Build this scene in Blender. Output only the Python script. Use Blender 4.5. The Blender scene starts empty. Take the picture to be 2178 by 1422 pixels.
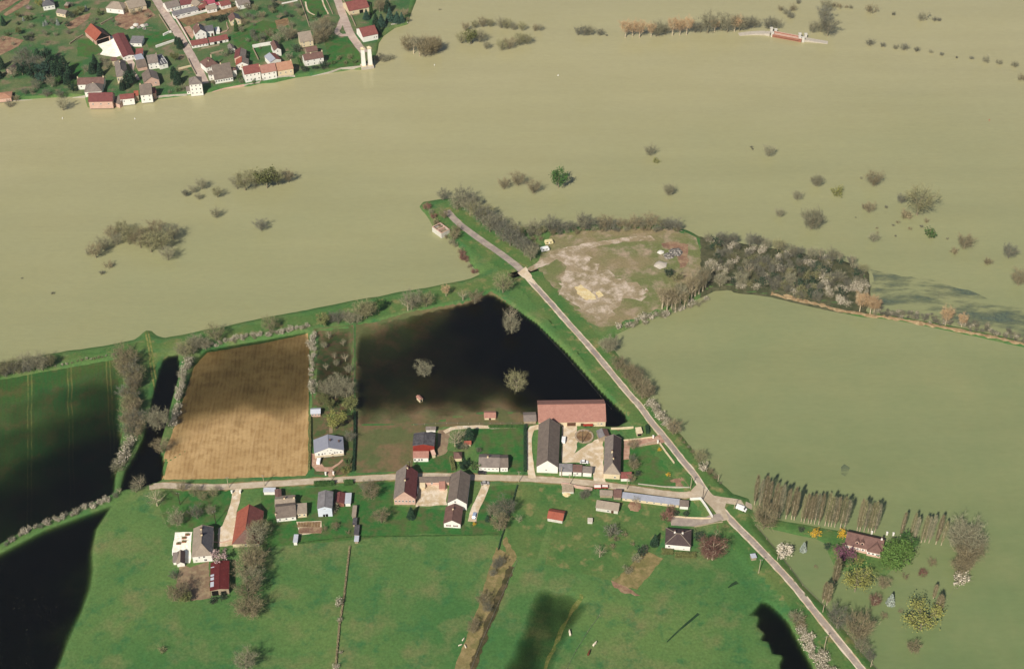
import bpy, math, random
import numpy as np
from mathutils import Vector, Matrix
from mathutils.geometry import tessellate_polygon, delaunay_2d_cdt
random.seed(7)
RS = np.random.RandomState(11)
scene = bpy.context.scene
COL = scene.collection
# ------------------------------------------------------------------ camera, sky, sun
CAM_H = 512.0
PITCH = math.radians(40.0)
FPX = 3025.0                      # focal length in pixels of the 2178 px wide photograph
cam = bpy.data.cameras.new('camera'); cam.sensor_width = 36.0; cam.lens = FPX/2178*36.0
cam.clip_start = 1.0; cam.clip_end = 30000.0
camo = bpy.data.objects.new('camera', cam); COL.objects.link(camo)
camo.location = (0, 0, CAM_H); camo.rotation_euler = (math.pi/2-PITCH, 0, 0)
scene.camera = camo
SUN_EL = math.radians(41.0); SH_AZ = math.radians(25.0)      # shadows fall away from the camera and a little right
world = bpy.data.worlds.new('World'); scene.world = world; world.use_nodes = True
wn = world.node_tree.nodes; wl = world.node_tree.links
sky = wn.new('ShaderNodeTexSky'); sky.sky_type = 'NISHITA'; sky.sun_disc = False
sky.sun_elevation = SUN_EL; sky.sun_rotation = SH_AZ+math.pi; sky.altitude = 400
wn['Background'].inputs['Strength'].default_value = 0.065
wl.new(sky.outputs['Color'], wn['Background'].inputs['Color'])
sun = bpy.data.lights.new('sun', 'SUN'); sun.energy = 5.0; sun.angle = math.radians(0.53); sun.color = (1.0, 0.93, 0.82)
suno = bpy.data.objects.new('sun', sun); COL.objects.link(suno)
sd_ = Vector((math.sin(SH_AZ)*math.cos(SUN_EL), math.cos(SH_AZ)*math.cos(SUN_EL), -math.sin(SUN_EL)))
suno.rotation_euler = sd_.to_track_quat('-Z', 'Y').to_euler(); suno.location = (-200, -300, 700)
vs = scene.view_settings; vs.view_transform = 'Standard'; vs.look = 'None'; vs.exposure = 0.2; vs.gamma = 1.0
vs.use_curve_mapping = False
scene.cycles.max_bounces = 5; scene.cycles.transparent_max_bounces = 12; scene.cycles.diffuse_bounces = 2
scene.cycles.glossy_bounces = 2; scene.cycles.volume_bounces = 0

# ------------------------------------------------------------------ survey helpers: photo measurement -> ground point
SP, CP = math.sin(PITCH), math.cos(PITCH)
def G(px, py, z=0.0):
    a = (px-1089.0)/FPX; b = (711.0-py)/FPX
    dx, dy, dz = a, CP+b*SP, -SP+b*CP
    t = (CAM_H-z)/(-dz)
    return Vector((t*dx, t*dy))
def PXY(x, y, z):
    rz = z-CAM_H
    d = y*CP-rz*SP; u = y*SP+rz*CP
    return 1089+FPX*x/d, 711-FPX*u/d
def GP(pts): return [G(p[0], p[1]) for p in pts]
def zc(x0, y0, k): return lambda x, y: (x0+x/k, y0+y/k)
def s2l(c):
    c = c/255.0
    return c/12.92 if c <= 0.04045 else ((c+0.055)/1.055)**2.4
KEXP = 1.29
def C(r, g, b, k=1.0): return (s2l(r)/KEXP*k, s2l(g)/KEXP*k, s2l(b)/KEXP*k, 1.0)

# ------------------------------------------------------------------ materials
MATS = {}
class NB:
    def __init__(s, name):
        s.m = bpy.data.materials.new(name); s.m.use_nodes = True
        s.t = s.m.node_tree; s.n = s.t.nodes; s.l = s.t.links
        s.b = s.n['Principled BSDF']; s.out = s.n['Material Output']
    def new(s, t, **kw):
        o = s.n.new(t)
        for k, v in kw.items(): setattr(o, k, v)
        return o
    def set(s, sock, v):
        if isinstance(v, bpy.types.NodeSocket): s.l.new(v, sock)
        else: sock.default_value = v
    def math(s, op, a, b=0.0, c=0.0):
        o = s.new('ShaderNodeMath', operation=op)
        s.set(o.inputs[0], a); s.set(o.inputs[1], b)
        if op in ('MULTIPLY_ADD', 'COMPARE'): s.set(o.inputs[2], c)
        return o.outputs[0]
    def mix(s, f, a, b, mode='MIX'):
        o = s.new('ShaderNodeMix', data_type='RGBA', blend_type=mode)
        s.set(o.inputs[0], f); s.set(o.inputs[6], a); s.set(o.inputs[7], b)
        return o.outputs[2]
    def noise(s, vec, scale, detail=3.0, rough=0.55):
        o = s.new('ShaderNodeTexNoise'); o.inputs['Scale'].default_value = scale
        o.inputs['Detail'].default_value = detail; o.inputs['Roughness'].default_value = rough
        s.l.new(vec, o.inputs['Vector']); return o.outputs[0]
    def ramp(s, v, lo, hi):
        o = s.new('ShaderNodeMapRange'); s.set(o.inputs[0], v)
        o.inputs[1].default_value = lo; o.inputs[2].default_value = hi; return o.outputs[0]
    def pos(s, obj=False):
        if obj: return s.new('ShaderNodeTexCoord').outputs['Object']
        return s.new('ShaderNodeNewGeometry').outputs['Position']
    def fin(s, col, rough=0.9, spec=0.15):
        s.set(s.b.inputs['Base Color'], col); s.b.inputs['Roughness'].default_value = rough
        s.b.inputs['Specular IOR Level'].default_value = spec
        MATS[s.m.name] = s.m; return s.m
def ground_mat(name, c1, c2, c3, s0=0.02, s1=0.12, s2=0.9, t1=(0.4, 0.6), t2=(0.45, 0.62), grain=0.45, lines=None, c4=None, mud=False):
    b = NB(name); p = b.pos()
    n0 = b.ramp(b.noise(p, s0, 4), *t1); n1 = b.ramp(b.noise(p, s1, 5, 0.6), *t2)
    col = b.mix(n0, c1, c2); col = b.mix(n1, col, c3)
    if c4:
        col = b.mix(b.math('MULTIPLY', b.ramp(b.noise(p, s1*1.7, 6, 0.7), 0.52, 0.66), 0.8), col, c4)
    if mud:                                            # silt-stained strip the flood leaves along its edge
        sz = b.new('ShaderNodeSeparateXYZ'); b.l.new(p, sz.inputs[0])
        mm = b.math('MULTIPLY', b.ramp(sz.outputs[2], -0.2, 0.0), b.ramp(sz.outputs[2], 0.24, 0.06))
        col = b.mix(b.math('MULTIPLY', mm, 0.75), col, C(138, 122, 88))
    if lines:
        for (ang, per, wid, lc, amt, ph) in lines:
            sx = b.new('ShaderNodeSeparateXYZ'); b.l.new(p, sx.inputs[0])
            wob = b.math('MULTIPLY', b.math('SUBTRACT', b.noise(p, 0.05, 2), 0.5), 2.0)
            u = b.math('ADD', b.math('MULTIPLY', sx.outputs[0], math.cos(ang)), b.math('MULTIPLY', sx.outputs[1], math.sin(ang)))
            u = b.math('ADD', u, wob)
            f = b.math('FRACT', b.math('DIVIDE', b.math('ADD', u, ph), per))
            d = b.math('ABSOLUTE', b.math('SUBTRACT', f, 0.5))
            m = b.math('SUBTRACT', 1.0, b.ramp(d, 0.0, wid/per))
            m = b.math('MULTIPLY', m, b.math('MULTIPLY', b.ramp(b.noise(p, 0.15, 3), 0.3, 0.6), amt))
            col = b.mix(m, col, lc)
    g = b.noise(p, s2, 6, 0.75)
    v = b.math('ADD', b.math('MULTIPLY', b.ramp(g, 0.25, 0.75), grain*2), 1.0-grain)
    vm = b.new('ShaderNodeCombineXYZ')
    for i in range(3): b.l.new(v, vm.inputs[i])
    col = b.mix(1.0, col, vm.outputs[0], 'MULTIPLY')
    return b.fin(col, 0.95, 0.05)
def obj_mat(name, c1, c2, s1=0.35, s2=2.5, grain=0.2, rough=0.85, spec=0.15, streak=None, stain=None):
    b = NB(name); p = b.pos(True)
    oi = b.new('ShaderNodeObjectInfo')
    off = b.new('ShaderNodeVectorMath', operation='ADD'); b.l.new(p, off.inputs[0])
    cx = b.new('ShaderNodeCombineXYZ'); b.l.new(b.math('MULTIPLY', oi.outputs['Random'], 300.0), cx.inputs[0]); b.l.new(cx.outputs[0], off.inputs[1])
    q = off.outputs[0]
    if streak:
        mp = b.new('ShaderNodeVectorMath', operation='MULTIPLY'); b.l.new(q, mp.inputs[0]); mp.inputs[1].default_value = streak; q = mp.outputs[0]
    col = b.mix(b.ramp(b.noise(q, s1, 5, 0.65), 0.35, 0.65), c1, c2)
    if stain: col = b.mix(b.ramp(b.noise(q, s1*2.6, 5, 0.7), 0.55, 0.72), col, stain)
    g = b.noise(q, s2, 4, 0.7)
    v = b.math('ADD', b.math('MULTIPLY', b.ramp(g, 0.25, 0.75), grain*2), 1.0-grain)
    vm = b.new('ShaderNodeCombineXYZ')
    for i in range(3): b.l.new(v, vm.inputs[i])
    return b.fin(b.mix(1.0, col, vm.outputs[0], 'MULTIPLY'), rough, spec)
def leaf_mat(name, c1, c2, hue=0.25):
    b = NB(name)
    oi = b.new('ShaderNodeObjectInfo'); p = b.pos(True)
    col = b.mix(b.ramp(b.noise(p, 0.7, 3), 0.35, 0.65), c1, c2)
    v = b.math('ADD', b.math('MULTIPLY', oi.outputs['Random'], hue*2), 1.0-hue)
    vm = b.new('ShaderNodeCombineXYZ')
    for i in range(3): b.l.new(v, vm.inputs[i])
    return b.fin(b.mix(1.0, col, vm.outputs[0], 'MULTIPLY'), 0.9, 0.05)

# ground
GRASS = ground_mat('meadow_grass', C(76, 118, 64), C(102, 130, 72), C(122, 128, 82), 0.014, 0.05, 0.8, (0.38, 0.62), (0.5, 0.7), 0.34, None, C(62, 112, 66))
ground_mat('wet_meadow', C(112, 106, 72), C(96, 106, 66), C(128, 108, 80), 0.02, 0.09, 0.6, grain=0.22)
ground_mat('dike_grass', C(72, 116, 60), C(106, 124, 70), C(148, 138, 92), 0.05, 0.16, 0.8, (0.35, 0.65), (0.54, 0.72), 0.3, None, None, True)
ground_mat('bright_grass', C(58, 110, 54), C(80, 118, 58), C(90, 102, 62), 0.05, 0.2, 0.8, grain=0.28)
ground_mat('crop_green', C(52, 96, 48), C(70, 96, 48), C(96, 92, 56), 0.03, 0.12, 0.8, (0.35, 0.6), (0.5, 0.75), 0.25,
           lines=[(math.radians(14), 20.5, 0.55, C(140, 140, 80), 0.7, 0.0), (math.radians(14), 20.5, 0.55, C(140, 140, 80), 0.7, 1.9), (math.radians(14), 2.4, 0.8, C(92, 78, 50), 0.3, 0.0)])
ground_mat('plough_brown', C(188, 155, 106), C(200, 167, 117), C(176, 143, 96), 0.03, 0.15, 0.8, grain=0.14,
           lines=[(math.radians(4), 2.1, 0.7, C(150, 118, 76), 0.55, 0.0), (math.radians(-2), 13.0, 0.7, C(208, 176, 128), 0.5, 2.0)])
ground_mat('garden_green', C(74, 96, 54), C(96, 102, 64), C(118, 98, 74), 0.06, 0.25, 1.2, grain=0.35)
ground_mat('village_green', C(70, 108, 64), C(110, 120, 80), C(138, 122, 98), 0.05, 0.11, 1.0, (0.4, 0.62), (0.54, 0.68), 0.4)
ground_mat('soil_bed', C(140, 112, 82), C(122, 96, 72), C(158, 132, 96), 0.1, 0.4, 1.6, grain=0.3)
ground_mat('soil_red', C(152, 118, 96), C(134, 104, 86), C(168, 142, 112), 0.06, 0.3, 1.4, grain=0.25)
ground_mat('waste_ground', C(150, 136, 102), C(120, 126, 80), C(176, 156, 132), 0.03, 0.11, 0.7, (0.4, 0.58), (0.48, 0.68), 0.3)
ground_mat('chalky_scrape', C(148, 134, 101), C(172, 154, 126), C(212, 194, 174), 0.07, 0.2, 0.9, (.35,.65), (.46,.64), 0.3)
ground_mat('sand', C(230, 206, 150), C(214, 186, 134), C(238, 222, 178), 0.1, 0.5, 1.2, grain=0.15)
ground_mat('rubble_dark', C(104, 98, 92), C(76, 76, 74), C(180, 172, 160), 0.2, 0.9, 2.0, grain=0.4)
ground_mat('gravel', C(226, 204, 172), C(206, 182, 146), C(238, 222, 198), 0.06, 0.3, 1.6, grain=0.14)
ground_mat('road_pale', C(200, 182, 156), C(182, 164, 140), C(210, 194, 170), 0.04, 0.25, 1.5, grain=0.13)
ground_mat('road_grey', C(170, 156, 144), C(156, 144, 136), C(186, 172, 156), 0.04, 0.3, 1.5, grain=0.13)
ground_mat('road_pink', C(196, 174, 160), C(182, 162, 150), C(206, 188, 172), 0.05, 0.3, 1.5, grain=0.12)
ground_mat('yard_pink', C(190, 150, 126), C(176, 138, 118), C(202, 170, 146), 0.1, 0.5, 1.5, grain=0.15)
ground_mat('white_paving', C(250, 244, 224, 1.2), C(244, 236, 214, 1.1), C(252, 248, 238, 1.2), 0.2, 0.7, 1.5, grain=0.06)
ground_mat('court_brown', C(150, 128, 104), C(136, 114, 92), C(160, 142, 112), 0.08, 0.3, 1.0, grain=0.2)
ground_mat('reed', C(166, 140, 104), C(144, 120, 88), C(186, 162, 124), 0.1, 0.5, 1.5, grain=0.3)
ground_mat('track_yellow', C(128, 134, 72), C(100, 120, 60), C(150, 146, 88), 0.1, 0.5, 1.4, grain=0.25)
ground_mat('ditch_mud', C(86, 78, 54), C(72, 72, 46), C(104, 92, 66), 0.08, 0.3, 1.0, grain=0.3)
ground_mat('dry_grass', C(140, 126, 84), C(124, 118, 74), C(156, 138, 96), 0.08, 0.3, 1.0, grain=0.3)
# muddy flood water
def flood_mat():
    b = NB('flood_water'); p = b.pos()
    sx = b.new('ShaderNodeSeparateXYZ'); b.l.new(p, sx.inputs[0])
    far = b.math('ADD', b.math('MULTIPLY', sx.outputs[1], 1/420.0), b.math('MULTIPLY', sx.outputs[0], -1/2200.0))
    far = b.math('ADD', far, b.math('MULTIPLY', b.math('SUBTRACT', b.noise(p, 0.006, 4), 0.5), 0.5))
    f = b.ramp(far, 0.82, 2.1)                       # silt browner in the channel; near tint painted darker for weaker reflection, vignetting
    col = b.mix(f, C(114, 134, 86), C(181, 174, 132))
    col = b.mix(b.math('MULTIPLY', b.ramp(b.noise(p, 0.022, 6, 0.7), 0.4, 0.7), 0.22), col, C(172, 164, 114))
    st = b.new('ShaderNodeVectorMath', operation='MULTIPLY'); b.l.new(p, st.inputs[0]); st.inputs[1].default_value = (0.35, 1.0, 1.0)
    g = b.ramp(b.noise(st.outputs[0], 0.5, 5, 0.7), 0.25, 0.75)
    mp = b.new('ShaderNodeMapping'); b.l.new(p, mp.inputs[0]); mp.inputs['Rotation'].default_value = (0, 0, -0.35); mp.inputs['Scale'].default_value = (0.12, 1.0, 1.0)
    cur = b.ramp(b.noise(mp.outputs[0], 0.045, 6, 0.62), 0.3, 0.7)          # long current streaks
    v = b.math('ADD', b.math('ADD', b.math('MULTIPLY', g, 0.13), b.math('MULTIPLY', cur, 0.09)), 0.89)
    vm = b.new('ShaderNodeCombineXYZ')
    for i in range(3): b.l.new(v, vm.inputs[i])
    m = b.fin(b.mix(1.0, col, vm.outputs[0], 'MULTIPLY'), 0.2, 0.5)
    b.b.inputs['IOR'].default_value = 1.33
    bp = b.new('ShaderNodeBump'); bp.inputs['Strength'].default_value = 0.12; bp.inputs['Distance'].default_value = 0.25
    b.l.new(b.noise(p, 0.9, 4, 0.6), bp.inputs['Height']); b.l.new(bp.outputs[0], b.b.inputs['Normal'])
    return m
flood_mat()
# clear ground water: clear surface over an absorbing volume
def clear_mat():
    b = NB('clear_water'); b.n.remove(b.b)
    tr = b.new('ShaderNodeBsdfTransparent'); gl = b.new('ShaderNodeBsdfGlossy'); gl.inputs['Roughness'].default_value = 0.06
    gl.inputs['Color'].default_value = (0.8, 0.8, 0.8, 1)
    fr = b.new('ShaderNodeFresnel'); fr.inputs['IOR'].default_value = 1.33
    mx = b.new('ShaderNodeMixShader'); gg = b.new('ShaderNodeNewGeometry')
    b.l.new(b.math('MULTIPLY', fr.outputs[0], b.math('SUBTRACT', 1.0, gg.outputs['Backfacing'])), mx.inputs[0]); b.l.new(tr.outputs[0], mx.inputs[1]); b.l.new(gl.outputs[0], mx.inputs[2])
    b.l.new(mx.outputs[0], b.out.inputs['Surface'])
    va = b.new('ShaderNodeVolumeAbsorption'); va.inputs['Color'].default_value = (0.42, 0.44, 0.32, 1); va.inputs['Density'].default_value = 1.45
    b.l.new(va.outputs[0], b.out.inputs['Volume'])
    MATS['clear_water'] = b.m
clear_mat()
# buildings
W_ = (9.0, 1.0, 1.0)
def dul(c, k=0.82, d=0.2):
    g = 0.3*c[0]+0.55*c[1]+0.15*c[2]
    return tuple((x+(g-x)*d)*k for x in c[:3])+(1.0,)
def roofm(n, c1, c2, st=None, rough=0.85): return obj_mat(n, dul(c1), dul(c2), 0.5, 3.2, 0.16, rough, 0.12, None, dul(st) if st else None)
roofm('tile_red', C(170, 92, 80), C(148, 78, 70), C(186, 118, 102))
roofm('tile_maroon', C(150, 80, 76), C(132, 68, 66), C(160, 98, 90))
roofm('tile_salmon', C(206, 142, 118), C(188, 126, 104), C(214, 158, 134))
roofm('tile_orange', C(196, 98, 66), C(178, 86, 58), C(206, 122, 88))
roofm('tile_peach', C(216, 158, 118), C(206, 142, 102), C(190, 130, 98))
roofm('tile_brown', C(146, 106, 92), C(126, 90, 80), C(162, 124, 106))
roofm('tile_dark', C(106, 86, 82), C(90, 74, 72), C(122, 102, 94))
roofm('tile_grey', C(162, 146, 132), C(142, 128, 118), C(176, 160, 144))
roofm('tile_greybrown', C(148, 130, 114), C(128, 112, 100), C(164, 146, 126))
roofm('tile_tan', C(186, 166, 142), C(168, 150, 128), C(198, 180, 154))
roofm('slate', C(120, 118, 122), C(104, 102, 108), C(138, 134, 134), 0.6)
roofm('fibre_grey', C(160, 154, 154), C(138, 132, 132), C(116, 112, 112), 0.7)
roofm('tin_blue', C(190, 194, 206), C(178, 182, 196), C(194, 198, 208), 0.5)
roofm('tin_white', C(222, 226, 236), C(206, 212, 224), C(190, 194, 204), 0.5)
roofm('tin_red', C(128, 44, 42), C(112, 36, 36), C(150, 70, 60), 0.6)
roofm('roof_pink', C(206, 84, 110), C(190, 72, 90), C(196, 110, 110))
roofm('mottled', C(120, 116, 118), C(78, 74, 78), C(52, 50, 54), 0.7)
roofm('house_blue', C(168, 170, 184), C(160, 162, 178), C(170, 172, 184), 0.6)
obj_mat('wall_white', (0.80, 0.77, 0.70, 1), (0.72, 0.69, 0.61, 1), 0.4, 2.5, 0.06, 0.9)
obj_mat('wall_cream', C(240, 222, 186, 1.0), C(226, 206, 168), 0.5, 2.5, 0.1, 0.9)
obj_mat('wall_pink', C(226, 190, 170), C(210, 172, 152), 0.5, 2.5, 0.1, 0.9)
obj_mat('wall_stone', C(190, 172, 146), C(160, 142, 118), 0.8, 3.0, 0.2, 0.95)
obj_mat('wall_brick', C(172, 118, 96), C(154, 102, 84), 0.8, 3.0, 0.15, 0.9)
obj_mat('wall_red', C(160, 66, 52), C(138, 54, 44), 0.6, 3.0, 0.15, 0.9)
obj_mat('wall_wood', C(120, 92, 70), C(96, 74, 58), 0.8, 3.0, 0.2, 0.9)
obj_mat('wall_tin', C(226, 232, 240, 1.1), C(214, 222, 234), 0.4, 2.0, 0.06, 0.6)
obj_mat('concrete', C(206, 196, 180), C(190, 180, 164), 0.6, 2.5, 0.12, 0.9)
obj_mat('old_white', (0.62, 0.59, 0.52, 1), (0.5, 0.47, 0.4, 1), 0.8, 3.0, 0.15, 0.9)
def flat_mat(n, c, r=0.6, s=0.3):
    b = NB(n); return b.fin(c, r, s)
flat_mat('glass_dark', (0.02, 0.022, 0.026, 1), 0.12, 0.5); flat_mat('frame_white', (0.75, 0.73, 0.68, 1)); flat_mat('shutter_red', C(132, 60, 48))
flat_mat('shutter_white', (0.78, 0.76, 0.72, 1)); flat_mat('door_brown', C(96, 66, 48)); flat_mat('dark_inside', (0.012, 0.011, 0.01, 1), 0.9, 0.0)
flat_mat('tyre', (0.02, 0.02, 0.02, 1), 0.8); flat_mat('car_black', (0.02, 0.021, 0.024, 1), 0.25, 0.5); flat_mat('car_white', (0.8, 0.8, 0.78, 1), 0.3, 0.5)
flat_mat('car_grey', (0.35, 0.33, 0.31, 1), 0.35, 0.5); flat_mat('car_blue', (0.32, 0.40, 0.52, 1), 0.3, 0.5); flat_mat('paint_red', C(190, 60, 46), 0.5, 0.4)
flat_mat('paint_yellow', C(240, 224, 170), 0.5, 0.4); flat_mat('pole_wood', C(196, 180, 150), 0.9, 0.1); flat_mat('pole_dark', C(70, 60, 52), 0.9, 0.1)
flat_mat('cow_white', C(232, 218, 192), 0.9, 0.1); flat_mat('cow_brown', C(110, 62, 44), 0.9, 0.1); flat_mat('metal_grey', C(120, 116, 112), 0.5, 0.4)
# plants
leaf_mat('bark', C(158, 148, 122), C(130, 120, 98), 0.15); leaf_mat('bark_pale', C(214, 198, 168), C(190, 172, 142), 0.1)
leaf_mat('twig_grey', C(168, 163, 132), C(136, 133, 108), 0.2); leaf_mat('twig_brown', C(164, 151, 116), C(132, 121, 94), 0.2); leaf_mat('twig_dark', C(138, 136, 116), C(108, 108, 96), 0.2)
leaf_mat('twig_olive', C(168, 164, 120), C(138, 134, 98), 0.2); leaf_mat('twig_orange', C(214, 180, 136), C(188, 158, 122), 0.15); leaf_mat('twig_red', C(156, 114, 100), C(126, 92, 82), 0.15)
leaf_mat('blossom', C(240, 228, 206), C(214, 200, 178), 0.1); leaf_mat('blossom_pink', C(214, 186, 180), C(186, 158, 152), 0.1)
leaf_mat('leaf_green', C(86, 120, 64), C(64, 96, 52)); leaf_mat('leaf_bright', C(118, 148, 76), C(94, 126, 64)); leaf_mat('leaf_dark', C(62, 88, 62), C(44, 68, 52))
leaf_mat('leaf_olive', C(136, 138, 86), C(110, 116, 74)); leaf_mat('leaf_yellow', C(166, 164, 92), C(140, 142, 80), 0.1); leaf_mat('forsythia', C(240, 196, 60), C(220, 176, 48), 0.05)
leaf_mat('leaf_blue', C(178, 186, 172), C(146, 158, 148), 0.1); leaf_mat('leaf_purple', C(136, 92, 108), C(110, 70, 86), 0.1); leaf_mat('leaf_teal', C(78, 108, 90), C(58, 86, 72))
b_ = NB('weed_mat'); p_ = b_.pos(); b_.fin(b_.mix(b_.ramp(b_.noise(p_, .5, 6, .75), .4, .62), C(116, 130, 104), C(78, 94, 92)), .5, .3)
q_ = b_.new('ShaderNodeMapping'); b_.l.new(p_, q_.inputs[0]); q_.inputs['Rotation'].default_value = (0, 0, .5); q_.inputs['Scale'].default_value = (.35, 1, 1)
b_.l.new(b_.math('MULTIPLY', b_.ramp(b_.noise(q_.outputs[0], .09, 6, .68), .44, .64), .75), b_.b.inputs['Alpha'])

ground_mat('wet_grass', C(40, 66, 44), C(48, 72, 46), C(58, 84, 52), grain=0.2)

ground_mat('scrub_floor', C(84, 86, 62), C(70, 76, 54), C(98, 96, 72), 0.08, 0.3, 1.0, grain=0.35)
# ------------------------------------------------------------------ object helpers
def tag(o, label=None, cat=None, group=None, kind=None):
    if label: o['label'] = label
    if cat: o['category'] = cat
    if group: o['group'] = group
    if kind: o['kind'] = kind
    return o
def mesh_np(name, v, f, mats, mi=None, smooth=False):
    """v (n,3) array, f list of faces or (m,3|4) int array"""
    me = bpy.data.meshes.new(name)
    if isinstance(f, np.ndarray):
        k = f.shape[1]; n = f.shape[0]
        me.vertices.add(len(v)); me.vertices.foreach_set('co', np.asarray(v, np.float32).ravel())
        me.loops.add(n*k); me.loops.foreach_set('vertex_index', f.astype(np.int32).ravel())
        me.polygons.add(n); me.polygons.foreach_set('loop_start', np.arange(0, n*k, k, dtype=np.int32))
        me.update(calc_edges=True); me.validate()
    else:
        me.from_pydata([tuple(p) for p in v], [], f); me.update()
    for m in mats: me.materials.append(MATS[m])
    if mi is not None: me.polygons.foreach_set('material_index', np.asarray(mi, np.int32))
    if smooth: me.polygons.foreach_set('use_smooth', np.ones(len(me.polygons), bool))
    return me
def link(name, me, parent=None, loc=None, rot=None, scale=None):
    o = bpy.data.objects.new(name, me); COL.objects.link(o)
    if parent: o.parent = parent
    if loc is not None: o.location = loc
    if rot is not None: o.rotation_euler = rot if hasattr(rot, '__len__') else (0, 0, rot)
    if scale is not None: o.scale = scale
    return o

# ------------------------------------------------------------------ the lie of the land
MAINLAND = [(-600,860),(-400,826),(-100,787),(0,770),(110,752),(220,735),(285,722),(300,712),(308,703),(322,704),(335,714),(350,719),(450,699),(600,668),(750,640),(900,612),(1000,593),(1022,583),(1000,562),(985,535),(962,512),(945,500),(925,492),(912,465),(892,440),(900,430),(930,425),(985,418),(1010,432),(1050,468),(1090,486),(1130,482),(1250,478),(1400,478),(1460,488),(1490,503),(1600,522),(1700,537),(1800,557),(1848,580),(1852,640),(1838,662),(1780,655),(1700,640),(1640,626),(1560,615),(1520,618),(1480,640),(1420,668),(1350,692),(1312,710),(1300,735),(1330,775),(1370,830),(1420,890),(1470,950),(1510,1000),(1560,1050),(1592,1060),(1600,1085),(1608,1118),(1658,1178),(1710,1246),(1757,1292),(1806,1350),(1858,1415),(1925,1490),(2050,1640),(2050,1800),(-600,1800)]
POLDER = [(-600,905),(-100,822),(0,802),(120,778),(255,758),(330,745),(400,745),(440,735),(560,715),(660,700),(700,692),(760,688),(870,664),(950,647),(1045,618),(1080,640),(1150,687),(1212,746),(1284,826),(1340,880),(1362,912),(1388,950),(1440,1010),(1475,1047),(1525,1115),(1570,1162),(1638,1235),(1695,1308),(1745,1372),(1795,1435),(1880,1545),(1950,1800),(-600,1800)]
VILLAGE = [(-600,240),(-100,222),(0,217),(40,213),(90,209),(150,206),(180,207),(187,229),(255,226),(300,217),(332,212),(400,203),(433,199),(448,196),(470,189),(530,184),(555,178),(585,176),(628,166),(690,158),(750,148),(768,149),(792,143),(795,128),(803,112),(806,92),(815,78),(840,60),(868,52),(874,30),(884,5),(895,-60),(920,-300),(-600,-300)]
ISLAND = [(1592,1085),(1640,1103),(1700,1113),(1800,1131),(1880,1146),(1905,1160),(1908,1185),(1902,1206),(1886,1223),(1868,1229),(1850,1220),(1843,1210),(1835,1209),(1815,1217),(1790,1213),(1773,1200),(1762,1178),(1754,1155),(1735,1145),(1690,1136),(1630,1122),(1600,1108)]
REEDBANK = [(1560,613),(1640,622),(1680,632),(1740,645),(1800,660),(1850,666),(1900,672),(1960,683),(2040,696),(2100,710),(2178,727),(2260,745),(2260,752),(2178,737),(2120,724),(2040,708),(1960,690),(1880,676),(1840,674),(1780,662),(1700,644),(1640,630),(1560,620)]
def sdist(poly, X, Y):
    """signed distance, positive inside"""
    P = [(p.x, p.y) for p in poly]; n = len(P)
    d2 = np.full(X.shape, 1e18); ins = np.zeros(X.shape, bool)
    for i in range(n):
        ax, ay = P[i]; bx, by = P[(i+1) % n]
        ex, ey = bx-ax, by-ay; L = ex*ex+ey*ey+1e-9
        t = np.clip(((X-ax)*ex+(Y-ay)*ey)/L, 0, 1)
        d2 = np.minimum(d2, (X-ax-t*ex)**2+(Y-ay-t*ey)**2)
        if by != ay:
            c = (ay > Y) != (by > Y)
            ins ^= c & (X < (bx-ax)*(Y-ay)/(by-ay)+ax)
    d = np.sqrt(d2); return np.where(ins, d, -d)
_lat = RS.rand(256, 256)
def vnoise(X, Y, s):
    x = X/s+1000.3; y = Y/s+1000.7
    i = np.floor(x).astype(int); j = np.floor(y).astype(int); fx = x-i; fy = y-j
    fx = fx*fx*(3-2*fx); fy = fy*fy*(3-2*fy)
    g = lambda a, b: _lat[a % 256, b % 256]
    return (g(i, j)*(1-fx)+g(i+1, j)*fx)*(1-fy)+(g(i, j+1)*(1-fx)+g(i+1, j+1)*fx)*fy-0.5
def sstep(t): t = np.clip(t, 0, 1); return t*t*(3-2*t)
STEP = 1.5
gx = np.concatenate([[-6000, -2500, -1200, -700], np.arange(-480, 480.1, STEP), [700, 1200, 2500, 6000]])
gy = np.concatenate([[-3000, -800, 0, 200], np.arange(330, 1110.1, STEP), [1300, 1800, 3500, 9000]])
GX, GY = np.meshgrid(gx, gy)
WL = 0.10
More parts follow.
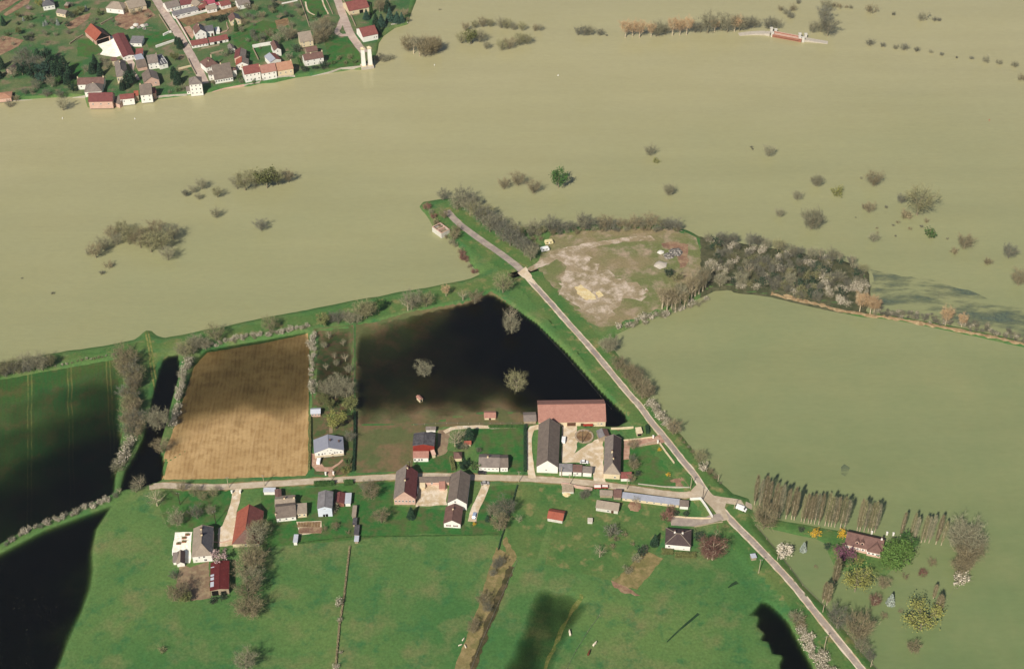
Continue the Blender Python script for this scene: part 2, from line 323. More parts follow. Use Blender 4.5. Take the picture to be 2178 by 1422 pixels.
# clear-water pools: outline and soundings (photo x, y, depth in metres; negative = dry)
POOLS = {
 'field_pool': ([(-300,872),(-60,818),(0,806),(110,787),(252,762),(262,800),(258,880),(262,960),(250,1010),(246,1050),(150,1090),(60,1126),(0,1160),(-100,1208),(-300,1270)],
   [(0,815,-.2),(120,795,-.2),(240,772,-.1),(60,820,-.05),(180,800,.1),(225,790,.2),(0,880,.12),(60,880,.15),(110,850,.2),(150,860,.35),(190,840,.55),(235,850,.6),(210,900,.9),(150,920,.75),(80,950,.5),(30,960,.35),(0,1000,.55),(60,1010,1.1),(120,990,1.5),(180,970,1.8),(235,960,1.8),(150,1040,2.2),(60,1070,1.8),(0,1090,1.4),(230,1030,1.8),(-100,1000,.5),(-100,1150,1.2),(100,1085,1.6),(20,1130,1.2)], 3.0),
 'ditch_pool': ([(344,768),(352,757),(380,752),(384,790),(366,850),(354,900),(340,945),(350,985),(346,1022),(300,1036),(254,1044),(262,1005),(290,960),(306,920),(318,870),(330,815),(336,785)],
   [(345,770,1.5),(360,760,1.8),(365,800,2.5),(340,880,2.5),(320,950,2.5),(300,1010,2.2),(335,1010,2.2)], 1.5),
 'brown_field_pool': ([(436,740),(500,729),(560,719),(656,701),(666,730),(664,860),(660,915),(600,905),(520,910),(440,950),(395,960),(346,990),(354,938),(372,880),(392,812),(408,768)],
   [(650,712,.4),(600,722,.5),(560,735,.65),(500,745,.65),(450,755,.45),(430,770,.6),(520,780,.8),(600,770,.75),(645,780,.7),(560,760,.75),(480,790,.75),(440,820,.75),(540,830,.8),(500,810,.75),(620,830,.7),(580,800,.7),(650,850,.5),(400,860,.7),(470,860,.65),(560,858,.6),(600,862,.5),(630,885,.12),(520,885,.15),(470,895,.12),(430,915,.15),(390,930,.22),(370,960,.25),(560,890,-.05),(650,905,-.05),(460,930,-.1),(420,945,-.1)], 2.5),
 'garden_pool': ([(676,704),(750,698),(751,770),(751,850),(751,885),(700,880),(672,870),(670,790),(672,730)],
   [(680,710,0),(745,705,.1),(710,730,.25),(740,760,.5),(690,770,.35),(715,790,.6),(700,830,.5),(740,830,.6),(745,875,.3),(680,860,.05),(710,870,0)], 2.0),
 'meadow_pool': ([(757,690),(800,684),(865,668),(930,655),(985,645),(1045,622),(1075,640),(1144,688),(1206,748),(1278,830),(1333,882),(1336,896),(1310,908),(1200,900),(1150,893),(1130,888),(1060,872),(960,888),(900,905),(850,900),(757,905),(756,800)],
   [(762,700,.08),(800,690,.1),(860,672,.1),(930,662,.5),(770,740,.8),(800,745,.95),(765,800,1.1),(830,720,.8),(870,700,.7),(900,690,.9),(850,780,1.25),(800,800,1.2),(850,840,1.2),(790,850,1.2),(765,880,.45),(900,760,1.4),(950,720,1.5),(990,690,2.2),(1000,650,1.8),(1040,632,2.0),(1080,680,3),(1100,780,3.2),(1030,760,2.2),(980,800,1.5),(1030,820,1.2),(930,840,1.3),(1000,850,1.1),(960,868,.35),(870,860,.8),(840,872,.35),(815,885,.02),(900,880,-.03),(1050,862,.15),(1080,850,.5),(1075,868,-.02),(1110,850,2.0),(1120,878,.4),(1110,890,-.05),(1180,820,3.2),(1200,880,2.5),(1280,880,2.5),(1240,830,3.2),(1150,885,1.2),(980,880,-.05),(860,892,-.06)], 1.2),
 'corner_pool': ([(-300,1284),(-100,1218),(0,1171),(90,1124),(160,1098),(252,1064),(232,1095),(212,1125),(203,1170),(206,1210),(200,1250),(180,1305),(150,1370),(132,1422),(108,1520),(90,1700),(-300,1700)],
   [(0,1200,2.4),(100,1180,2.6),(190,1130,2.4),(100,1300,2.6),(100,1400,2.4),(0,1400,2.4),(185,1240,1.6),(150,1340,1.4),(120,1430,1.2),(-200,1400,2.4)], 6.0),
 'meadow_hollow': ([(1128,1240),(1160,1236),(1185,1246),(1225,1250),(1240,1265),(1262,1262),(1282,1284),(1262,1310),(1240,1335),(1215,1380),(1195,1440),(1150,1600),(1000,1600),(1050,1430),(1075,1380),(1095,1330),(1110,1285)],
   [(1140,1250,.45),(1165,1246,.6),(1215,1262,.5),(1125,1300,.65),(1150,1320,.85),(1180,1300,.75),(1105,1360,.8),(1140,1380,.9),(1080,1422,.8),(1120,1440,.85),(1205,1290,.3),(1190,1330,.32),(1170,1390,.35),(1150,1430,.3),(1250,1285,.4),(1230,1310,.5),(1210,1360,.45),(1190,1420,.35),(1275,1290,.1),(1100,1290,.15),(1085,1340,.25),(1060,1400,.2),(1050,1600,.8)], 9.0),
 'roadside_pool': ([(1583,1311),(1604,1290),(1618,1273),(1640,1283),(1662,1302),(1680,1322),(1692,1345),(1708,1375),(1728,1410),(1750,1460),(1790,1560),(1700,1560),(1672,1460),(1652,1412),(1660,1395),(1640,1392),(1630,1366),(1610,1363),(1620,1345),(1604,1330),(1608,1312)],
   [(1600,1305,.8),(1630,1300,1.8),(1660,1330,2.4),(1640,1340,1.8),(1690,1380,2.4),(1660,1380,1.8),(1710,1440,2.4),(1680,1430,2),(1740,1540,2)], 3.0),
}
def terrain_height(X, Y):
    jit = vnoise(X, Y, 9)*1.6+vnoise(X, Y, 3.5)*0.8
    s = sdist(GP(MAINLAND), X, Y)+jit*0.6
    H = np.clip(s*0.42, -3.0, 1.35)
    s = sdist(GP(POLDER), X, Y)
    low = 0.34+vnoise(X, Y, 30)*0.15+vnoise(X, Y, 8)*0.06
    H = np.where(s > 0, H+(low-H)*sstep(s/7.0), H)
    s = sdist(GP(VILLAGE), X, Y)+vnoise(X, Y, 6)*0.3
    H = np.maximum(H, np.where(s > -6, np.clip(s*1.3, -3, 1.4)+np.clip(s, 0, 120)*0.012, -3))
    s = sdist(GP(ISLAND), X, Y)+jit*0.2
    H = np.maximum(H, np.clip(s*0.3, -3, 0.55))
    s = sdist(GP(REEDBANK), X, Y)+jit*0.5+0.6
    H = np.maximum(H, np.clip(s*0.35, -3, 0.6))
    for nm, (poly, snd, edge) in POOLS.items():
        pp = GP(poly)
        x0 = min(p.x for p in pp)-2; x1 = max(p.x for p in pp)+2; y0 = min(p.y for p in pp)-2; y1 = max(p.y for p in pp)+2
        m = (X > x0) & (X < x1) & (Y > y0) & (Y < y1)
        if not m.any(): continue
        xs, ys = X[m], Y[m]
        s = sdist(pp, xs, ys)
        num = np.zeros_like(xs); den = np.zeros_like(xs)
        for (a, b, d) in snd:
            g = G(a, b); w = 1.0/(((xs-g.x)**2+(ys-g.y)**2)+45.0)**2.0
            num += w*d; den += w
        dep = num/den
        # plough lines and hummocks give the waterline its ragged edge
        nk = 0.35 if nm == 'brown_field_pool' else 1.6 if nm == 'meadow_hollow' else 0.7
        dep = dep+(vnoise(xs, ys*0.25, 3.0)*0.13+vnoise(xs, ys, 5)*0.16+vnoise(xs, ys, 14)*0.14)*nk
        bed = WL-dep
        cur = H[m]
        H[m] = np.where(s > 0, cur+(bed-cur)*sstep(s/edge), cur)
    return H
HG = terrain_height(GX, GY)
def HZ(x, y):
    i = int(np.clip(np.searchsorted(gx, x)-1, 0, len(gx)-2)); j = int(np.clip(np.searchsorted(gy, y)-1, 0, len(gy)-2))
    fx = min(max((x-gx[i])/(gx[i+1]-gx[i]), 0), 1); fy = min(max((y-gy[j])/(gy[j+1]-gy[j]), 0), 1)
    return float((HG[j, i]*(1-fx)+HG[j, i+1]*fx)*(1-fy)+(HG[j+1, i]*(1-fx)+HG[j+1, i+1]*fx)*fy)
ny, nx = GX.shape
idx = np.arange(nx*ny).reshape(ny, nx)
quads = np.stack([idx[:-1, :-1].ravel(), idx[:-1, 1:].ravel(), idx[1:, 1:].ravel(), idx[1:, :-1].ravel()], 1)
tv = np.stack([GX.ravel(), GY.ravel(), HG.ravel()], 1)
tag(link('ground', mesh_np('ground', tv, quads, ['meadow_grass'], smooth=True)), kind='structure')
# flood water: everything outside the dike and the road bank
fp = [p for p in GP(POLDER[:-1])]
fp = [Vector((-7000, fp[0].y))]+fp+[Vector((fp[-1].x, -3000)), Vector((7000, -3000)), Vector((7000, 9500)), Vector((-7000, 9500))]
fv = [Vector((p.x, p.y, 0)) for p in fp]
me = bpy.data.meshes.new('flood_water'); me.from_pydata([tuple(p) for p in fv], [], [tuple(t) for t in tessellate_polygon([fv])]); me.update()
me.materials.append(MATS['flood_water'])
tag(link('flood_water', me), kind='structure')
for nm, (poly, snd, edge) in POOLS.items():
    pp = GP(poly); n = len(pp)
    top = [Vector((p.x, p.y, WL)) for p in pp]; bot = [Vector((p.x, p.y, -7)) for p in pp]
    tri = [tuple(t) for t in tessellate_polygon([top])]
    def up(t):
        a, b, c = (top[i] for i in t)
        return t if (b-a).cross(c-a).z > 0 else t[::-1]
    tri = [up(t) for t in tri]
    area = sum(pp[i].x*pp[(i+1) % n].y-pp[(i+1) % n].x*pp[i].y for i in range(n))
    sides = [(i, i+n, (i+1) % n+n, (i+1) % n) for i in range(n)]
    if area < 0: sides = [t[::-1] for t in sides]
    else: sides = [t for t in sides]
    me = bpy.data.meshes.new(nm)
    me.from_pydata([tuple(p) for p in top+bot], [], tri+[tuple(i+n for i in t[::-1]) for t in tri]+sides); me.update()
    me.materials.append(MATS['clear_water'])
    tag(link(nm, me), kind='structure')

# ------------------------------------------------------------------ draped sheets and ribbons
def densify(P, step, closed=True, jit=0.0):
    out = []
    n = len(P)
    for i in range(n if closed else n-1):
        a, b = P[i], P[(i+1) % n]; L = (b-a).length; k = max(1, int(L/step))
        for t in range(k): out.append(a+(b-a)*(t/k))
    if not closed: out.append(P[-1])
    if jit:
        out = [p+Vector((random.uniform(-jit, jit), random.uniform(-jit, jit))) for p in out]
    return out
def sheet(name, mat, px, off=0.06, step=3.0, jit=0.25, world=False, kind='structure'):
    P = densify(px if world else GP(px), step, True, jit)
    n = len(P)
    x0 = min(p.x for p in P); x1 = max(p.x for p in P); y0 = min(p.y for p in P); y1 = max(p.y for p in P)
    st = max(step, math.sqrt(max((x1-x0)*(y1-y0), 1)/2500))
    xs = np.arange(x0+st*0.5, x1, st); ys = np.arange(y0+st*0.5, y1, st)
    V = list(P)
    if len(xs) and len(ys):
        X, Y = np.meshgrid(xs, ys); s = sdist(P, X, Y)
        for a, b in zip(X[s > st*0.5], Y[s > st*0.5]): V.append(Vector((float(a), float(b))))
    r = delaunay_2d_cdt(V, [(i, (i+1) % n) for i in range(n)], [list(range(n))], 1, 1e-4)
    vs3 = [(p.x, p.y, HZ(p.x, p.y)+off) for p in r[0]]
    fs = []
    for f in r[2]:
        a, b, c = [Vector(vs3[i]) for i in f[:3]]
        fs.append(tuple(f) if (b-a).cross(c-a).z > 0 else tuple(f)[::-1])
    me = bpy.data.meshes.new(name); me.from_pydata(vs3, [], fs); me.update(); me.materials.append(MATS[mat])
    me.polygons.foreach_set('use_smooth', np.ones(len(me.polygons), bool))
    return tag(link(name, me), kind=kind)
def smooth_line(P, step):
    """Catmull-Rom through the points"""
    out = []
    n = len(P)
    for i in range(n-1):
        p0, p1, p2, p3 = P[max(i-1, 0)], P[i], P[i+1], P[min(i+2, n-1)]
        k = max(1, int((p2-p1).length/step))
        for t in range(k):
            u = t/k
            out.append(0.5*((2*p1)+(p2-p0)*u+(2*p0-5*p1+4*p2-p3)*u*u+(3*p1-p0-3*p2+p3)*u**3))
    out.append(P[-1]); return out
def ribbon(name, mat, px, w, off=0.1, step=2.5, jit=0.12, w2=None, world=False, nc=5):
    P = smooth_line(px if world else GP(px), step); n = len(P)
    vs3 = []; fs = []
    for i, p in enumerate(P):
        d = (P[min(i+1, n-1)]-P[max(i-1, 0)]).normalized(); s = Vector((-d.y, d.x))
        ww = w if w2 is None else w+(w2-w)*i/(n-1)
        for k in np.linspace(-1, 1, nc):
            k = float(k)
            q = p+s*(ww/2*k+(random.uniform(-jit, jit) if abs(k) == 1 else 0))
            vs3.append((q.x, q.y, HZ(q.x, q.y)+off+(0.02 if k == 0 else 0)))
    for i in range(n-1):
        for k in range(nc-1):
            a = i*nc+k; fs.append((a, a+1, a+nc+1, a+nc)[::-1])
    me = bpy.data.meshes.new(name); me.from_pydata(vs3, [], fs); me.update(); me.materials.append(MATS[mat])
    return tag(link(name, me), kind='structure')
# fields and gardens
sheet('crop_field', 'crop_green', [(-300,880),(-60,822),(0,810),(110,790),(252,765),(262,800),(258,880),(262,960),(246,1012),(150,1076),(60,1110),(0,1150),(-100,1198),(-300,1265)], 0.09, 2.0)
sheet('ploughed_field', 'plough_brown', [(440,749),(500,738),(560,728),(655,709),(658,730),(656,860),(656,1000),(650,1012),(500,1018),(345,1021),(341,1012),(352,960),(380,880),(400,815),(415,775)], 0.09, 2.0)
sheet('wet_meadow', 'wet_meadow', [(757,692),(800,686),(865,668),(930,655),(985,645),(1045,622),(1075,640),(1135,690),(1195,750),(1265,832),(1312,884),(1330,900),(1315,918),(1290,905),(1145,895),(1140,905),(1110,906),(945,908),(925,915),(880,930),(878,1003),(757,1006)], 0.09, 2.0)
sheet('dike_verge', 'dike_grass', [(-300,812),(-100,790),(0,775),(110,757),(220,740),(300,720),(320,712),(340,722),(450,705),(600,674),(750,646),(900,618),(1000,598),(1028,588),(1060,600),(1045,618),(985,640),(930,650),(865,662),(800,680),(757,686),(680,692),(655,702),(560,718),(440,740),(395,745),(335,770),(325,800),(308,810),(290,755),(250,750),(110,775),(0,798),(-300,862)], 0.05)
sheet('garden_strip', 'garden_green', [(668,702),(752,694),(753,1000),(735,1012),(668,1010),(664,850)], 0.05)
sheet('waste_ground', 'waste_ground', [(1140,572),(1150,545),(1170,505),(1230,495),(1330,490),(1440,490),(1480,508),(1495,560),(1490,620),(1450,648),(1380,678),(1320,695),(1275,700),(1230,680),(1190,640),(1160,600)], 0.04)
sheet('chalk_scrape', 'chalky_scrape', [(1180,610),(1200,580),(1190,560),(1170,545),(1210,530),(1245,545),(1270,575),(1300,590),(1340,600),(1385,625),(1360,640),(1330,640),(1310,660),(1290,690),(1265,680),(1240,660),(1205,640)], 0.07, 3.0, 3.0)
sheet('sand_patch', 'sand', [(1222,615),(1235,610),(1262,628),(1268,640),(1248,642),(1230,630)], 0.1, 1.5, 0.5)
sheet('sand_patch', 'sand', [(1266,625),(1275,622),(1284,632),(1272,637)], 0.1, 1.5, 0.4)
sheet('sand_track', 'soil_red', [(1405,520),(1440,518),(1465,525),(1462,570),(1445,575),(1440,540),(1410,530)], 0.08, 2, 0.8)
sheet('pale_track', 'chalky_scrape', [(1120,575),(1150,558),(1195,532),(1250,520),(1340,508),(1385,505),(1395,515),(1330,518),(1260,530),(1200,548),(1160,568),(1128,582)], 0.09, 2, 0.6)
sheet('brush_floor', 'scrub_floor', [(1490,496),(1600,516),(1700,531),(1800,551),(1855,577),(1858,645),(1840,672),(1780,664),(1700,649),(1640,635),(1560,624),(1520,627),(1490,645)], 0.1, 1.5, 0.5)
ribbon('reed_margin', 'reed', [(1640,626),(1690,637),(1740,649),(1790,661),(1840,671),(1890,676),(1950,687),(2000,696),(2050,706),(2110,718),(2178,733),(2240,747)], 2.4, .16, 2.0, .8)
sheet('orchard_lawn', 'bright_grass', [(345,1045),(500,1042),(497,1080),(480,1120),(470,1150),(360,1125),(340,1080)], 0.04)
sheet('back_gardens', 'bright_grass', [(555,1045),(840,1025),(836,1075),(945,1085),(1000,1125),(1010,1060),(1035,1035),(1100,1030),(1065,1140),(900,1135),(620,1160),(555,1165)], 0.04)
sheet('pasture', 'dike_grass', [(1105,1030),(1195,1035),(1200,1050),(1225,1068),(1200,1110),(1165,1115),(1140,1190),(1068,1175)], 0.045)
sheet('rough_yard', 'dike_grass', [(1230,1060),(1440,1075),(1425,1110),(1410,1150),(1345,1240),(1300,1235),(1160,1200),(1175,1115),(1205,1110)], 0.045)
sheet('vegetable_plot', 'dry_grass', [(1372,1172),(1410,1188),(1355,1255),(1300,1240),(1330,1215)], 0.08, 2, 0.4)
sheet('bare_patch', 'soil_red', [(1298,1236),(1312,1240),(1345,1258),(1362,1268),(1330,1262),(1305,1250)], 0.09, 2, 0.6)
sheet('mown_lawn', 'bright_grass', [(1003,907),(1114,908),(1114,1003),(1085,1004),(1083,968),(1015,966),(1008,945)], 0.05)
sheet('yard_lawn', 'bright_grass', [(880,985),(905,980),(925,955),(965,960),(972,985),(965,1005),(880,1005)], 0.05)
sheet('dirt_yard', 'court_brown', [(932,915),(958,912),(950,965),(930,972)], 0.06, 2, 0.4)
sheet('farm_garden', 'bright_grass', [(1325,955),(1395,950),(1470,1040),(1345,1028),(1340,1000),(1325,990)], 0.05)
sheet('soil_corner', 'soil_red', [(1425,1022),(1450,1018),(1465,1038),(1432,1035)], 0.08, 2, 0.3)
sheet('ditch_bank', 'dry_grass', [(1055,1165),(1098,1190),(1085,1215),(1055,1290),(1020,1370),(1000,1440),(960,1600),(930,1600),(965,1430),(995,1350),(1020,1280),(1040,1215)], 0.05, 2.5, 0.5)
sheet('dry_meadow_patch', 'dry_grass', [(1068,1150),(1075,1140),(1100,1185),(1088,1195)], 0.07, 2, 0.5)
sheet('island_lawn', 'dike_grass', [(1598,1090),(1640,1105),(1700,1115),(1795,1133),(1795,1160),(1840,1180),(1895,1188),(1896,1206),(1868,1224),(1848,1212),(1815,1212),(1790,1209),(1768,1182),(1758,1153),(1735,1141),(1690,1132),(1630,1118)], 0.05, 2, 0.3)
# village ground
sheet('village_gardens', 'village_green', [(-600,230),(-100,216),(0,212),(150,202),(190,205),(300,208),(400,198),(470,184),(620,162),(750,143),(785,135),(797,100),(806,85),(835,57),(865,48),(880,-40),(900,-290),(-600,-290)], 0.03, 8)
sheet('village_lawn', 'bright_grass', [(168,92),(205,85),(225,112),(195,128),(165,125)], 0.07)
sheet('village_lawn', 'bright_grass', [(305,82),(360,70),(372,92),(318,108)], 0.07)
sheet('village_lawn', 'bright_grass', [(690,85),(745,85),(765,120),(775,142),(700,150)], 0.07)
sheet('village_lawn', 'bright_grass', [(645,5),(690,0),(700,35),(660,42)], 0.07)
sheet('village_lawn', 'bright_grass', [(495,80),(560,50),(620,60),(600,95),(560,100),(550,130),(530,125),(500,100)], 0.06)
sheet('village_lawn', 'bright_grass', [(150,140),(175,135),(180,165),(155,170)], 0.06)
sheet('allotment', 'soil_red', [(-60,70),(-60,45),(0,12),(40,-10),(70,-10),(40,10),(0,35)], 0.08)
sheet('allotment', 'soil_red', [(8,38),(55,5),(70,0),(62,15),(15,42)], 0.08)
sheet('ploughed_plot', 'soil_red', [(-40,110),(0,88),(12,83),(52,92),(40,105),(0,125),(-40,140)], 0.08)
sheet('allotment', 'soil_red', [(140,60),(170,42),(195,35),(190,48),(165,65),(148,70)], 0.08)
sheet('rough_garden', 'soil_red', [(245,45),(275,25),(315,20),(330,40),(300,62),(270,70),(250,62)], 0.075, 3, 0.8)
sheet('tile_court', 'yard_pink', [(390,65),(405,62),(415,78),(410,90)], 0.09, 2, 0.1)
sheet('bare_court', 'soil_bed', [(378,48),(440,35),(505,18),(512,28),(478,40),(440,50),(400,62)], 0.085, 3)
sheet('soil_plot', 'soil_bed', [(585,50),(612,44),(618,58),(590,68)], 0.1, 2)
A = zc(150, 40, 7.11)
sheet('white_yard', 'white_paving', [A(375,385),A(430,350),A(540,310),A(650,310),A(700,420),A(790,590),A(700,620),A(600,610),A(450,580),A(500,520)], 0.1, 2, 0.2)
sheet('gravel_lane', 'road_pink', [A(740,610),A(920,620),A(985,720),A(960,800),A(1010,870),A(1060,960),A(1010,960),A(900,740),A(820,650)], 0.1, 2, 0.2)
# roads
DR = [(1112,578),(1126,598),(1170,647),(1214,697),(1258,746),(1297,793),(1337,841),(1361,868),(1386,902),(1412,933),(1449,980),(1478,1015),(1502,1052),(1539,1093),(1566,1122),(1622,1178),(1685,1246),(1738,1312),(1786,1371),(1824,1418),(1880,1490),(2010,1660)]
ribbon('road_verge', 'dike_grass', DR, 19, 0.06, 1.5, 1.5, nc=21)
ribbon('road_shoulder', 'gravel', DR, 4.0, 0.1, 2.5, 0.18)
ribbon('road_verge', 'dike_grass', [(945,448),(975,478),(1010,505),(1060,540),(1100,570),(1116,588)], 20, 0.06, 1.5, 1.5, nc=21)
ribbon('dike_road', 'road_grey', [(950,452),(975,478),(1010,505),(1060,540),(1100,570),(1116,588)], 4.6, 0.12)
ribbon('dike_road', 'road_grey', DR, 2.7, 0.14)
ribbon('road_shoulder', 'dry_grass', [(318,1037),(345,1033),(450,1037),(560,1031),(700,1022),(840,1015),(930,1013),(1020,1016),(1130,1019),(1250,1028),(1350,1041),(1430,1052),(1475,1055)], 5.2, 0.09, 2.5, 0.5)
ribbon('village_road', 'road_pale', [(318,1037),(330,1035),(345,1033),(450,1037),(560,1031),(700,1022),(840,1015),(930,1013),(1020,1016),(1130,1019),(1250,1028),(1350,1041),(1430,1052),(1475,1055),(1500,1058)], 4.0, 0.14)
ribbon('side_road', 'road_pale', [(1500,1060),(1530,1066),(1570,1072),(1600,1078)], 4.0, 0.15)
sheet('junction', 'road_pale', [(1470,1046),(1486,1030),(1500,1042),(1520,1060),(1545,1068),(1540,1085),(1550,1108),(1535,1112),(1515,1085),(1495,1066),(1470,1062)], 0.165, 2, 0.1)
sheet('driveway', 'road_grey', [(1425,1100),(1432,1096),(1490,1104),(1530,1095),(1540,1108),(1500,1118),(1480,1120),(1428,1118)], 0.19, 2, 0.2)
sheet('road_apron', 'gravel', [(1100,585),(1118,572),(1130,590),(1140,610),(1120,600)], 0.17, 2, 0.3)
ribbon('farm_lane', 'gravel', [(1150,908),(1132,912),(1124,932),(1124,960),(1128,992),(1132,1018)], 3.6, 0.15)
ribbon('cart_track', 'gravel', [(1122,907),(1060,909),(1000,909),(960,912),(945,920)], 2.4, 0.1)
ribbon('driveway', 'gravel', [(505,1040),(500,1070),(492,1095),(480,1125),(470,1140)], 4.2, 0.13)
sheet('driveway', 'gravel', [(497,1085),(503,1090),(500,1160),(463,1164),(465,1125),(485,1110)], 0.12, 2, 0.2)
ribbon('driveway', 'gravel', [(1034,1030),(1022,1060),(1010,1085),(1004,1110)], 4.0, 0.12)
sheet('farmyard', 'gravel', [(888,1035),(952,1028),(950,1075),(885,1078)], 0.1, 2, 0.4)
sheet('farmyard', 'gravel', [(1195,905),(1225,905),(1230,940),(1222,965),(1250,945),(1282,930),(1284,1015),(1262,1014),(1255,985),(1195,985)], 0.1, 2, 0.4)
sheet('farmyard', 'gravel', [(1262,1000),(1284,1000),(1288,1030),(1262,1028)], 0.12, 2, 0.2)
sheet('gate_drive', 'yard_pink', [(1328,938),(1390,934),(1402,928),(1415,945),(1400,948),(1340,952),(1338,978),(1326,978)], 0.15, 2, 0.2)
M_ = zc(640, 900, 11.85)
sheet('gravel_drive', 'yard_pink', [M_(240,760),M_(360,780),M_(400,900),M_(520,900),M_(500,1010),M_(600,1110),M_(780,1110),M_(940,1010),M_(1040,900),M_(1070,950),M_(960,1050),M_(800,1170),M_(860,1340),M_(700,1350),M_(640,1230),M_(400,1220),M_(270,1080)], 0.1, 1.5, 0.1)
sheet('brown_path', 'court_brown', [M_(710,60),M_(800,40),M_(800,260),M_(715,260)], 0.1, 2, 0.1)
ribbon('wheel_track', 'track_yellow', [(310,708),(318,750),(322,790),(330,830)], 1.0, 0.12)
ribbon('wheel_track', 'track_yellow', [(316,707),(324,750),(329,790),(338,830)], 1.0, 0.12)
ribbon('faint_track', 'track_yellow', [(1238,1265),(1205,1320),(1180,1370),(1160,1422),(1120,1540)], 1.6, 0.1, jit=0.6)
ribbon('river_street', 'road_pink', [(318,-20),(345,25),(372,66),(398,108),(416,140),(428,165),(436,182)], 6.4, 0.1)
ribbon('ferry_street', 'road_pink', [(705,-30),(720,10),(731,40),(745,75),(762,100),(776,116)], 6.0, 0.1)
ribbon('turning_loop', 'road_pink', [(730,42),(722,62),(717,74),(728,80),(742,79),(750,76)], 4.0, 0.12)
ribbon('garden_path', 'gravel', [(650,10),(656,30),(670,38)], 1.2, 0.12)
ribbon('garden_path', 'gravel', [(684,0),(690,18),(697,32),(699,36)], 1.2, 0.12)
K_ = zc(340, 1090, 7.11)
sheet('terrace', 'white_paving', [K_(235,305),K_(490,297),K_(470,480),K_(475,700),K_(460,765),K_(380,770),K_(250,780),K_(185,640),K_(190,570)], 0.12, 2, 0.1)
sheet('brown_court', 'court_brown', [K_(310,790),K_(460,830),K_(740,740),K_(760,1200),K_(780,1300),K_(480,1335),K_(240,1120)], 0.1, 2, 0.3)

ribbon('wet_furrow', 'wet_grass', [(1418,1366),(1440,1345),(1462,1325),(1486,1305)], .5, .06, w2=1.4)
ribbon('wet_furrow', 'wet_grass', [(1548,1250),(1558,1243),(1568,1238)], .6, .06, w2=2.0)

ribbon('ditch', 'ditch_mud', [(1088,1205),(1062,1270),(1040,1325),(1018,1385),(998,1445),(955,1580)], 3.2, .1, 2.0, .7)
# ------------------------------------------------------------------ buildings
class MB:
    def __init__(s): s.v = []; s.f = []; s.m = []
    def poly(s, pts, mi=0):
        i = len(s.v); s.v += [tuple(p) for p in pts]; s.f.append(tuple(range(i, i+len(pts)))); s.m.append(mi)
    def slab(s, pts, t, mi=0):
        """polygon with thickness t straight down (top counter-clockwise)"""
        bot = [(p[0], p[1], p[2]-t) for p in pts]; n = len(pts)
        s.poly(pts, mi); s.poly(bot[::-1], mi)
        for i in range(n):
            j = (i+1) % n; s.poly([pts[i], bot[i], bot[j], pts[j]], mi)
    def box(s, x0, x1, y0, y1, z0, z1, mi=0):
        s.slab([(x0, y0, z1), (x1, y0, z1), (x1, y1, z1), (x0, y1, z1)], z1-z0, mi)
    def bar(s, a, b, w, mi=0):
        a = Vector(a); b = Vector(b); d = (b-a).normalized(); u = d.cross(Vector((0, 0, 1)))
        if u.length < 1e-3: u = Vector((1, 0, 0))
        u.normalize(); v = u.cross(d)
        q = [(-1, -1), (1, -1), (1, 1), (-1, 1)]
        A_ = [a+u*(w/2*x)+v*(w/2*y) for x, y in q]; B_ = [b+u*(w/2*x)+v*(w/2*y) for x, y in q]
        s.poly(A_, mi); s.poly(B_[::-1], mi)
        for i in range(4):
            j = (i+1) % 4; s.poly([A_[i], B_[i], B_[j], A_[j]], mi)
    def cyl(s, c, r0, r1, z0, z1, n=8, mi=0):
        p0 = [(c[0]+r0*math.cos(2*math.pi*i/n), c[1]+r0*math.sin(2*math.pi*i/n), z0) for i in range(n)]
        p1 = [(c[0]+r1*math.cos(2*math.pi*i/n), c[1]+r1*math.sin(2*math.pi*i/n), z1) for i in range(n)]
        s.poly(p0[::-1], mi); s.poly(p1, mi)
        for i in range(n):
            j = (i+1) % n; s.poly([p0[i], p0[j], p1[j], p1[i]], mi)
    def mesh(s, name, mats):
        me = bpy.data.meshes.new(name); me.from_pydata(s.v, [], s.f); me.update()
        for m in mats: me.materials.append(MATS[m])
        me.polygons.foreach_set('material_index', np.array(s.m, np.int32))
        return me
    def build(s, name, mats, parent=None, **kw): return link(name, s.mesh(name, mats if isinstance(mats, (list, tuple)) else [mats]), parent, **kw)
def unit_frame():
    m = MB()
    for (x0, x1, z0, z1) in ((-.5, -.4, -.5, .5), (.4, .5, -.5, .5), (-.4, .4, -.5, -.4), (-.4, .4, .4, .5), (-.04, .04, -.4, .4)):
        m.box(x0, x1, -0.07, 0.02, z0, z1)
    return m
FRAME = unit_frame().mesh('window_frame', ['frame_white'])
_p = MB(); _p.box(-.42, .42, -0.03, 0.03, -.42, .42); PANE = _p.mesh('pane', ['glass_dark'])
_p = MB(); _p.box(-.5, .5, -0.06, 0.03, -.5, .5); DOOR = _p.mesh('door', ['door_brown']); OPENING = _p.mesh('opening', ['dark_inside'])
SHUT = {k: _p.mesh('shutter', [k]) for k in ('shutter_red', 'shutter_white')}
def put_window(root, side, a, b, u, z, w, hh, shutter=None, kind='window'):
    """u: position along the wall (m, left to right seen from outside)"""
    if side == 'f': loc, r = (u, -b-0.01, z), 0
    elif side == 'b': loc, r = (-u, b+0.01, z), math.pi
    elif side == 'l': loc, r = (-a-0.01, -u, z), -math.pi/2
    else: loc, r = (a+0.01, u, z), math.pi/2
    if kind == 'window':
        o = link('window', FRAME, root, loc, r, (w, 1, hh)); link('pane', PANE, o)
        if shutter:
            for s in (-1, 1): link('shutter', SHUT[shutter], o, (s*0.8, 0, 0), None, (0.5, 1, 1))
    else:
        o = link(kind, DOOR if kind == 'door' else OPENING, root, loc, r, (w, 1, hh))
    return o
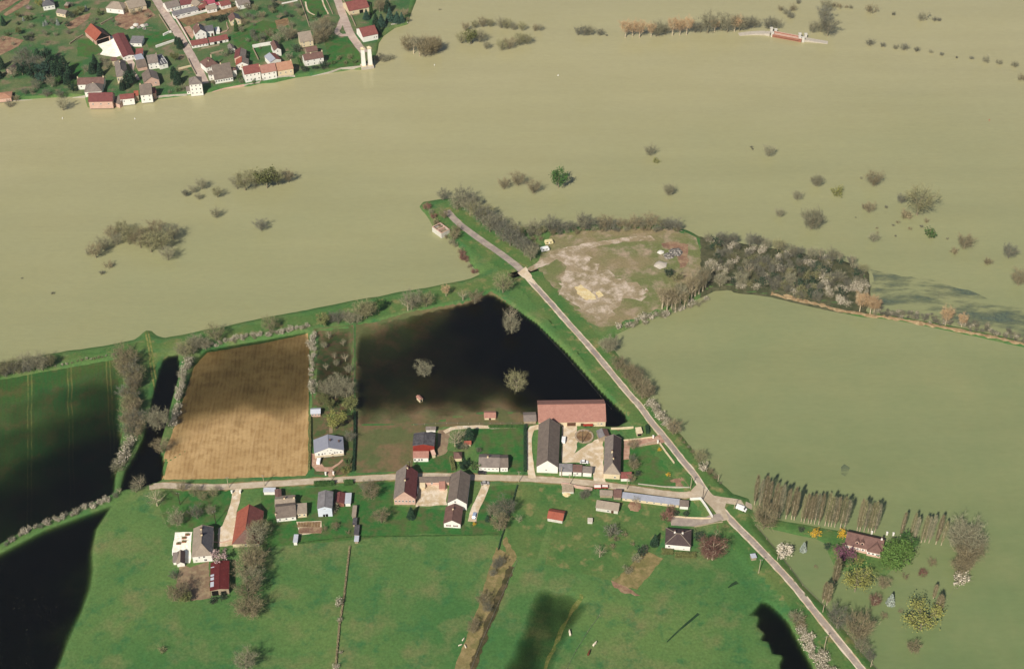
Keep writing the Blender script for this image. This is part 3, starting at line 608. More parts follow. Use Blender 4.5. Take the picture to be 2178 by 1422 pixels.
def house(name, label, A, B, dep, h, p, wall='wall_white', mat='tile_red', roof='gable', ridge='x', win=None, chim=(), o=0.3, hk=1.0, hips=(1, 1), cat='house', shutter=None, door=None, group=None, zg=None, th=0.16, gablemat=None, ws=(0.9, 1.25)):
    g0 = G(*A); zg = max(HZ(g0.x, g0.y), 0.02) if zg is None else zg
    for it in range(2):
        a3 = G(A[0], A[1], zg+h); b3 = G(B[0], B[1], zg+h)
        u = (b3-a3); W = u.length; u.normalize(); v = Vector((-u.y, u.x))
        if isinstance(dep, (int, float)): D = float(dep)
        elif dep[0] == 'r':
            best = 1e9
            for t in np.arange(0.8, 22, 0.1):
                q = a3+v*t; yy = PXY(q.x, q.y, zg+h+p*t)[1]
                if abs(yy-dep[1]) < best: best = abs(yy-dep[1]); D = t
            if roof in ('gable', 'hip'): D *= 2
        else:
            c3 = G(dep[0], dep[1], zg+h); D = max(2.0, (c3-b3).dot(v))
        c = a3+u*(W/2)+v*(D/2)
        if it == 0: zg = max(HZ(c.x, c.y), 0.02)
    root = link(name, None, None, (c.x, c.y, zg), math.atan2(u.y, u.x)); tag(root, label, cat, group)
    root.empty_display_size = 1
    a, b = W/2, D/2; wa, wb = a-o, b-o
    mats = list(mat) if isinstance(mat, (list, tuple)) else [mat]
    def pm(i): return min(i, len(mats)-1)
    R = MB(); Wm = MB(); caps = []
    sw = (lambda q: q) if ridge == 'x' else (lambda q: (-q[1], q[0], q[2]))     # ridge frame -> local
    ra, rb, rwa, rwb = (a, b, wa, wb) if ridge == 'x' else (b, a, wb, wa)
    S = lambda pts: [sw(q) for q in pts]
    if roof in ('gable', 'hip'):
        rise = p*rb
        k0 = min(rb*hk, ra*0.92)*(hips[0] if roof == 'hip' else 0); k1 = min(rb*hk, ra*0.92)*(hips[1] if roof == 'hip' else 0)
        L, Rr = -ra+k0, ra-k1; z1 = h+rise
        R.slab(S([(-ra, -rb, h), (ra, -rb, h), (Rr, 0, z1), (L, 0, z1)]), th, pm(0 if ridge == 'x' else 1))
        R.slab(S([(ra, rb, h), (-ra, rb, h), (L, 0, z1), (Rr, 0, z1)]), th, pm(1 if ridge == 'x' else 0))
        if k0 > 0: R.slab(S([(-ra, rb, h), (-ra, -rb, h), (L, 0, z1)]), th, pm(2)); caps += [((-ra, -rb, h), (L, 0, z1)), ((-ra, rb, h), (L, 0, z1))]
        if k1 > 0: R.slab(S([(ra, -rb, h), (ra, rb, h), (Rr, 0, z1)]), th, pm(2)); caps += [((ra, -rb, h), (Rr, 0, z1)), ((ra, rb, h), (Rr, 0, z1))]
        caps.append(((L, 0, z1), (Rr, 0, z1)))
        hw = h-0.02
        Wm.poly(S([(-rwa, -rwb, -.8), (rwa, -rwb, -.8), (rwa, -rwb, hw), (-rwa, -rwb, hw)]))
        Wm.poly(S([(rwa, rwb, -.8), (-rwa, rwb, -.8), (-rwa, rwb, hw), (rwa, rwb, hw)]))
        zr = h+p*rwb-0.02
        gm = 1 if gablemat else 0
        if k0 > 0: Wm.poly(S([(-rwa, rwb, -.8), (-rwa, -rwb, -.8), (-rwa, -rwb, hw), (-rwa, rwb, hw)]))
        else:
            Wm.poly(S([(-rwa, rwb, -.8), (-rwa, -rwb, -.8), (-rwa, -rwb, hw), (-rwa, rwb, hw)])); Wm.poly(S([(-rwa, rwb, hw), (-rwa, -rwb, hw), (-rwa, 0, zr)]), gm)
        if k1 > 0: Wm.poly(S([(rwa, -rwb, -.8), (rwa, rwb, -.8), (rwa, rwb, hw), (rwa, -rwb, hw)]))
        else:
            Wm.poly(S([(rwa, -rwb, -.8), (rwa, rwb, -.8), (rwa, rwb, hw), (rwa, -rwb, hw)])); Wm.poly(S([(rwa, -rwb, hw), (rwa, rwb, hw), (rwa, 0, zr)]), gm)
        def rz(x, y):
            q = (x, y) if ridge == 'x' else (y, -x)
            return h+p*(rb-abs(q[1]))
    else:
        rise = p*D if roof == 'shed' else 0.0
        R.slab([(-a, -b, h), (a, -b, h), (a, b, h+rise), (-a, b, h+rise)], th, 0)
        z0, z1 = h-0.02+p*o*(roof == 'shed'), h+rise-0.02-p*o*(roof == 'shed')
        Wm.poly([(-wa, -wb, -.8), (wa, -wb, -.8), (wa, -wb, z0), (-wa, -wb, z0)]); Wm.poly([(wa, wb, -.8), (-wa, wb, -.8), (-wa, wb, z1), (wa, wb, z1)])
        Wm.poly([(-wa, wb, -.8), (-wa, -wb, -.8), (-wa, -wb, z0), (-wa, wb, z1)]); Wm.poly([(wa, -wb, -.8), (wa, wb, -.8), (wa, wb, z1), (wa, -wb, z0)])
        def rz(x, y): return h+(p*(y+b) if roof == 'shed' else 0)
    Wm.build('wall', [wall]+([gablemat] if gablemat else []), root)
    ro = R.build('roof', mats, root)
    if caps and len(caps) > 0 and W > 5:
        cm = MB()
        for q0, q1 in caps:
            q0, q1 = Vector(sw(q0)), Vector(sw(q1)); cm.bar(q0+Vector((0, 0, .04)), q1+Vector((0, 0, .04)), 0.22)
        cm.build('ridge_cap', [{'slate': 'fibre_grey', 'tile_dark': 'tile_tan'}.get(mats[0], mats[0])], ro)
    for ch in chim:
        cx, cy = ch[0]*a, ch[1]*b; hh = ch[2] if len(ch) > 2 else 1.1; cm_ = ch[3] if len(ch) > 3 else 'wall_cream'
        z = rz(cx, cy); m = MB(); m.box(cx-.38, cx+.38, cy-.3, cy+.3, z-1.2, z+hh)
        cz = m.build('chimney', cm_, root)
        m = MB(); m.box(cx-.46, cx+.46, cy-.38, cy+.38, z+hh, z+hh+.12); m.cyl((cx, cy), .16, .13, z+hh+.12, z+hh+.45, 6); m.build('chimney_cap', 'tile_brown', cz)
    win = win or {}
    for side, spec in win.items():
        half = wa if side in 'fb' else wb
        if isinstance(spec, tuple): spec = [('n',)+spec]
        for sp in spec:
            if sp[0] == 'n':            # n evenly spaced, r rows
                n, r = sp[1], sp[2] if len(sp) > 2 else 1
                for j in range(r):
                    z = h*(j+0.58)/r if r > 1 else min(h*0.58, h-0.9)
                    for i in range(n): put_window(root, side, wa, wb, -half+2*half*(i+0.5)/n, z, ws[0], min(ws[1], h/r*0.6), shutter)
            elif sp[0] == 'w': put_window(root, side, wa, wb, sp[1]*half, sp[2]*h, sp[3] if len(sp) > 3 else ws[0], sp[4] if len(sp) > 4 else ws[1], shutter)
            else: put_window(root, side, wa, wb, sp[1]*half, sp[3]/2, sp[2], sp[3], None, 'door' if sp[0] == 'd' else 'opening')
    if door is not None: put_window(root, 'f', wa, wb, door*wa, 1.05, 1.0, 2.1, None, 'door')
    root['_a'] = 0; del root['_a']
    return root, (wa, wb, h, rz)

# --- far bank village
A = zc(150, 40, 7.11); Bz = zc(340, 0, 10.89); Cz = zc(420, 60, 9.48); Dz = zc(600, 0, 8.365); O = zc(0, 0, 9.48)
HN = 'village_house'
house(HN, 'long maroon-roofed house with pink stone wall rising straight from the river', A(265,1257), A(635,1250), ('r', A(0,1122)[1]), 4.8, .8, 'wall_pink', 'tile_maroon', win={'f': (3,)})
house('lean_to', 'low grey-roofed annexe wedged right of the maroon river house', A(640,1262), A(742,1296), 5.5, 3.2, .5, 'wall_pink', 'tile_greybrown', roof='shed', cat='annexe')
house(HN, 'small white river house with narrow red roof and two dark windows', A(745,1222), A(965,1200), ('r', A(0,1148)[1]), 4.3, .5, 'wall_white', 'tile_red', win={'f': (2,)})
house('shed', 'little red-roofed shed between the small and the tall white river houses', A(960,1165), A(1030,1158), 4, 4.2, .4, 'wall_stone', 'tile_orange', roof='shed', cat='shed')
house(HN, 'tall narrow white river house with steep grey-brown roof and two window rows', A(1050,1158), A(1235,1142), ('r', A(0,990)[1]), 5.6, .9, 'wall_white', 'tile_greybrown', win={'f': (2, 2)}, chim=[(-.8, 0, .8)])
house('shed', 'tall narrow red-roofed shed right of the grey-brown river house', A(1240,1127), A(1296,1121), ('r', A(0,1040)[1]), 4, .5, 'wall_pink', 'tile_red', roof='shed', cat='shed')
house(HN, 'three-storey white house with pointed grey roof at the foot of the river street', A(1790,1000), A(1990,980), ('r', A(0,885)[1]), 8.6, .75, 'wall_white', 'tile_grey', roof='hip', win={'f': (3, 3), 'r': (2, 3), 'l': (2, 3)})
house('annexe', 'low white annexe hugging the three-storey river house', A(1752,1100), A(1815,1092), 4.5, 3.2, .3, 'wall_white', 'tile_grey', roof='shed', cat='annexe', win={'f': (1,)})
house(HN, 'pink gabled barn-house with steep grey-brown roof behind the river wall', A(1110,965), A(1345,925), A(1290,800), 4.4, .62, 'wall_pink', ('tile_greybrown', 'tile_grey'), ridge='y', win={'f': (2,)})
house(HN, 'large old grey hipped house with tall front windows under the dark trees', A(692,882), A(868,858), A(800,640), 5.4, .9, 'wall_cream', 'tile_grey', roof='hip', ridge='y', win={'f': (4,)}, ws=(0.9, 2.2), chim=[(0, .3)])
house('annexe', 'small brown-roofed annexe at the back of the large grey hipped house', A(622,642), A(705,628), 5, 4.2, .6, 'wall_cream', 'tile_brown', cat='annexe')
house(HN, 'long brown-roofed white house behind the grey hipped one by the river', A(98,1000), A(505,985), ('r', A(0,895)[1]), 4, .8, 'wall_white', 'tile_brown', win={'f': (4,)}, chim=[(-.95, 0), (.95, 0)])
house(HN, 'squat grey hipped house just behind the maroon river house', A(205,1110), A(475,1095), ('r', A(0,985)[1]), 3.8, .8, 'wall_white', 'tile_grey', roof='hip', win={'f': (3,)}, chim=[(0, .1)])
house('open_barn', 'big open barn with orange-red roof at the edge of the white yard', A(372,335), A(600,262), A(440,120), 3.6, .8, 'wall_pink', ('tile_orange', 'tile_brown'), ridge='y', cat='barn', gablemat='dark_inside', win={'f': [('o', 0, 9.5, 3.2)], 'l': [('o', .6, 1.2, 2)]})  # brown right slope paints the roof's shaded side into the tile colour
house('farm_building', 'long maroon-roofed outbuilding along the white yard', A(790,582), A(972,545), A(850,205), 3.6, .22, 'wall_white', 'tile_maroon', ridge='y', win={'f': (3,)}, cat='outbuilding')
house('workshop', 'grey sheet-roofed workshop right of the long maroon outbuilding', A(890,368), A(1075,372), A(1040,280), 3, .12, 'wall_white', 'fibre_grey', roof='shed', cat='workshop', win={'f': (2,)})
house('shed', 'tiny red-roofed shed behind the grey sheet-roofed workshop', A(980,545), A(1092,541), A(1075,480), 2.8, .3, 'wall_white', 'tile_red', roof='shed', cat='shed')
house('shed', 'shed with pale blue-grey metal roof below the tiny red shed', A(1010,652), A(1130,622), A(1085,545), 2.8, .15, 'wall_white', 'tin_blue', roof='shed', cat='shed')
house('shed', 'brown-grey lean-to touching the white house with grey roof', A(1012,748), A(1165,718), A(1150,640), 2.8, .3, 'wall_pink', 'tile_greybrown', roof='shed', cat='shed')
house(HN, 'white house with plain grey roof beside the glazed conservatory', A(1170,682), A(1330,658), ('r', A(0,555)[1]), 4.9, .7, 'wall_white', 'tile_grey', win={'f': (2, 2)}, chim=[(.9, .2)])
r, inf = house('conservatory', 'flat-topped conservatory with white glazing bars beside the white house', A(1340,702), A(1475,668), A(1432,530), 3.8, .05, 'wall_white', 'slate', roof='shed', cat='conservatory', win={'f': (1,)})
for i in range(4):
    m = MB(); x = -inf[0]+2*inf[0]*i/3; m.bar((x, -inf[1], inf[2]+.12), (x, inf[1], inf[2]+.5), .25); m.build('glazing_bar', 'frame_white', r)
m = MB(); m.bar((-inf[0], 0, inf[2]+.3), (inf[0], 0, inf[2]+.3), .25); m.build('glazing_bar', 'frame_white', r)
house('pavilion', 'pinkish tiled pavilion at the river edge, far left', (-10,211), (24,208), 9, 2.2, .25, 'wall_pink', 'tile_peach', roof='hip', cat='pavilion')
house('shed', 'small pink-walled shed under the dark trees, far left', (24,152), (45,138), 6, 2.6, .4, 'wall_pink', 'tile_dark', cat='shed')
house(HN, 'white villa with slate roof at the top left corner', O(860,135), O(1105,95), 10, 3.8, .6, 'wall_white', 'slate', roof='hip', win={'f': (3,), 'l': (2,)}, chim=[(.1, 0), (-.5, .2)])
house('cottage', 'small cream cottage below the slate-roofed villa', O(1120,255), O(1315,295), 6, 3, .6, 'wall_cream', 'tile_grey', cat='cottage', win={'f': [('w', -.4, .55), ('w', .5, .55)]})
house('shed', 'round-looking brown shed right of the slate-roofed villa', O(1285,112), O(1372,116), 6, 2.6, .4, 'wall_wood', 'tile_tan', roof='hip', cat='shed')
house(HN, 'cream hipped house at the top edge left of the river street', (224,17), (262,21), 10, 4, .7, 'wall_white', 'tile_tan', roof='hip', win={'f': (2,)})
house(HN, 'long tan-roofed house at the top edge beside the river street', (274,20), (312,11), 13, 3.5, .6, 'wall_cream', 'tile_tan', win={'f': (2,)})
house(HN, 'grey-roofed left half of the long house at the top of the street', Bz(165,208), Bz(478,133), 11, 3.2, .5, 'wall_white', 'tile_grey', win={'f': (4,)})
house(HN, 'red-brown right half of the long house at the top of the street', Bz(482,131), Bz(775,86), 11, 3.4, .5, 'wall_white', 'tile_maroon', win={'f': (3,)})
house(HN, 'tan-brown roofed house between the long house and the red sheds', Bz(830,168), Bz(1070,88), 13, 3.6, .5, 'wall_cream', 'tile_tan', ridge='y')
house('shed', 'orange-red roofed shed beside the long grey garage row', Bz(905,200), Bz(1115,158), 6.5, 2.8, .35, 'wall_brick', 'tile_red', roof='shed', cat='shed', win={'f': [('o', 0, 3, 2)]})
house('shed', 'bright pink and red roofed shed at the top edge', Bz(1045,110), Bz(1290,65), 8, 3, .4, 'wall_white', 'roof_pink', roof='shed', cat='shed')
house('garage_row', 'long low grey-roofed garage row with dark open bays', Bz(320,365), Bz(900,222), 5.5, 3, .15, 'wall_white', 'fibre_grey', roof='shed', cat='garage', win={'f': [('o', -.72, 3, 2), ('o', -.25, 2.2, 1.6), ('o', .22, 2.6, 1.9), ('w', .75, .6, .8, .9)]})
house('shed', 'small pink canopy behind the long white garden wall', Bz(1330,135), Bz(1430,105), 4, 2.6, .2, 'wall_white', 'roof_pink', roof='shed', cat='shed')
house(HN, 'white house with grey-violet roof right of the pink canopy', Bz(1815,135), Bz(2095,72), 9, 3.6, .6, 'wall_white', 'tile_grey', win={'f': (3,)})
house(HN, 'white gabled house with brown-grey roof inside the street wall', Bz(818,797), Bz(1080,752), Bz(985,600), 5.4, .8, 'wall_white', ('tile_brown', 'slate'), ridge='y', win={'f': (2, 2)}, chim=[(0, .2)])
house('wing', 'slate-roofed side wing of the white gabled house inside the street wall', Bz(1060,735), Bz(1255,705), 8, 4.6, .6, 'wall_white', 'slate', cat='annexe', win={'f': [('w', -.4, .5), ('d', .5, 1.5, 2.2)]})
house('terrace_block', 'plain white flat-roofed terrace block beside the slate wing', Bz(1285,735), Bz(1392,722), 7, 2.4, .0, 'wall_white', 'wall_white', roof='flat', cat='terrace')
house('garage_row', 'left red-tiled outbuilding row facing the kitchen garden', Bz(735,1066), Bz(1130,998), 5, 2.3, .35, 'wall_white', 'tile_red', roof='shed', cat='outbuilding', win={'f': (5,)})
house('garage_row', 'right red-tiled outbuilding row facing the kitchen garden', Bz(1150,988), Bz(1592,908), 4.8, 2.3, .35, 'wall_white', 'tile_red', roof='shed', cat='outbuilding', win={'f': [('o', -.4, 2, 1.7), ('o', .2, 2, 1.7), ('w', .7, .5)]})
house('cottage', 'cream cottage with brown-grey gable roof behind the tall green conifer', Bz(1630,505), Bz(1885,462), Bz(1850,330), 3.6, .6, 'wall_cream', ('tile_brown', 'slate'), ridge='y', cat='cottage', win={'f': (2,)})
house(HN, 'brown hipped house at the end of the river street', Cz(170,800), Cz(415,722), 10, 4.6, .95, 'wall_white', 'tile_brown', roof='hip', win={'f': (3,)}, chim=[(.5, 0, 1.6), (-.2, -.4)])
house(HN, 'broad grey-brown roofed riverside house with a long glazed veranda', Cz(345,1048), Cz(722,985), ('r', Cz(0,752)[1]), 3.3, .8, 'wall_white', 'tile_greybrown', win={'f': (7,)}, chim=[(0, 0)], ws=(1.2, 1.4))
house('annexe', 'white block at the left end of the veranda house', Cz(225,950), Cz(330,932), 6, 4.6, .4, 'wall_white', 'tile_greybrown', roof='hip', cat='annexe', win={'f': (1, 2)})
house('tower_block', 'white tower block at the right end of the veranda house', Cz(698,858), Cz(792,838), 4, 5.6, .4, 'wall_white', 'tile_brown', roof='hip', cat='annexe')
house(HN, 'left house of the riverside row, red-brown roof', Cz(945,940), Cz(1275,880), ('r', Cz(0,775)[1]), 6.6, .7, 'wall_white', 'tile_red', win={'f': (4, 2)}, chim=[(-.95, 0)])
house(HN, 'middle house of the riverside row, salmon-red roof with skylights', Cz(1290,915), Cz(1600,860), ('r', Cz(0,757)[1]), 6, .7, 'wall_white', 'tile_salmon', win={'f': (3, 2)}, chim=[(-.97, 0)])
house(HN, 'right house of the riverside row, peach-coloured roof', Cz(1612,868), Cz(1940,812), ('r', Cz(0,705)[1]), 5.2, .65, 'wall_cream', 'tile_peach', win={'f': (3, 1)}, chim=[(.9, 0)])
house('cottage', 'tiny white gabled cottage at the head of the narrow outbuildings', Cz(655,445), Cz(768,422), Cz(690,330), 3, .7, 'wall_white', 'tile_grey', ridge='y', cat='cottage')
house('outbuilding', 'brown and grey roofed middle of the narrow outbuilding range', Cz(735,610), Cz(965,602), Cz(865,440), 4, .5, 'wall_pink', ('tile_maroon', 'tile_grey'), ridge='y', cat='outbuilding')
house('outbuilding', 'orange and grey roofed lower end of the narrow outbuilding range', Cz(768,748), Cz(1028,733), Cz(960,622), 4, .5, 'wall_white', ('tile_orange', 'tile_grey'), ridge='y', cat='outbuilding', win={'f': (2,)})
house(HN, 'white gabled house with brown roof above the walled garden', Cz(1538,458), Cz(1692,432), Cz(1630,270), 5, .7, 'wall_white', ('tile_brown', 'tile_dark'), ridge='y', win={'f': [('w', 0, .8)]})
house('outbuilding', 'outbuilding with blue-grey and red slopes behind the riverside row', Cz(1465,692), Cz(1692,628), Cz(1645,482), 4, .4, 'wall_white', ('tin_blue', 'tile_red'), ridge='y', cat='outbuilding')
house(HN, 'white house with brown roof and arched basement by the sloping lawn', Dz(395,1082), Dz(745,1022), ('r', Dz(0,972)[1]), 5, .75, 'wall_white', 'tile_brown', win={'f': (3, 2)}, chim=[(-.2, 0), (.95, 0)])
house('outbuilding', 'dark brown roof tucked behind the arched-basement house', Dz(440,935), Dz(640,895), 7, 4.2, .6, 'wall_stone', 'tile_brown', cat='outbuilding')
house(HN, 'cream house with broad pale tan single roof above the brown-roofed one', Dz(325,757), Dz(560,717), ('r', Dz(0,582)[1]), 4.4, .5, 'wall_cream', 'tile_tan', roof='shed', win={'f': (2, 2)})
house(HN, 'white riverside house with clear red roof next to the twin pylons', Dz(1435,662), Dz(1712,602), ('r', Dz(0,505)[1]), 4.6, .5, 'wall_white', 'tile_red', win={'f': [('w', .5, .5), ('w', .8, .5)], 'l': (1,)})
house(HN, 'long red-roofed house with dark garage door at the top of the ferry street', Dz(1190,202), Dz(1555,128), ('r', Dz(0,40)[1]), 3.6, .5, 'wall_cream', 'tile_red', win={'f': [('w', -.6, .5), ('o', .2, 3, 2.6)]})

for q0, q1, d_, mt, lb in (((440,22),(462,18),7,'tile_tan','small tan-roofed house right of the pink canopy'),((470,14),(492,9),8,'tile_red','red-roofed house at the top edge right of the tan one')):
    house('outbuilding', lb, q0, q1, d_, 3, .55, 'wall_white', mt, cat='outbuilding', win={'f': (2,)})

# --- hamlet along the road
E = zc(1100, 840, 5.445); F = zc(300, 1000, 4.74); Gz = zc(680, 980, 4.95); Hh = zc(1080, 1000, 4.033); I = zc(820, 840, 6.46); J = zc(560, 1020, 9.48); K = zc(340, 1090, 7.11); L = zc(860, 890, 11.85); M = zc(640, 900, 11.85); N = zc(1620, 1080, 6.406)
house('long_barn', 'long salmon-red tiled barn beside the black pool', E(243,318), E(1032,306), ('r', E(0,112)[1]), 3.4, .55, 'wall_cream', 'tile_salmon', cat='barn', win={'f': [('o', -.6, 3, 2.6), ('d', -.02, 4.5, 2.8), ('d', .3, 1.5, 2.2), ('w', .78, .55, .7, .8), ('w', .88, .5, 1, 1.2)]})
house('long_barn', 'long grey-brown barn with white gable facing the road', E(220,828), E(478,838), E(515,345), 4.3, .84, 'wall_white', 'tile_greybrown', ridge='y', cat='barn', win={'f': [('w', -.1, .5, 1, .8)], 'r': (4,)})
house('lean_to', 'left lean-to with blue-grey roof between barn and yard gate', E(484,885), E(640,888), ('r', E(0,790)[1]), 3, .35, 'wall_white', 'fibre_grey', roof='shed', cat='outbuilding')
house('lean_to', 'middle lean-to with red-brown roof between barn and yard gate', E(642,889), E(752,893), ('r', E(0,800)[1]), 3, .35, 'wall_white', 'tile_brown', roof='shed', cat='outbuilding', win={'f': (1,)})
house('lean_to', 'right lean-to with grey tiles next to the yard gate', E(754,895), E(868,902), ('r', E(0,820)[1]), 3, .35, 'wall_white', 'tile_grey', roof='shed', cat='outbuilding')
house('farmhouse', 'old farmhouse with patched grey and brown steep roof in the farmyard', E(998,907), E(1197,918), E(1218,500), 3.8, .9, 'wall_cream', ('tile_grey', 'tile_dark', 'tile_tan'), roof='hip', ridge='y', hips=(1, .3), cat='farmhouse', win={'f': [('w', .4, .35)], 'l': (5,), 'r': (5,)}, chim=[(-.08, -.1, 1.4), (.08, -.45, 1.0)])
house('outbuilding', 'small grey outbuilding at the back of the old farmhouse', E(948,498), E(1075,478), E(1072,385), 3, .4, 'wall_stone', ('fibre_grey', 'tile_brown'), ridge='y', cat='outbuilding')
house('annexe', 'red-tiled annexe on the road side of the old farmhouse', E(1198,966), E(1332,963), ('r', E(0,888)[1]), 2.2, .45, 'wall_white', 'tile_red', roof='shed', cat='annexe')
house('garden_hut', 'cream flat-roofed garden hut with dark doorway near the bank road', E(1386,442), E(1456,434), E(1434,368), 2.3, .05, 'wall_cream', 'wall_cream', roof='shed', cat='hut', win={'f': [('o', 0, 2.2, 1.5)]})
house('stone_shed', 'tumbledown stone shed with grey roof left of the salmon barn', E(75,305), E(225,300), 7, 2.2, .35, 'wall_stone', 'tile_grey', cat='shed')
house('ruined_shed', 'roofless pale stone ruin at the roadside left of the red trailer', E(520,1118), E(655,1118), 5, 1.4, .05, 'old_white', 'wall_stone', roof='shed', cat='ruin', o=0.05)
house('low_shed', 'low tumbledown shed with mossy beige roof left of the red-brown hut', E(955,1160), E(1108,1165), ('r', E(0,1095)[1]), 1.8, .25, 'wall_stone', 'tile_tan', roof='shed', cat='shed')
house('hut', 'red-brown roofed hut at the left end of the long silver roof', E(1112,1180), E(1208,1186), ('r', E(0,1083)[1]), 2, .4, 'wall_stone', 'tile_brown', roof='shed', cat='hut')
house('long_shed', 'very long low shed with silver-blue roof along the road', E(1212,1188), E(1880,1272), ('r', E(0,1118)[1]), 2.2, .2, 'wall_cream', 'tin_blue', roof='shed', cat='shed', win={'f': (8,)}, ws=(.9, .9))
house('hut', 'grey-brown hut at the right end of the long silver roof', E(1878,1284), E(1988,1292), ('r', E(0,1208)[1]), 2.2, .35, 'wall_white', 'tile_greybrown', roof='shed', cat='hut')
house('cottage', 'tan-roofed cottage with whitewashed wall in the rough yard', Hh(752,318), Hh(950,348), ('r', Hh(0,250)[1]), 2.5, .5, 'old_white', 'tile_tan', roof='shed', cat='cottage', win={'f': [('w', .1, .5), ('d', .5, 1.2, 1.9)]})
house('hut', 'small stone hut with patched orange roof in the pasture', Hh(335,408), Hh(472,432), ('r', Hh(0,345)[1]), 2.3, .5, 'old_white', 'tile_orange', cat='hut')
house('bungalow', 'white bungalow with dark brown hipped roof and two white chimneys', Hh(1348,632), Hh(1572,652), Hh(1592,510), 3.4, .45, 'wall_white', 'tile_dark', roof='hip', cat='house', win={'f': [('w', -.7, .55, 1.1, 1.2), ('w', .5, .3, .8, .6)], 'r': (3,)}, chim=[(-.3, .12, 1.2, 'wall_white'), (.3, .12, 1.2, 'wall_white')])
house('well_house', 'tiny white pump house on the worn grass', Hh(684,438), Hh(728,440), 2.2, 1.6, .2, 'old_white', 'concrete', roof='shed', cat='pump house', o=.1)
house('bus_shelter', 'small white roadside shelter on the meadow by the bank road', Hh(2092,752), Hh(2138,745), 2.6, 2.0, .05, 'wall_stone', 'tin_white', roof='shed', cat='shelter', o=.15)
r, inf = house('manor', 'stranded manor house with red-brown roof and white shutters, ringed by flood', N(1130,488), N(1640,606), ('r', N(0,318)[1]), 3.6, .8, 'wall_pink', 'tile_brown', win={'f': [('n', 7)], 'l': (2,)}, shutter='shutter_white', chim=[(.85, 0, 1.2, 'wall_white')], cat='manor house')
for fx in (-.38, -.1):
    m = MB(); x = fx*inf[0]; m.box(x-.8, x+.8, -inf[1]+.9, -inf[1]+3.2, inf[2]+.2, inf[2]+2.2); d = m.build('dormer', 'wall_pink', r)
    m = MB(); m.slab([(x-1, -inf[1]+.7, inf[2]+2.1), (x, -inf[1]+.7, inf[2]+2.9), (x, -inf[1]+3.6, inf[2]+2.9), (x-1, -inf[1]+3.6, inf[2]+2.1)], .1); m.slab([(x, -inf[1]+.7, inf[2]+2.9), (x+1, -inf[1]+.7, inf[2]+2.1), (x+1, -inf[1]+3.6, inf[2]+2.1), (x, -inf[1]+3.6, inf[2]+2.9)], .1); m.build('dormer_roof', 'tile_brown', d)
    m = MB(); m.box(x-.45, x+.45, -inf[1]+.86, -inf[1]+.9, inf[2]+.9, inf[2]+1.9); m.build('pane', 'glass_dark', d)
house('manor_wing', 'projecting hipped wing of the stranded manor house', N(1432,583), N(1667,634), N(1690,510), 3.4, .8, 'wall_pink', 'tile_brown', roof='hip', ridge='y', win={'f': [('n', 4)]}, shutter='shutter_white', cat='annexe', hips=(1, 0))
r, inf = house('house', 'white house with broad blue-grey gable roof beside the ploughed field', M(330,748), M(1087,672), M(1087,335), 4.0, .37, 'wall_white', 'house_blue', ridge='y', cat='house', win={'f': [('w', -.72, .62, .8, 1.6), ('w', -.48, .62, .8, 1.6), ('w', -.3, .68, .8, .9), ('w', .05, .68, .7, .9), ('d', .22, 1, 2.1), ('w', .38, .66, .7, 1.3), ('w', .55, .66, .8, 1), ('w', .8, .66, .8, 1), ('w', -.1, 1.15, .8, .6), ('w', .14, 1.15, .8, .6), ('o', -.55, 2.2, 1.4)], 'r': (3,), 'l': (3,)}, chim=[(.12, .1, .9, 'tile_dark'), (.7, .15, .9, 'tile_dark')])
m = MB(); m.box(-inf[0], inf[0], -inf[1]-1.2, -inf[1], 1.45, 1.6); bl = m.build('balcony', 'concrete', r)
m = MB(); m.box(-inf[0], inf[0], -inf[1]-1.2, -inf[1]-1.1, 1.6, 2.3); m.build('balcony_parapet', 'wall_cream', bl)
house('greenhouse', 'white and pink framed garden stall left of the grey trees', (660,880), (682,879), 4.5, 2.4, .5, 'wall_pink', 'tin_white', cat='greenhouse', win={'f': (3,)})
house('tall_barn', 'tall barn with mottled grey roof and red front gable', L(205,682), L(757,688), L(752,372), 5.6, .22, 'wall_red', 'mottled', ridge='y', cat='barn', o=.15)
house('front_lean_to', 'red-brown lean-to with three arched windows in front of the tall barn', L(215,992), L(615,988), ('r', L(0,818)[1]), 3.0, .5, 'wall_white', 'tile_salmon', roof='shed', cat='outbuilding', win={'f': [('w', -.82, .5, .9, 1.7), ('w', -.25, .5, .9, 1.7), ('w', .12, .5, .9, 1.7)]})
house('annexe', 'small pink annexe right of the red-brown lean-to', L(700,925), L(800,900), 3.2, 2.4, .2, 'wall_cream', 'wall_pink', roof='shed', cat='annexe')
house('outbuilding', 'low white outbuilding behind the mottled grey barn', L(535,285), L(795,285), ('r', L(0,190)[1]), 2.2, .3, 'wall_white', 'tile_grey', roof='shed', cat='outbuilding')
house('garden_pavilion', 'small brown pyramid-roofed garden pavilion by the roadside hedge', L(1245,1005), L(1460,995), 4.8, 2.4, .8, 'wall_cream', 'tile_brown', roof='hip', cat='pavilion', hk=.95)
house('hut', 'little orange-roofed hut under the dark conifer', I(1078,678), I(1180,674), ('r', I(0,628)[1]), 1.8, .5, 'wall_cream', 'tile_orange', roof='shed', cat='hut', win={'f': [('o', .1, .9, 1.2)]})
house('long_house', 'long white house with grey-tan roof behind the parked black car', I(1275,988), I(1566,996), ('r', I(0,852)[1]), 3.2, .5, 'wall_white', 'tile_grey', cat='house', win={'f': [('n', 5)]}, chim=[(-.15, 0, 1.2)], ws=(.7, .9))
house('annexe', 'violet-brown roofed right end of the long white house', I(1570,994), I(1688,992), ('r', I(0,862)[1]), 3.2, .5, 'wall_white', 'tile_greybrown', cat='annexe', win={'f': [('w', -.3, .45, .9, .9), ('w', .4, .45, .9, .9)]})
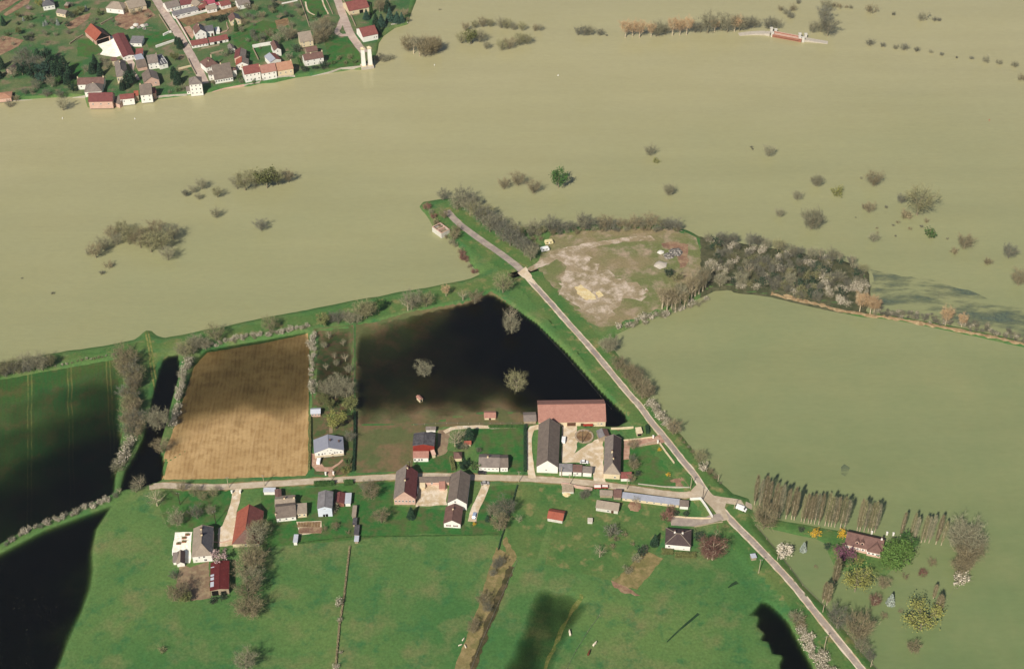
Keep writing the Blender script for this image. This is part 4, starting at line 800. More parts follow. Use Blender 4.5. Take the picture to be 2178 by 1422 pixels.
house('field_shed', 'small pink-brown shed alone in the wet meadow', I(1352,314), I(1518,312), ('r', I(0,242)[1]), 1.6, .5, 'wall_cream', 'tile_salmon', cat='shed', win={'f': [('o', 0, 1, 1.2)]})
house('field_hut', 'tiny orange hut standing in the black flood water', I(468,72), I(520,48), 3.8, 1.8, .5, 'wall_cream', 'tile_salmon', ridge='y', cat='hut', win={'f': [('o', 0, .9, 1.3)]}, zg=-.6)
house('farm_house', 'pink gabled house with grey left and maroon right slope by the road', Gz(775,398), Gz(1010,400), Gz(972,112), 4.4, .95, 'wall_pink', ('tile_grey', 'tile_maroon'), ridge='y', cat='house', win={'f': [('n', 6)], 'l': (3,)}, chim=[(.1, .75), (0, -.2)])
house('lean_to', 'dark red-brown lean-to on the right of the pink gabled house', Gz(960,372), Gz(1030,366), Gz(1035,238), 2.6, .1, 'wall_pink', 'tile_maroon', roof='shed', cat='outbuilding')
house('stable_range', 'low dark grey stable range closing the yard towards the road', Gz(990,225), Gz(1368,222), ('r', Gz(0,166)[1]), 2.4, .3, 'wall_pink', 'tile_greybrown', roof='shed', cat='stable', win={'f': [('n', 3), ('o', .7, 1.2, 1.9)]})
house('big_barn', 'big dark grey-brown barn with white gable trim in the middle of the hamlet', Gz(1340,442), Gz(1552,452), Gz(1614,150), 4.6, .75, 'wall_white', 'tile_greybrown', ridge='y', cat='barn', win={'r': (3,), 'f': [('w', -.2, 1.2)]})
house('white_cottage', 'white cottage with brown roof and red shutters in front of the big barn', Gz(1300,657), Gz(1487,667), Gz(1522,490), 3, .6, 'wall_white', 'tile_brown', ridge='y', cat='cottage', win={'f': [('w', -.45, .5, 1, 1), ('w', .4, .5, 1, 1)], 'r': (2,)}, shutter='shutter_red', chim=[(-.05, .3)])
house('shed', 'little red-roofed shed inside the pink house yard', Gz(1255,292), Gz(1322,290), 4, 1.8, .3, 'wall_pink', 'tile_salmon', roof='shed', cat='shed')
house('shed', 'whitewashed gate shed in the pink house yard', Gz(1045,280), Gz(1112,276), 3.5, 1.8, .1, 'wall_cream', 'wall_cream', roof='shed', cat='shed')
house('village_home', 'low house with dark tan roof, front block of the double house', J(252,782), J(667,738), ('r', J(0,548)[1]), 2.8, .5, 'wall_white', 'tile_greybrown', cat='house', win={'f': (3,)}, chim=[(-.98, -.6, .8)])
house('village_home', 'tan-roofed rear block of the double house', J(230,548), J(642,520), ('r', J(0,392)[1]), 2.9, .4, 'wall_white', 'tile_tan', cat='house', chim=[(-.05, 0), (.9, 0)])
house('annexe', 'pale tan flat annexe with white fascia right of the double house', J(668,690), J(882,672), ('r', J(0,475)[1]), 3, .15, 'wall_cream', 'tile_tan', roof='shed', cat='annexe', win={'f': (2,)})
house('tin_barn', 'white metal-fronted barn with grey corrugated roof', J(1080,582), J(1390,572), J(1395,235), 6, .35, 'wall_tin', 'fibre_grey', ridge='y', cat='barn', win={'f': [('w', -.02, .9, 1.2, .4), ('o', -.2, 1, 1.6), ('o', .2, 1.2, 1.8)]})
house('brick_shed', 'red-brown gabled brick shed next to the metal barn', J(1428,482), J(1637,480), J(1645,262), 2.5, .45, 'wall_brick', 'tile_maroon', ridge='y', cat='shed', win={'f': [('o', -.3, 1.2, 1.6)]})
house('garage', 'flat white-roofed garage attached to the brick shed', J(1640,474), J(1765,472), J(1765,262), 2.4, .02, 'wall_white', 'tin_white', roof='shed', cat='garage')
house('brown_shed', 'dark brown roofed shed beside the pale blue roof', J(238,388), J(372,372), J(392,175), 3, .25, 'wall_brick', 'tile_brown', ridge='y', cat='shed')
house('blue_shed', 'low shed with pale blue metal roof at the roadside', J(-5,244), J(240,242), ('r', J(0,152)[1]), 2.3, .15, 'wall_white', 'tin_white', roof='shed', cat='shed')
house('cabin', 'narrow white garden cabin beside the vegetable beds', J(595,1258), J(687,1258), J(687,1098), 2.3, .03, 'wall_white', 'tin_white', roof='shed', cat='cabin')
house('low_range', 'stone-coloured top end of the row of low garden sheds', J(1780,742), J(1868,742), J(1862,520), 1.8, .05, 'wall_stone', 'tile_tan', roof='shed', cat='shed')
house('low_range', 'grey mottled second of the row of low garden sheds', J(1795,902), J(1882,902), J(1880,762), 1.8, .05, 'wall_stone', 'mottled', roof='shed', cat='shed')
house('low_range', 'dark glazed third of the row of low garden sheds', J(1822,1105), J(1925,1105), J(1922,912), 1.8, .05, 'wall_stone', 'mottled', roof='shed', cat='shed')
house('low_range', 'pale grey bottom end of the row of low garden sheds', J(1828,1240), J(1922,1240), J(1920,1125), 1.8, .05, 'wall_stone', 'tin_white', roof='shed', cat='shed')
house('villa', 'white villa with tan and charcoal hipped roof beside a white terrace', K(478,668), K(790,640), K(792,215), 4.4, .75, 'wall_white', ('tile_tan', 'slate', 'tile_tan'), roof='hip', ridge='y', hips=(1, .3), cat='house', win={'f': [('w', -.65, .3, 1, 1), ('w', -.3, .75, .8, 1.1), ('w', .2, .78, 1, 1.2), ('w', .3, .28, 1.4, 1.6)], 'r': (4,), 'l': (3,)}, chim=[(-.1, .55), (0, .1)])
house('annexe', 'little white-gabled annexe with tan and dark roof on the terrace', K(248,780), K(380,765), K(412,575), 2.2, .7, 'wall_white', ('tile_tan', 'tile_dark'), ridge='y', cat='annexe')
house('annexe', 'grey-roofed lean-to left of the white-gabled annexe', K(192,752), K(270,745), 5, 2.0, .3, 'wall_white', 'tile_grey', roof='shed', cat='annexe')
r, inf = house('red_barn', 'long dark red metal-roofed barn with pale skylight strips', K(755,1180), K(1047,1148), K(1036,722), 3.9, .18, 'wall_stone', 'tin_red', ridge='y', cat='barn', win={'f': [('o', -.55, 3, 3.2), ('o', .4, 2.5, 2.4)], 'r': (2,)})
for y0, y1 in ((-.78, -.42), (-.3, -.1), (-.02, .12), (.62, .68)):
    m = MB(); x0, x1 = -inf[0]-.1, -inf[0]+1.5
    m.slab([(x0, y0*inf[1], inf[2]+.12), (x1, y0*inf[1], inf[2]+.40), (x1, y1*inf[1], inf[2]+.40), (x0, y1*inf[1], inf[2]+.12)], .05); m.build('skylight', 'tin_white', r)
house('orange_barn', 'barn with bright orange-red hipped roof beside the gravel drive', F(915,742), F(1192,736), F(1208,410), 2.6, .8, 'wall_cream', ('tile_orange', 'tile_red', 'tile_brown'), roof='hip', ridge='y', hips=(.75, 0), cat='barn', win={'f': (1,)})
Pn = zc(640, 350, 3.555)
r, inf = house('ruin', 'roofless whitewashed ruin at the tip of the flooded landing', Pn(990,470), Pn(1062,522), Pn(1112,480), 3, 0, 'old_white', 'wall_stone', roof='flat', cat='ruin', o=.1)
for ch in list(r.children):
    if ch.name.startswith('roof'):
        for c2 in list(ch.children): bpy.data.objects.remove(c2)
        bpy.data.objects.remove(ch)
m = MB(); a_, b_ = inf[0], inf[1]
for q in ((-a_, a_, -b_, -b_+.5), (-a_, a_, b_-.5, b_), (-a_, -a_+.5, -b_+.5, b_-.5), (a_-.5, a_, -b_+.5, b_-.5)): m.box(*q, 2.9, 3.25)
m.box(-.3, .3, -b_+.5, b_-.5, -.5, 3.1); m.build('wall_top', 'wall_pink', r)
m = MB(); m.box(-a_+.1, a_-.1, -b_+.1, b_-.1, .1, .9); m.build('rubble_floor', 'wall_stone', r)
# ------------------------------------------------------------------ trees and shrubs
def tubes_mesh(name, segs, mat, k=4):
    """segs: list of (p0, p1, r0, r1)"""
    V = []; Fc = []
    for p0, p1, r0, r1 in segs:
        p0 = np.array(p0, float); p1 = np.array(p1, float); d = p1-p0; d /= (np.linalg.norm(d)+1e-9)
        u = np.cross(d, (0, 0, 1.0)); n = np.linalg.norm(u); u = np.array((1., 0, 0)) if n < 1e-3 else u/n
        v = np.cross(d, u); i = len(V)
        for (p, r) in ((p0, r0), (p1, r1)):
            for a in range(k):
                t = 2*math.pi*a/k; V.append(p+u*(r*math.cos(t))+v*(r*math.sin(t)))
        for a in range(k):
            b = (a+1) % k; Fc.append((i+a, i+b, i+k+b, i+k+a))
    return mesh_np(name, np.array(V), np.array(Fc), [mat], smooth=True)
def tris_mesh(name, P, D, Ln, Wd, mat, rng):
    """thin pointed twigs: base points P, directions D, lengths, widths"""
    n = len(P); side = np.cross(D, rng.normal(size=(n, 3))); side /= np.linalg.norm(side, axis=1)[:, None]+1e-9
    V = np.empty((n, 3, 3)); V[:, 0] = P-side*Wd[:, None]/2; V[:, 1] = P+side*Wd[:, None]/2; V[:, 2] = P+D*Ln[:, None]
    return mesh_np(name, V.reshape(-1, 3), np.arange(n*3).reshape(-1, 3), [mat])
def leaves_mesh(name, P, size, mat, rng, flat=0.0):
    n = len(P); a = rng.normal(size=(n, 3)); a[:, 2] *= (1-flat); a /= np.linalg.norm(a, axis=1)[:, None]
    b = np.cross(a, rng.normal(size=(n, 3))); b /= np.linalg.norm(b, axis=1)[:, None]
    s = size*(0.6+0.8*rng.rand(n))[:, None]
    V = np.stack([P-a*s*.5, P+b*s*.35, P+a*s*.5, P-b*s*.35], 1)
    return mesh_np(name, V.reshape(-1, 3), np.arange(n*4).reshape(-1, 4), [mat])
def unit(v): return v/(np.linalg.norm(v)+1e-9)
def skeleton(rng, H, R, th0=0.25, th1=0.6, nl=8, spread=0.9, ns=4):
    """unit limbs: trunk to the crown, curved limbs, secondary branches"""
    segs = []; ends = []
    tr = H*0.028+0.08
    bend = rng.normal(size=2)*H*0.03
    tp = lambda t: np.array((bend[0]*t*t, bend[1]*t*t, H*0.78*t))
    for i in range(4): segs.append((tp(i/4), tp((i+1)/4), tr*(1-i*.2), tr*(1-(i+1)*.2)))
    for i in range(nl):
        t = th0+(th1-th0)*(i+rng.rand())/nl; p = tp(t/0.78); az = i*2.4+rng.rand()
        out = np.array((math.cos(az), math.sin(az), 0))
        L = R*spread*(0.8+0.4*rng.rand()); upz = (H-p[2])*(0.45+0.35*rng.rand())
        m = p+out*L*0.5+np.array((0, 0, upz*0.35)); e = p+out*L+np.array((0, 0, upz))
        r = tr*0.5*(1-t*.5)
        segs += [(p, m, r, r*.65), (m, e, r*.65, r*.25)]
        ends += [(m, unit(e-m)), (e, unit(e-m))]
        for k in range(ns):
            u = 0.35+0.6*rng.rand(); q = m+(e-m)*u if rng.rand() > .3 else p+(m-p)*u
            d = unit(out*0.6+rng.normal(size=3)*0.6+np.array((0, 0, .5))); l = R*(0.25+0.3*rng.rand())
            segs.append((q, q+d*l, r*.35, r*.12)); ends += [(q+d*l*.5, d), (q+d*l, d)]
    top = tp(1.0); ends += [(top, np.array((0, 0, 1.))), (top+np.array((0, 0, H*.08)), np.array((0, 0, 1.)))]
    return segs, ends
def crown_pts(rng, ends, n, jit):
    k = rng.randint(0, len(ends), n); P = np.array([ends[i][0] for i in k]); D = np.array([ends[i][1] for i in k])
    return P+rng.normal(size=(n, 3))*jit, D
PROTO = {}
def bare(name, seed, H, R, mat, n=1100, bark='bark', th0=.22, th1=.62, w=.15, l=1.3, up=.35, spread=.9, nl=9):
    rng = np.random.RandomState(seed); segs, ends = skeleton(rng, H, R, th0, th1, nl, spread)
    n = int(n*1.55); w *= .62
    P, D = crown_pts(rng, ends, n, R*0.10)
    k = int(n*.55); q = rng.normal(size=(k, 3)); q /= np.linalg.norm(q, axis=1)[:, None]; q *= (.55+.42*rng.rand(k))[:, None]   # fine twigs through the whole crown
    zc_ = H*(.5+th0*.4); lump = 1+.16*np.sin(q[:, 0]*5+seed)*np.cos(q[:, 1]*4+seed*2)
    P[:k] = q*np.array((R*.92, R*.92, (H-zc_)*.95))*lump[:, None]+np.array((0, 0, zc_)); D[:k] = q
    D = D*0.7+rng.normal(size=(n, 3))*0.55+np.array((0, 0, up)); D /= np.linalg.norm(D, axis=1)[:, None]
    PROTO[name] = ('tree', [('trunk', tubes_mesh('trunk', segs, bark)), ('crown', tris_mesh('crown', P, D, l*(.5+rng.rand(n)), w*(.6+.8*rng.rand(n)), mat, rng))], H)
def leafy(name, seed, H, R, mat, n=1500, size=.7, bark='bark', th0=.2, th1=.7, jit=.16):
    rng = np.random.RandomState(seed); segs, ends = skeleton(rng, H, R, th0, th1, 9, .85)
    P, D = crown_pts(rng, ends, n, R*jit)
    PROTO[name] = ('tree', [('trunk', tubes_mesh('trunk', segs, bark)), ('crown', leaves_mesh('crown', P, size, mat, rng))], H)
def columnar(name, seed, H, R, mat, n=700, bark='bark_pale', low=.12, w=.13):
    rng = np.random.RandomState(seed)
    segs = [((0, 0, H*i/5), (0, 0, H*(i+1)/5), .3*(1-i*.17), .3*(1-(i+1)*.17)) for i in range(5)]
    for i in range(26):
        z = H*(low+.75*rng.rand()); az = rng.rand()*6.28; o = R*(.5+.5*rng.rand()); e = (o*math.cos(az), o*math.sin(az), z+H*.13)
        segs.append(((0, 0, z), e, .06, .02))
    t = low+(1-low)*rng.rand(n)**.9; z = H*t; prof = R*np.minimum(1, (1-t)*5+.15)*np.minimum(1, (t-low)*3+.4)
    az = rng.rand(n)*6.28; rr = prof*np.sqrt(rng.rand(n)); P = np.stack([rr*np.cos(az), rr*np.sin(az), z], 1)
    D = np.stack([np.cos(az)*.3, np.sin(az)*.3, np.ones(n)], 1)+rng.normal(size=(n, 3))*.2; D /= np.linalg.norm(D, axis=1)[:, None]
    PROTO[name] = ('tree', [('trunk', tubes_mesh('trunk', segs, bark)), ('crown', tris_mesh('crown', P, D, 1.4*(.6+rng.rand(n)*.8), w*(.6+.8*rng.rand(n)), mat, rng))], H)
def conifer(name, seed, H, R, mat, n=1500, size=.7, p=1.0):
    rng = np.random.RandomState(seed)
    t = 1-rng.rand(n)**.6; t = .04+.95*t; az = rng.rand(n)*6.28; tier = .75+.25*np.abs(np.sin(t*22))
    rr = R*(1-t)**p*tier*(.45+.55*np.sqrt(rng.rand(n)))+.08
    P = np.stack([rr*np.cos(az), rr*np.sin(az), H*t-rr*.12], 1)
    segs = [((0, 0, H*i/4), (0, 0, H*(i+1)/4), .22*(1-i*.22)+.03, .22*(1-(i+1)*.22)+.03) for i in range(4)]
    PROTO[name] = ('tree', [('trunk', tubes_mesh('trunk', segs, 'bark')), ('crown', leaves_mesh('crown', P, size, mat, rng, .4))], H)
def bush(name, seed, H, R, mat, n=420, leafm=None, nl=200, ls=.4, w=.12, l=.9):
    rng = np.random.RandomState(seed); V = []; 
    k = 14; az = rng.rand(n)*6.28; st = rng.randint(0, k, n); a0 = rng.rand(k)*6.28; b0 = R*.55*np.sqrt(rng.rand(k))
    base = np.stack([b0*np.cos(a0), b0*np.sin(a0), np.zeros(k)], 1)
    tip = base*1.5+np.stack([rng.normal(size=k)*R*.15, rng.normal(size=k)*R*.15, H*(.65+.3*rng.rand(k))], 1)
    u = rng.rand(n)**.7; P = base[st]+(tip-base)[st]*u[:, None]+rng.normal(size=(n, 3))*np.array((R*.16, R*.16, H*.06))
    P[:, 2] = np.abs(P[:, 2])
    D = (P-np.array((0, 0, -H*.3)))*np.array((.9/R, .9/R, .6/H))+rng.normal(size=(n, 3))*.5; D /= np.linalg.norm(D, axis=1)[:, None]
    segs = [(base[i], tip[i], .05, .02) for i in range(k)]
    parts = [('stems', tubes_mesh('stems', segs, 'bark')), ('twigs', tris_mesh('twigs', P, D, l*(.5+rng.rand(n)), w*(.6+.8*rng.rand(n)), mat, rng))]
    if leafm:
        q = rng.randint(0, n, nl); Q = P[q]+D[q]*(.5*rng.rand(nl))[:, None]; parts.append(('foliage', leaves_mesh('foliage', Q, ls, leafm, rng)))
    PROTO[name] = ('bush', parts, H)
bare('grey1', 1, 10, 4.2, 'twig_grey'); bare('grey2', 2, 10, 4.6, 'twig_grey', nl=11, th0=.15); bare('grey3', 3, 10, 3.6, 'twig_dark', up=.6)
bare('brown1', 4, 10, 4.0, 'twig_brown'); bare('brown2', 5, 10, 4.4, 'twig_brown', th0=.15, nl=11); bare('olive1', 6, 10, 4.2, 'twig_olive')
bare('olive2', 7, 10, 4.6, 'twig_olive', nl=11, th0=.15); bare('vase1', 8, 10, 4.0, 'twig_brown', th0=.05, th1=.35, up=1.0, l=1.8, nl=13, spread=.85); bare('vase2', 9, 10, 4.2, 'twig_grey', th0=.06, th1=.4, up=1.0, l=1.7, nl=12)
bare('orange1', 10, 12, 3.6, 'twig_orange', bark='bark_pale', th0=.4, th1=.75); bare('red1', 11, 12, 4.5, 'twig_red', bark='bark_pale', n=1600, th0=.12, w=.14); bare('dark1', 12, 10, 4.3, 'twig_dark', th0=.15)
bare('sparse1', 13, 10, 4.3, 'twig_grey', n=420, bark='bark_pale', w=.08); bare('tall1', 14, 15, 3.2, 'twig_grey', bark='bark_pale', th0=.3, th1=.75, up=.8, n=800); bare('tall2', 15, 15, 3.0, 'twig_brown', bark='bark_pale', th0=.25, th1=.75, up=.9, n=800)
leafy('green1', 20, 10, 4.0, 'leaf_green'); leafy('green2', 21, 10, 4.2, 'leaf_olive'); leafy('darkgreen1', 22, 10, 4.2, 'leaf_dark', 1800); leafy('bright1', 23, 9, 5.0, 'leaf_bright', 2200, th0=.02, th1=.6)
leafy('willow1', 24, 9, 4.2, 'leaf_yellow', 2000, .55); leafy('yellowgreen1', 25, 10, 4.8, 'leaf_yellow', 1500, .5, th0=.12); leafy('purple1', 26, 7, 3.6, 'leaf_purple', 1300, .5); leafy('teal1', 27, 10, 3.4, 'leaf_teal', 1800)
leafy('blossomtree1', 28, 7, 3.4, 'blossom', 1100, .5, th0=.1); leafy('pinktree1', 29, 7, 3.2, 'blossom_pink', 700, .5)
for i in range(4): columnar('poplar%d' % (i+1), 40+i, 20, .95+.15*(i % 2), ['twig_brown', 'twig_olive', 'twig_brown', 'twig_grey'][i], 900)
columnar('column_brown', 46, 14, 1.3, 'twig_brown', 900)
conifer('spruce1', 50, 9, 3.0, 'leaf_dark', 1500); conifer('spruce2', 51, 9, 3.4, 'leaf_teal', 1600); conifer('bluespruce', 52, 6, 2.0, 'leaf_blue', 1100, .5); conifer('cypress1', 53, 10, 1.9, 'leaf_green', 1700, .5, .55); conifer('cypress2', 54, 10, 3.6, 'leaf_dark', 1900, .6, .5)
bush('bush1', 60, 4, 2.4, 'twig_grey'); bush('bush2', 61, 4, 2.6, 'twig_brown'); bush('bush3', 62, 4, 2.3, 'twig_dark'); bush('bush4', 63, 4, 2.4, 'twig_olive', 420, 'leaf_olive', 120)
bush('white1', 64, 3.5, 2.2, 'twig_grey', 300, 'blossom', 420, .42); bush('white2', 65, 3.5, 2.4, 'twig_grey', 300, 'blossom', 300, .42); bush('pale1', 66, 3.5, 2.2, 'twig_grey', 380, 'blossom', 130, .4)
bush('greenb', 67, 3.5, 2.3, 'twig_olive', 200, 'leaf_green', 500, .45); bush('darkb', 68, 3.5, 2.3, 'twig_dark', 200, 'leaf_dark', 520, .45); bush('forsythia', 69, 3.5, 2.0, 'twig_olive', 120, 'forsythia', 600, .4); bush('redb', 70, 3, 2.4, 'twig_red', 500)
bush('orangeb', 71, 3, 2.4, 'twig_brown', 450); bush('yellowb', 72, 3, 2.2, 'leaf_yellow', 320, 'leaf_olive', 100)
GREY = ['grey1', 'grey2', 'grey3', 'brown1', 'olive1', 'dark1']; BROWN = ['brown1', 'brown2', 'grey1', 'olive2']
def plant(kind, px, py, h, name=None, label=None, cat=None, group=None, wide=1.0, world=None, sink=0.0):
    typ, parts, H0 = PROTO[kind]
    g = world if world is not None else G(px, py); z = HZ(g.x, g.y)
    if z < WL: z = WL if z > -1.2 and abs(z) < 3 and px is not None and py > 640 and z > -0.9 else z
    z = max(z, -0.4)
    s = h/H0
    if z <= -0.3 and typ == 'tree' and h < 16: s *= 1.15
    name = name or ('tree' if typ == 'tree' else 'bush')
    w = s*wide*random.uniform(.9, 1.12)
    root = link(name, None, None, (g.x, g.y, z-0.05-sink), random.uniform(0, 6.28), (w, w, s))
    root.empty_display_size = .5
    tag(root, label, cat or ('tree' if typ == 'tree' else 'bush'), group)
    for nm, me in parts: link(nm, me, root)
    return root
def clump(lst, name, label, group, kinds, cat=None, jit=0):
    for it in lst:
        k = it[3] if len(it) > 3 else random.choice(kinds)
        plant(k, it[0]+random.uniform(-jit, jit), it[1]+random.uniform(-jit, jit)*.6, it[2]*random.uniform(.92, 1.08), name, label, cat, group)
def hedgerow(pts, n, h, kinds, name, label, group, spread=2.0, cat=None, wide=1.0):
    P = GP(pts); L = [0]
    for i in range(len(P)-1): L.append(L[-1]+(P[i+1]-P[i]).length)
    for k in range(n):
        t = L[-1]*(k+random.uniform(.2, .8))/n
        i = max(j for j in range(len(P)-1) if L[j] <= t); u = (t-L[i])/(L[i+1]-L[i]+1e-6); p = P[i]+(P[i+1]-P[i])*u
        p = p+Vector((random.uniform(-spread, spread), random.uniform(-spread, spread)))
        q = PXY(p.x, p.y, 0); plant(random.choice(kinds), q[0], q[1], h*random.uniform(.7, 1.25), name, label, cat, group, wide, world=p)
BT = 'bare_tree'
clump([(205,548,9),(222,532,9),(240,508,8),(262,502,9),(285,512,10),(300,527,11),(322,536,11),(346,530,12),(335,502,10),(275,520,8),(370,508,9),(250,520,7),(310,510,9)], 'drowned_tree', 'bare tree in the large drowned clump on the left of the river', 'drowned clump left', GREY+['olive1'])
clump([(358,553,8)], 'drowned_tree', 'bare tree just below the large drowned clump', None, ['grey2'])
clump([(190,540,4),(232,568,5),(218,582,3)], 'drowned_bush', 'small drowned bush below the large drowned clump', 'drowned bushes left', ['bush1', 'bush2', 'bush3'])
clump([(112,625,2),(47,592,1.2)], 'drowned_bush', 'tiny lone bush tip in the river near the left edge', 'bush tips left', ['bush3'])
clump([(395,418,5),(412,410,5),(430,402,7),(423,424,4),(463,420,7)], 'drowned_tree', 'small bare tree in the loose group right of the drowned clump', 'loose drowned group', GREY)
clump([(505,402,9),(522,405,12),(545,396,10),(592,392,10),(614,388,8)], 'drowned_tree', 'bare tree in the tight drowned row above mid-river left', 'tight drowned row', ['olive1', 'grey1', 'brown1'])
clump([(568,400,12,'green2')], 'leafy_tree', 'greenish tree in the tight drowned row', None, ['green2'])
clump([(460,463,6)], 'drowned_tree', 'low spreading bare tree alone below the loose drowned group', None, ['grey2']); clump([(556,490,7)], BT, 'round bare tree alone in mid-river', None, ['dark1'])
clump([(868,108,11),(880,114,12),(893,119,13),(905,120,13),(918,116,12),(928,110,10)], 'drowned_tree', 'tall pale bare tree standing in the flood right of the ferry village', 'pale trees by ferry', ['vase2', 'vase1', 'tall1'])
clump([(818,130,6),(805,128,5),(830,126,5)], 'drowned_bush', 'drowned bush beside the twin pylons', 'bushes by pylons', ['bush1', 'bush2', 'bush3'])
clump([(982,92,8),(1003,93,9,'green2'),(1020,90,9),(1035,105,6),(990,66,6),(1010,60,6),(1027,58,7),(1042,57,6),(1066,60,8),(1078,61,7),(1092,64,6),(1110,65,6),(1068,107,8),(1083,104,8),(1104,96,9),(1120,94,7),(1138,66,5),(1148,66,5)], 'drowned_tree', 'low bare tree in the drowned ring near the top edge', 'drowned ring', ['grey2', 'olive2', 'brown2'])
clump([(935,22,2)], 'drowned_bush', 'lone bush tip above the pale trees', None, ['bush1'])
clump([(1230,75,6),(1243,76,7),(1253,75,7),(1276,76,5),(1290,77,2)], BT, 'small dark tree at the left end of the far tree row', 'far row left', ['grey2', 'dark1'])
clump([(1330,80,12),(1345,78,11),(1360,80,12),(1385,78,10),(1400,77,11),(1430,76,12),(1446,75,11),(1460,74,12),(1505,71,14),(1520,68,10),(1547,69,15),(1562,68,11),(1572,67,11),(1395,78,9)], BT, 'orange-brown tree of the long far row', 'far orange row', ['orange1', 'orange1', 'grey1'])
clump([(1415,73,7),(1478,70,8),(1490,69,8),(1535,66,8),(1592,62,9),(1605,60,8),(1633,62,9),(1650,61,7),(1580,63,9)], BT, 'dark tree of the long far row', 'far dark row', ['dark1', 'grey2'])
clump([(1728,70,8),(1745,68,9),(1760,77,13),(1752,48,11),(1755,25,9)], 'drowned_tree', 'dark bare tree behind the flooded bridge', 'trees behind bridge', ['dark1', 'grey2', 'grey3'])
clump([(1660,22,4),(1672,30,5),(1686,22,5),(1680,38,5),(1698,8,4),(1776,14,4),(1786,17,4),(1800,17,3),(1810,18,3),(1853,26,7),(1900,32,3),(1962,43,8),(1988,44,4),(1998,45,3)], 'drowned_bush', 'drowned bush near the top right edge', 'top right bushes', ['bush1', 'bush3', 'bush2'])
clump([(1850,95,5),(1878,99,4),(1905,104,4),(1923,106,5),(1950,109,4),(1980,112,3),(2003,118,3),(2035,124,2),(2066,126,3),(2097,132,5),(2125,136,4),(2157,142,5)], 'field_tree', 'small round tree in the evenly spaced drowned line', 'evenly spaced line', ['bush3', 'bush1'], 'tree')
clump([(2172,170,5)], 'drowned_bush', 'brownish bush cut by the right edge below the spaced line', None, ['bush2'])
clump([(1382,330,7)], 'drowned_tree', 'leaning bare tree alone in upper mid water', None, ['grey2']); clump([(1395,345,3)], 'drowned_bush', 'yellowish bush below the leaning bare tree', None, ['yellowb'])
clump([(1635,333,7)], 'drowned_tree', 'round bare tree alone right of centre, upper water', None, ['grey1']); clump([(1598,314,2)], 'drowned_bush', 'tiny bush left of the round bare tree', None, ['bush3'])
clump([(1422,415,7)], BT, 'thin bare tree alone above the waste ground', None, ['vase2'])
clump([(1736,396,7),(1695,425,6),(1657,461,5),(1848,452,6),(1838,445,4)], 'drowned_tree', 'low bare tree in the scattered drowned meadow', 'scattered meadow trees', ['grey2', 'brown2', 'vase2'])
clump([(1780,414,6)], 'drowned_bush', 'sparse yellowish shrub in the scattered drowned meadow', None, ['yellowb']); clump([(1857,395,10)], BT, 'broad brown bare tree above the scattered meadow', None, ['brown2'])
clump([(1950,457,19)], 'drowned_tree', 'largest tall bare tree in the drowned meadow', None, ['olive1']); clump([(1916,432,6)], 'drowned_tree', 'small dark tree left of the largest drowned tree', None, ['dark1']); clump([(1925,463,5)], 'drowned_bush', 'orange-brown bush at the foot of the largest drowned tree', None, ['orangeb'])
clump([(1725,487,12)], BT, 'forked pale-stemmed tree above the blossom thicket', None, ['vase2']); clump([(1978,502,6)], 'drowned_bush', 'bright green bush in the drowned meadow', None, ['greenb'])
clump([(1832,380,2),(1885,442,2),(1970,472,3),(1935,488,2.5),(1910,474,2),(1900,480,1.5),(1865,486,1.5),(1905,503,1.5),(2015,509,1.5),(1600,318,1.5),(1866,495,1.5),(1820,463,1.2),(1960,483,2)], 'drowned_bush', 'tiny bush tip poking from the drowned meadow', 'meadow bush tips', ['bush1', 'bush2', 'bush3'])
clump([(1857,514,6),(2050,529,8),(2165,606,9)], 'drowned_tree', 'bare tree in the right-hand drowned meadow', 'right meadow trees', ['brown2', 'grey2']); clump([(2145,548,8)], BT, 'dense blue-grey tree near the right edge', None, ['dark1'])
clump([(2030,538,4),(2100,560,4)], 'drowned_bush', 'reddish low bush in the right-hand drowned meadow', 'reddish bushes', ['orangeb'])
clump([(1072,402,7),(1102,394,8),(1135,411,9)], BT, 'brown bare tree in the small row above the landing', 'row above landing', ['brown2', 'grey2', 'olive2']); clump([(1188,399,10)], 'leafy_tree', 'round green tree at the end of the row above the landing', None, ['green1'])
# landing and waste ground
clump([(942,428,8)], BT, 'dark bare tree at the very tip of the landing', None, ['dark1'])
clump([(972,450,11),(985,442,12),(1000,462,12),(1015,472,12),(1028,482,12),(1042,497,12),(1055,502,12),(1070,517,12),(1085,527,12),(1100,533,11),(1115,547,11),(1128,558,10),(1008,445,10),(1035,470,10),(1060,490,10),(1090,505,10),(1120,535,9),(1135,550,8)], BT, 'bare grey tree in the dense belt beside the landing road', 'belt beside landing road', ['grey1', 'grey2', 'grey3', 'dark1', 'olive1'])
hedgerow([(905,445),(925,475),(955,510),(985,545),(1015,580)], 16, 3.4, ['bush1', 'bush2', 'redb'], 'scrub', 'brown scrub along the left bank of the landing', 'landing scrub', 1.5, 'bush')
clump([(965,512,7),(972,500,6),(945,468,6)], BT, 'low bare tree beside the whitewashed ruin', 'trees by ruin', ['brown2'])
hedgerow([(1098,508),(1140,500),(1200,496),(1260,492),(1330,490),(1400,490),(1455,492)], 22, 8.5, ['grey1', 'grey2', 'dark1', 'brown2', 'olive1'], 'hedgerow_tree', 'bare tree in the row along the far edge of the waste ground', 'waste ground far row', 1.6, 'tree')
hedgerow([(1098,512),(1140,503),(1200,499),(1260,496),(1330,494),(1400,494),(1455,496)], 30, 3.6, ['bush1', 'bush2', 'bush3'], 'scrub', 'scrub under the row along the far edge of the waste ground', 'waste ground scrub', 2, 'bush')
clump([(1140,530,3),(1125,525,3.5),(1150,515,3),(1135,515,3)], 'scrub', 'reddish scrub beside the two caravans', 'caravan scrub', ['redb', 'bush2'], 'bush')
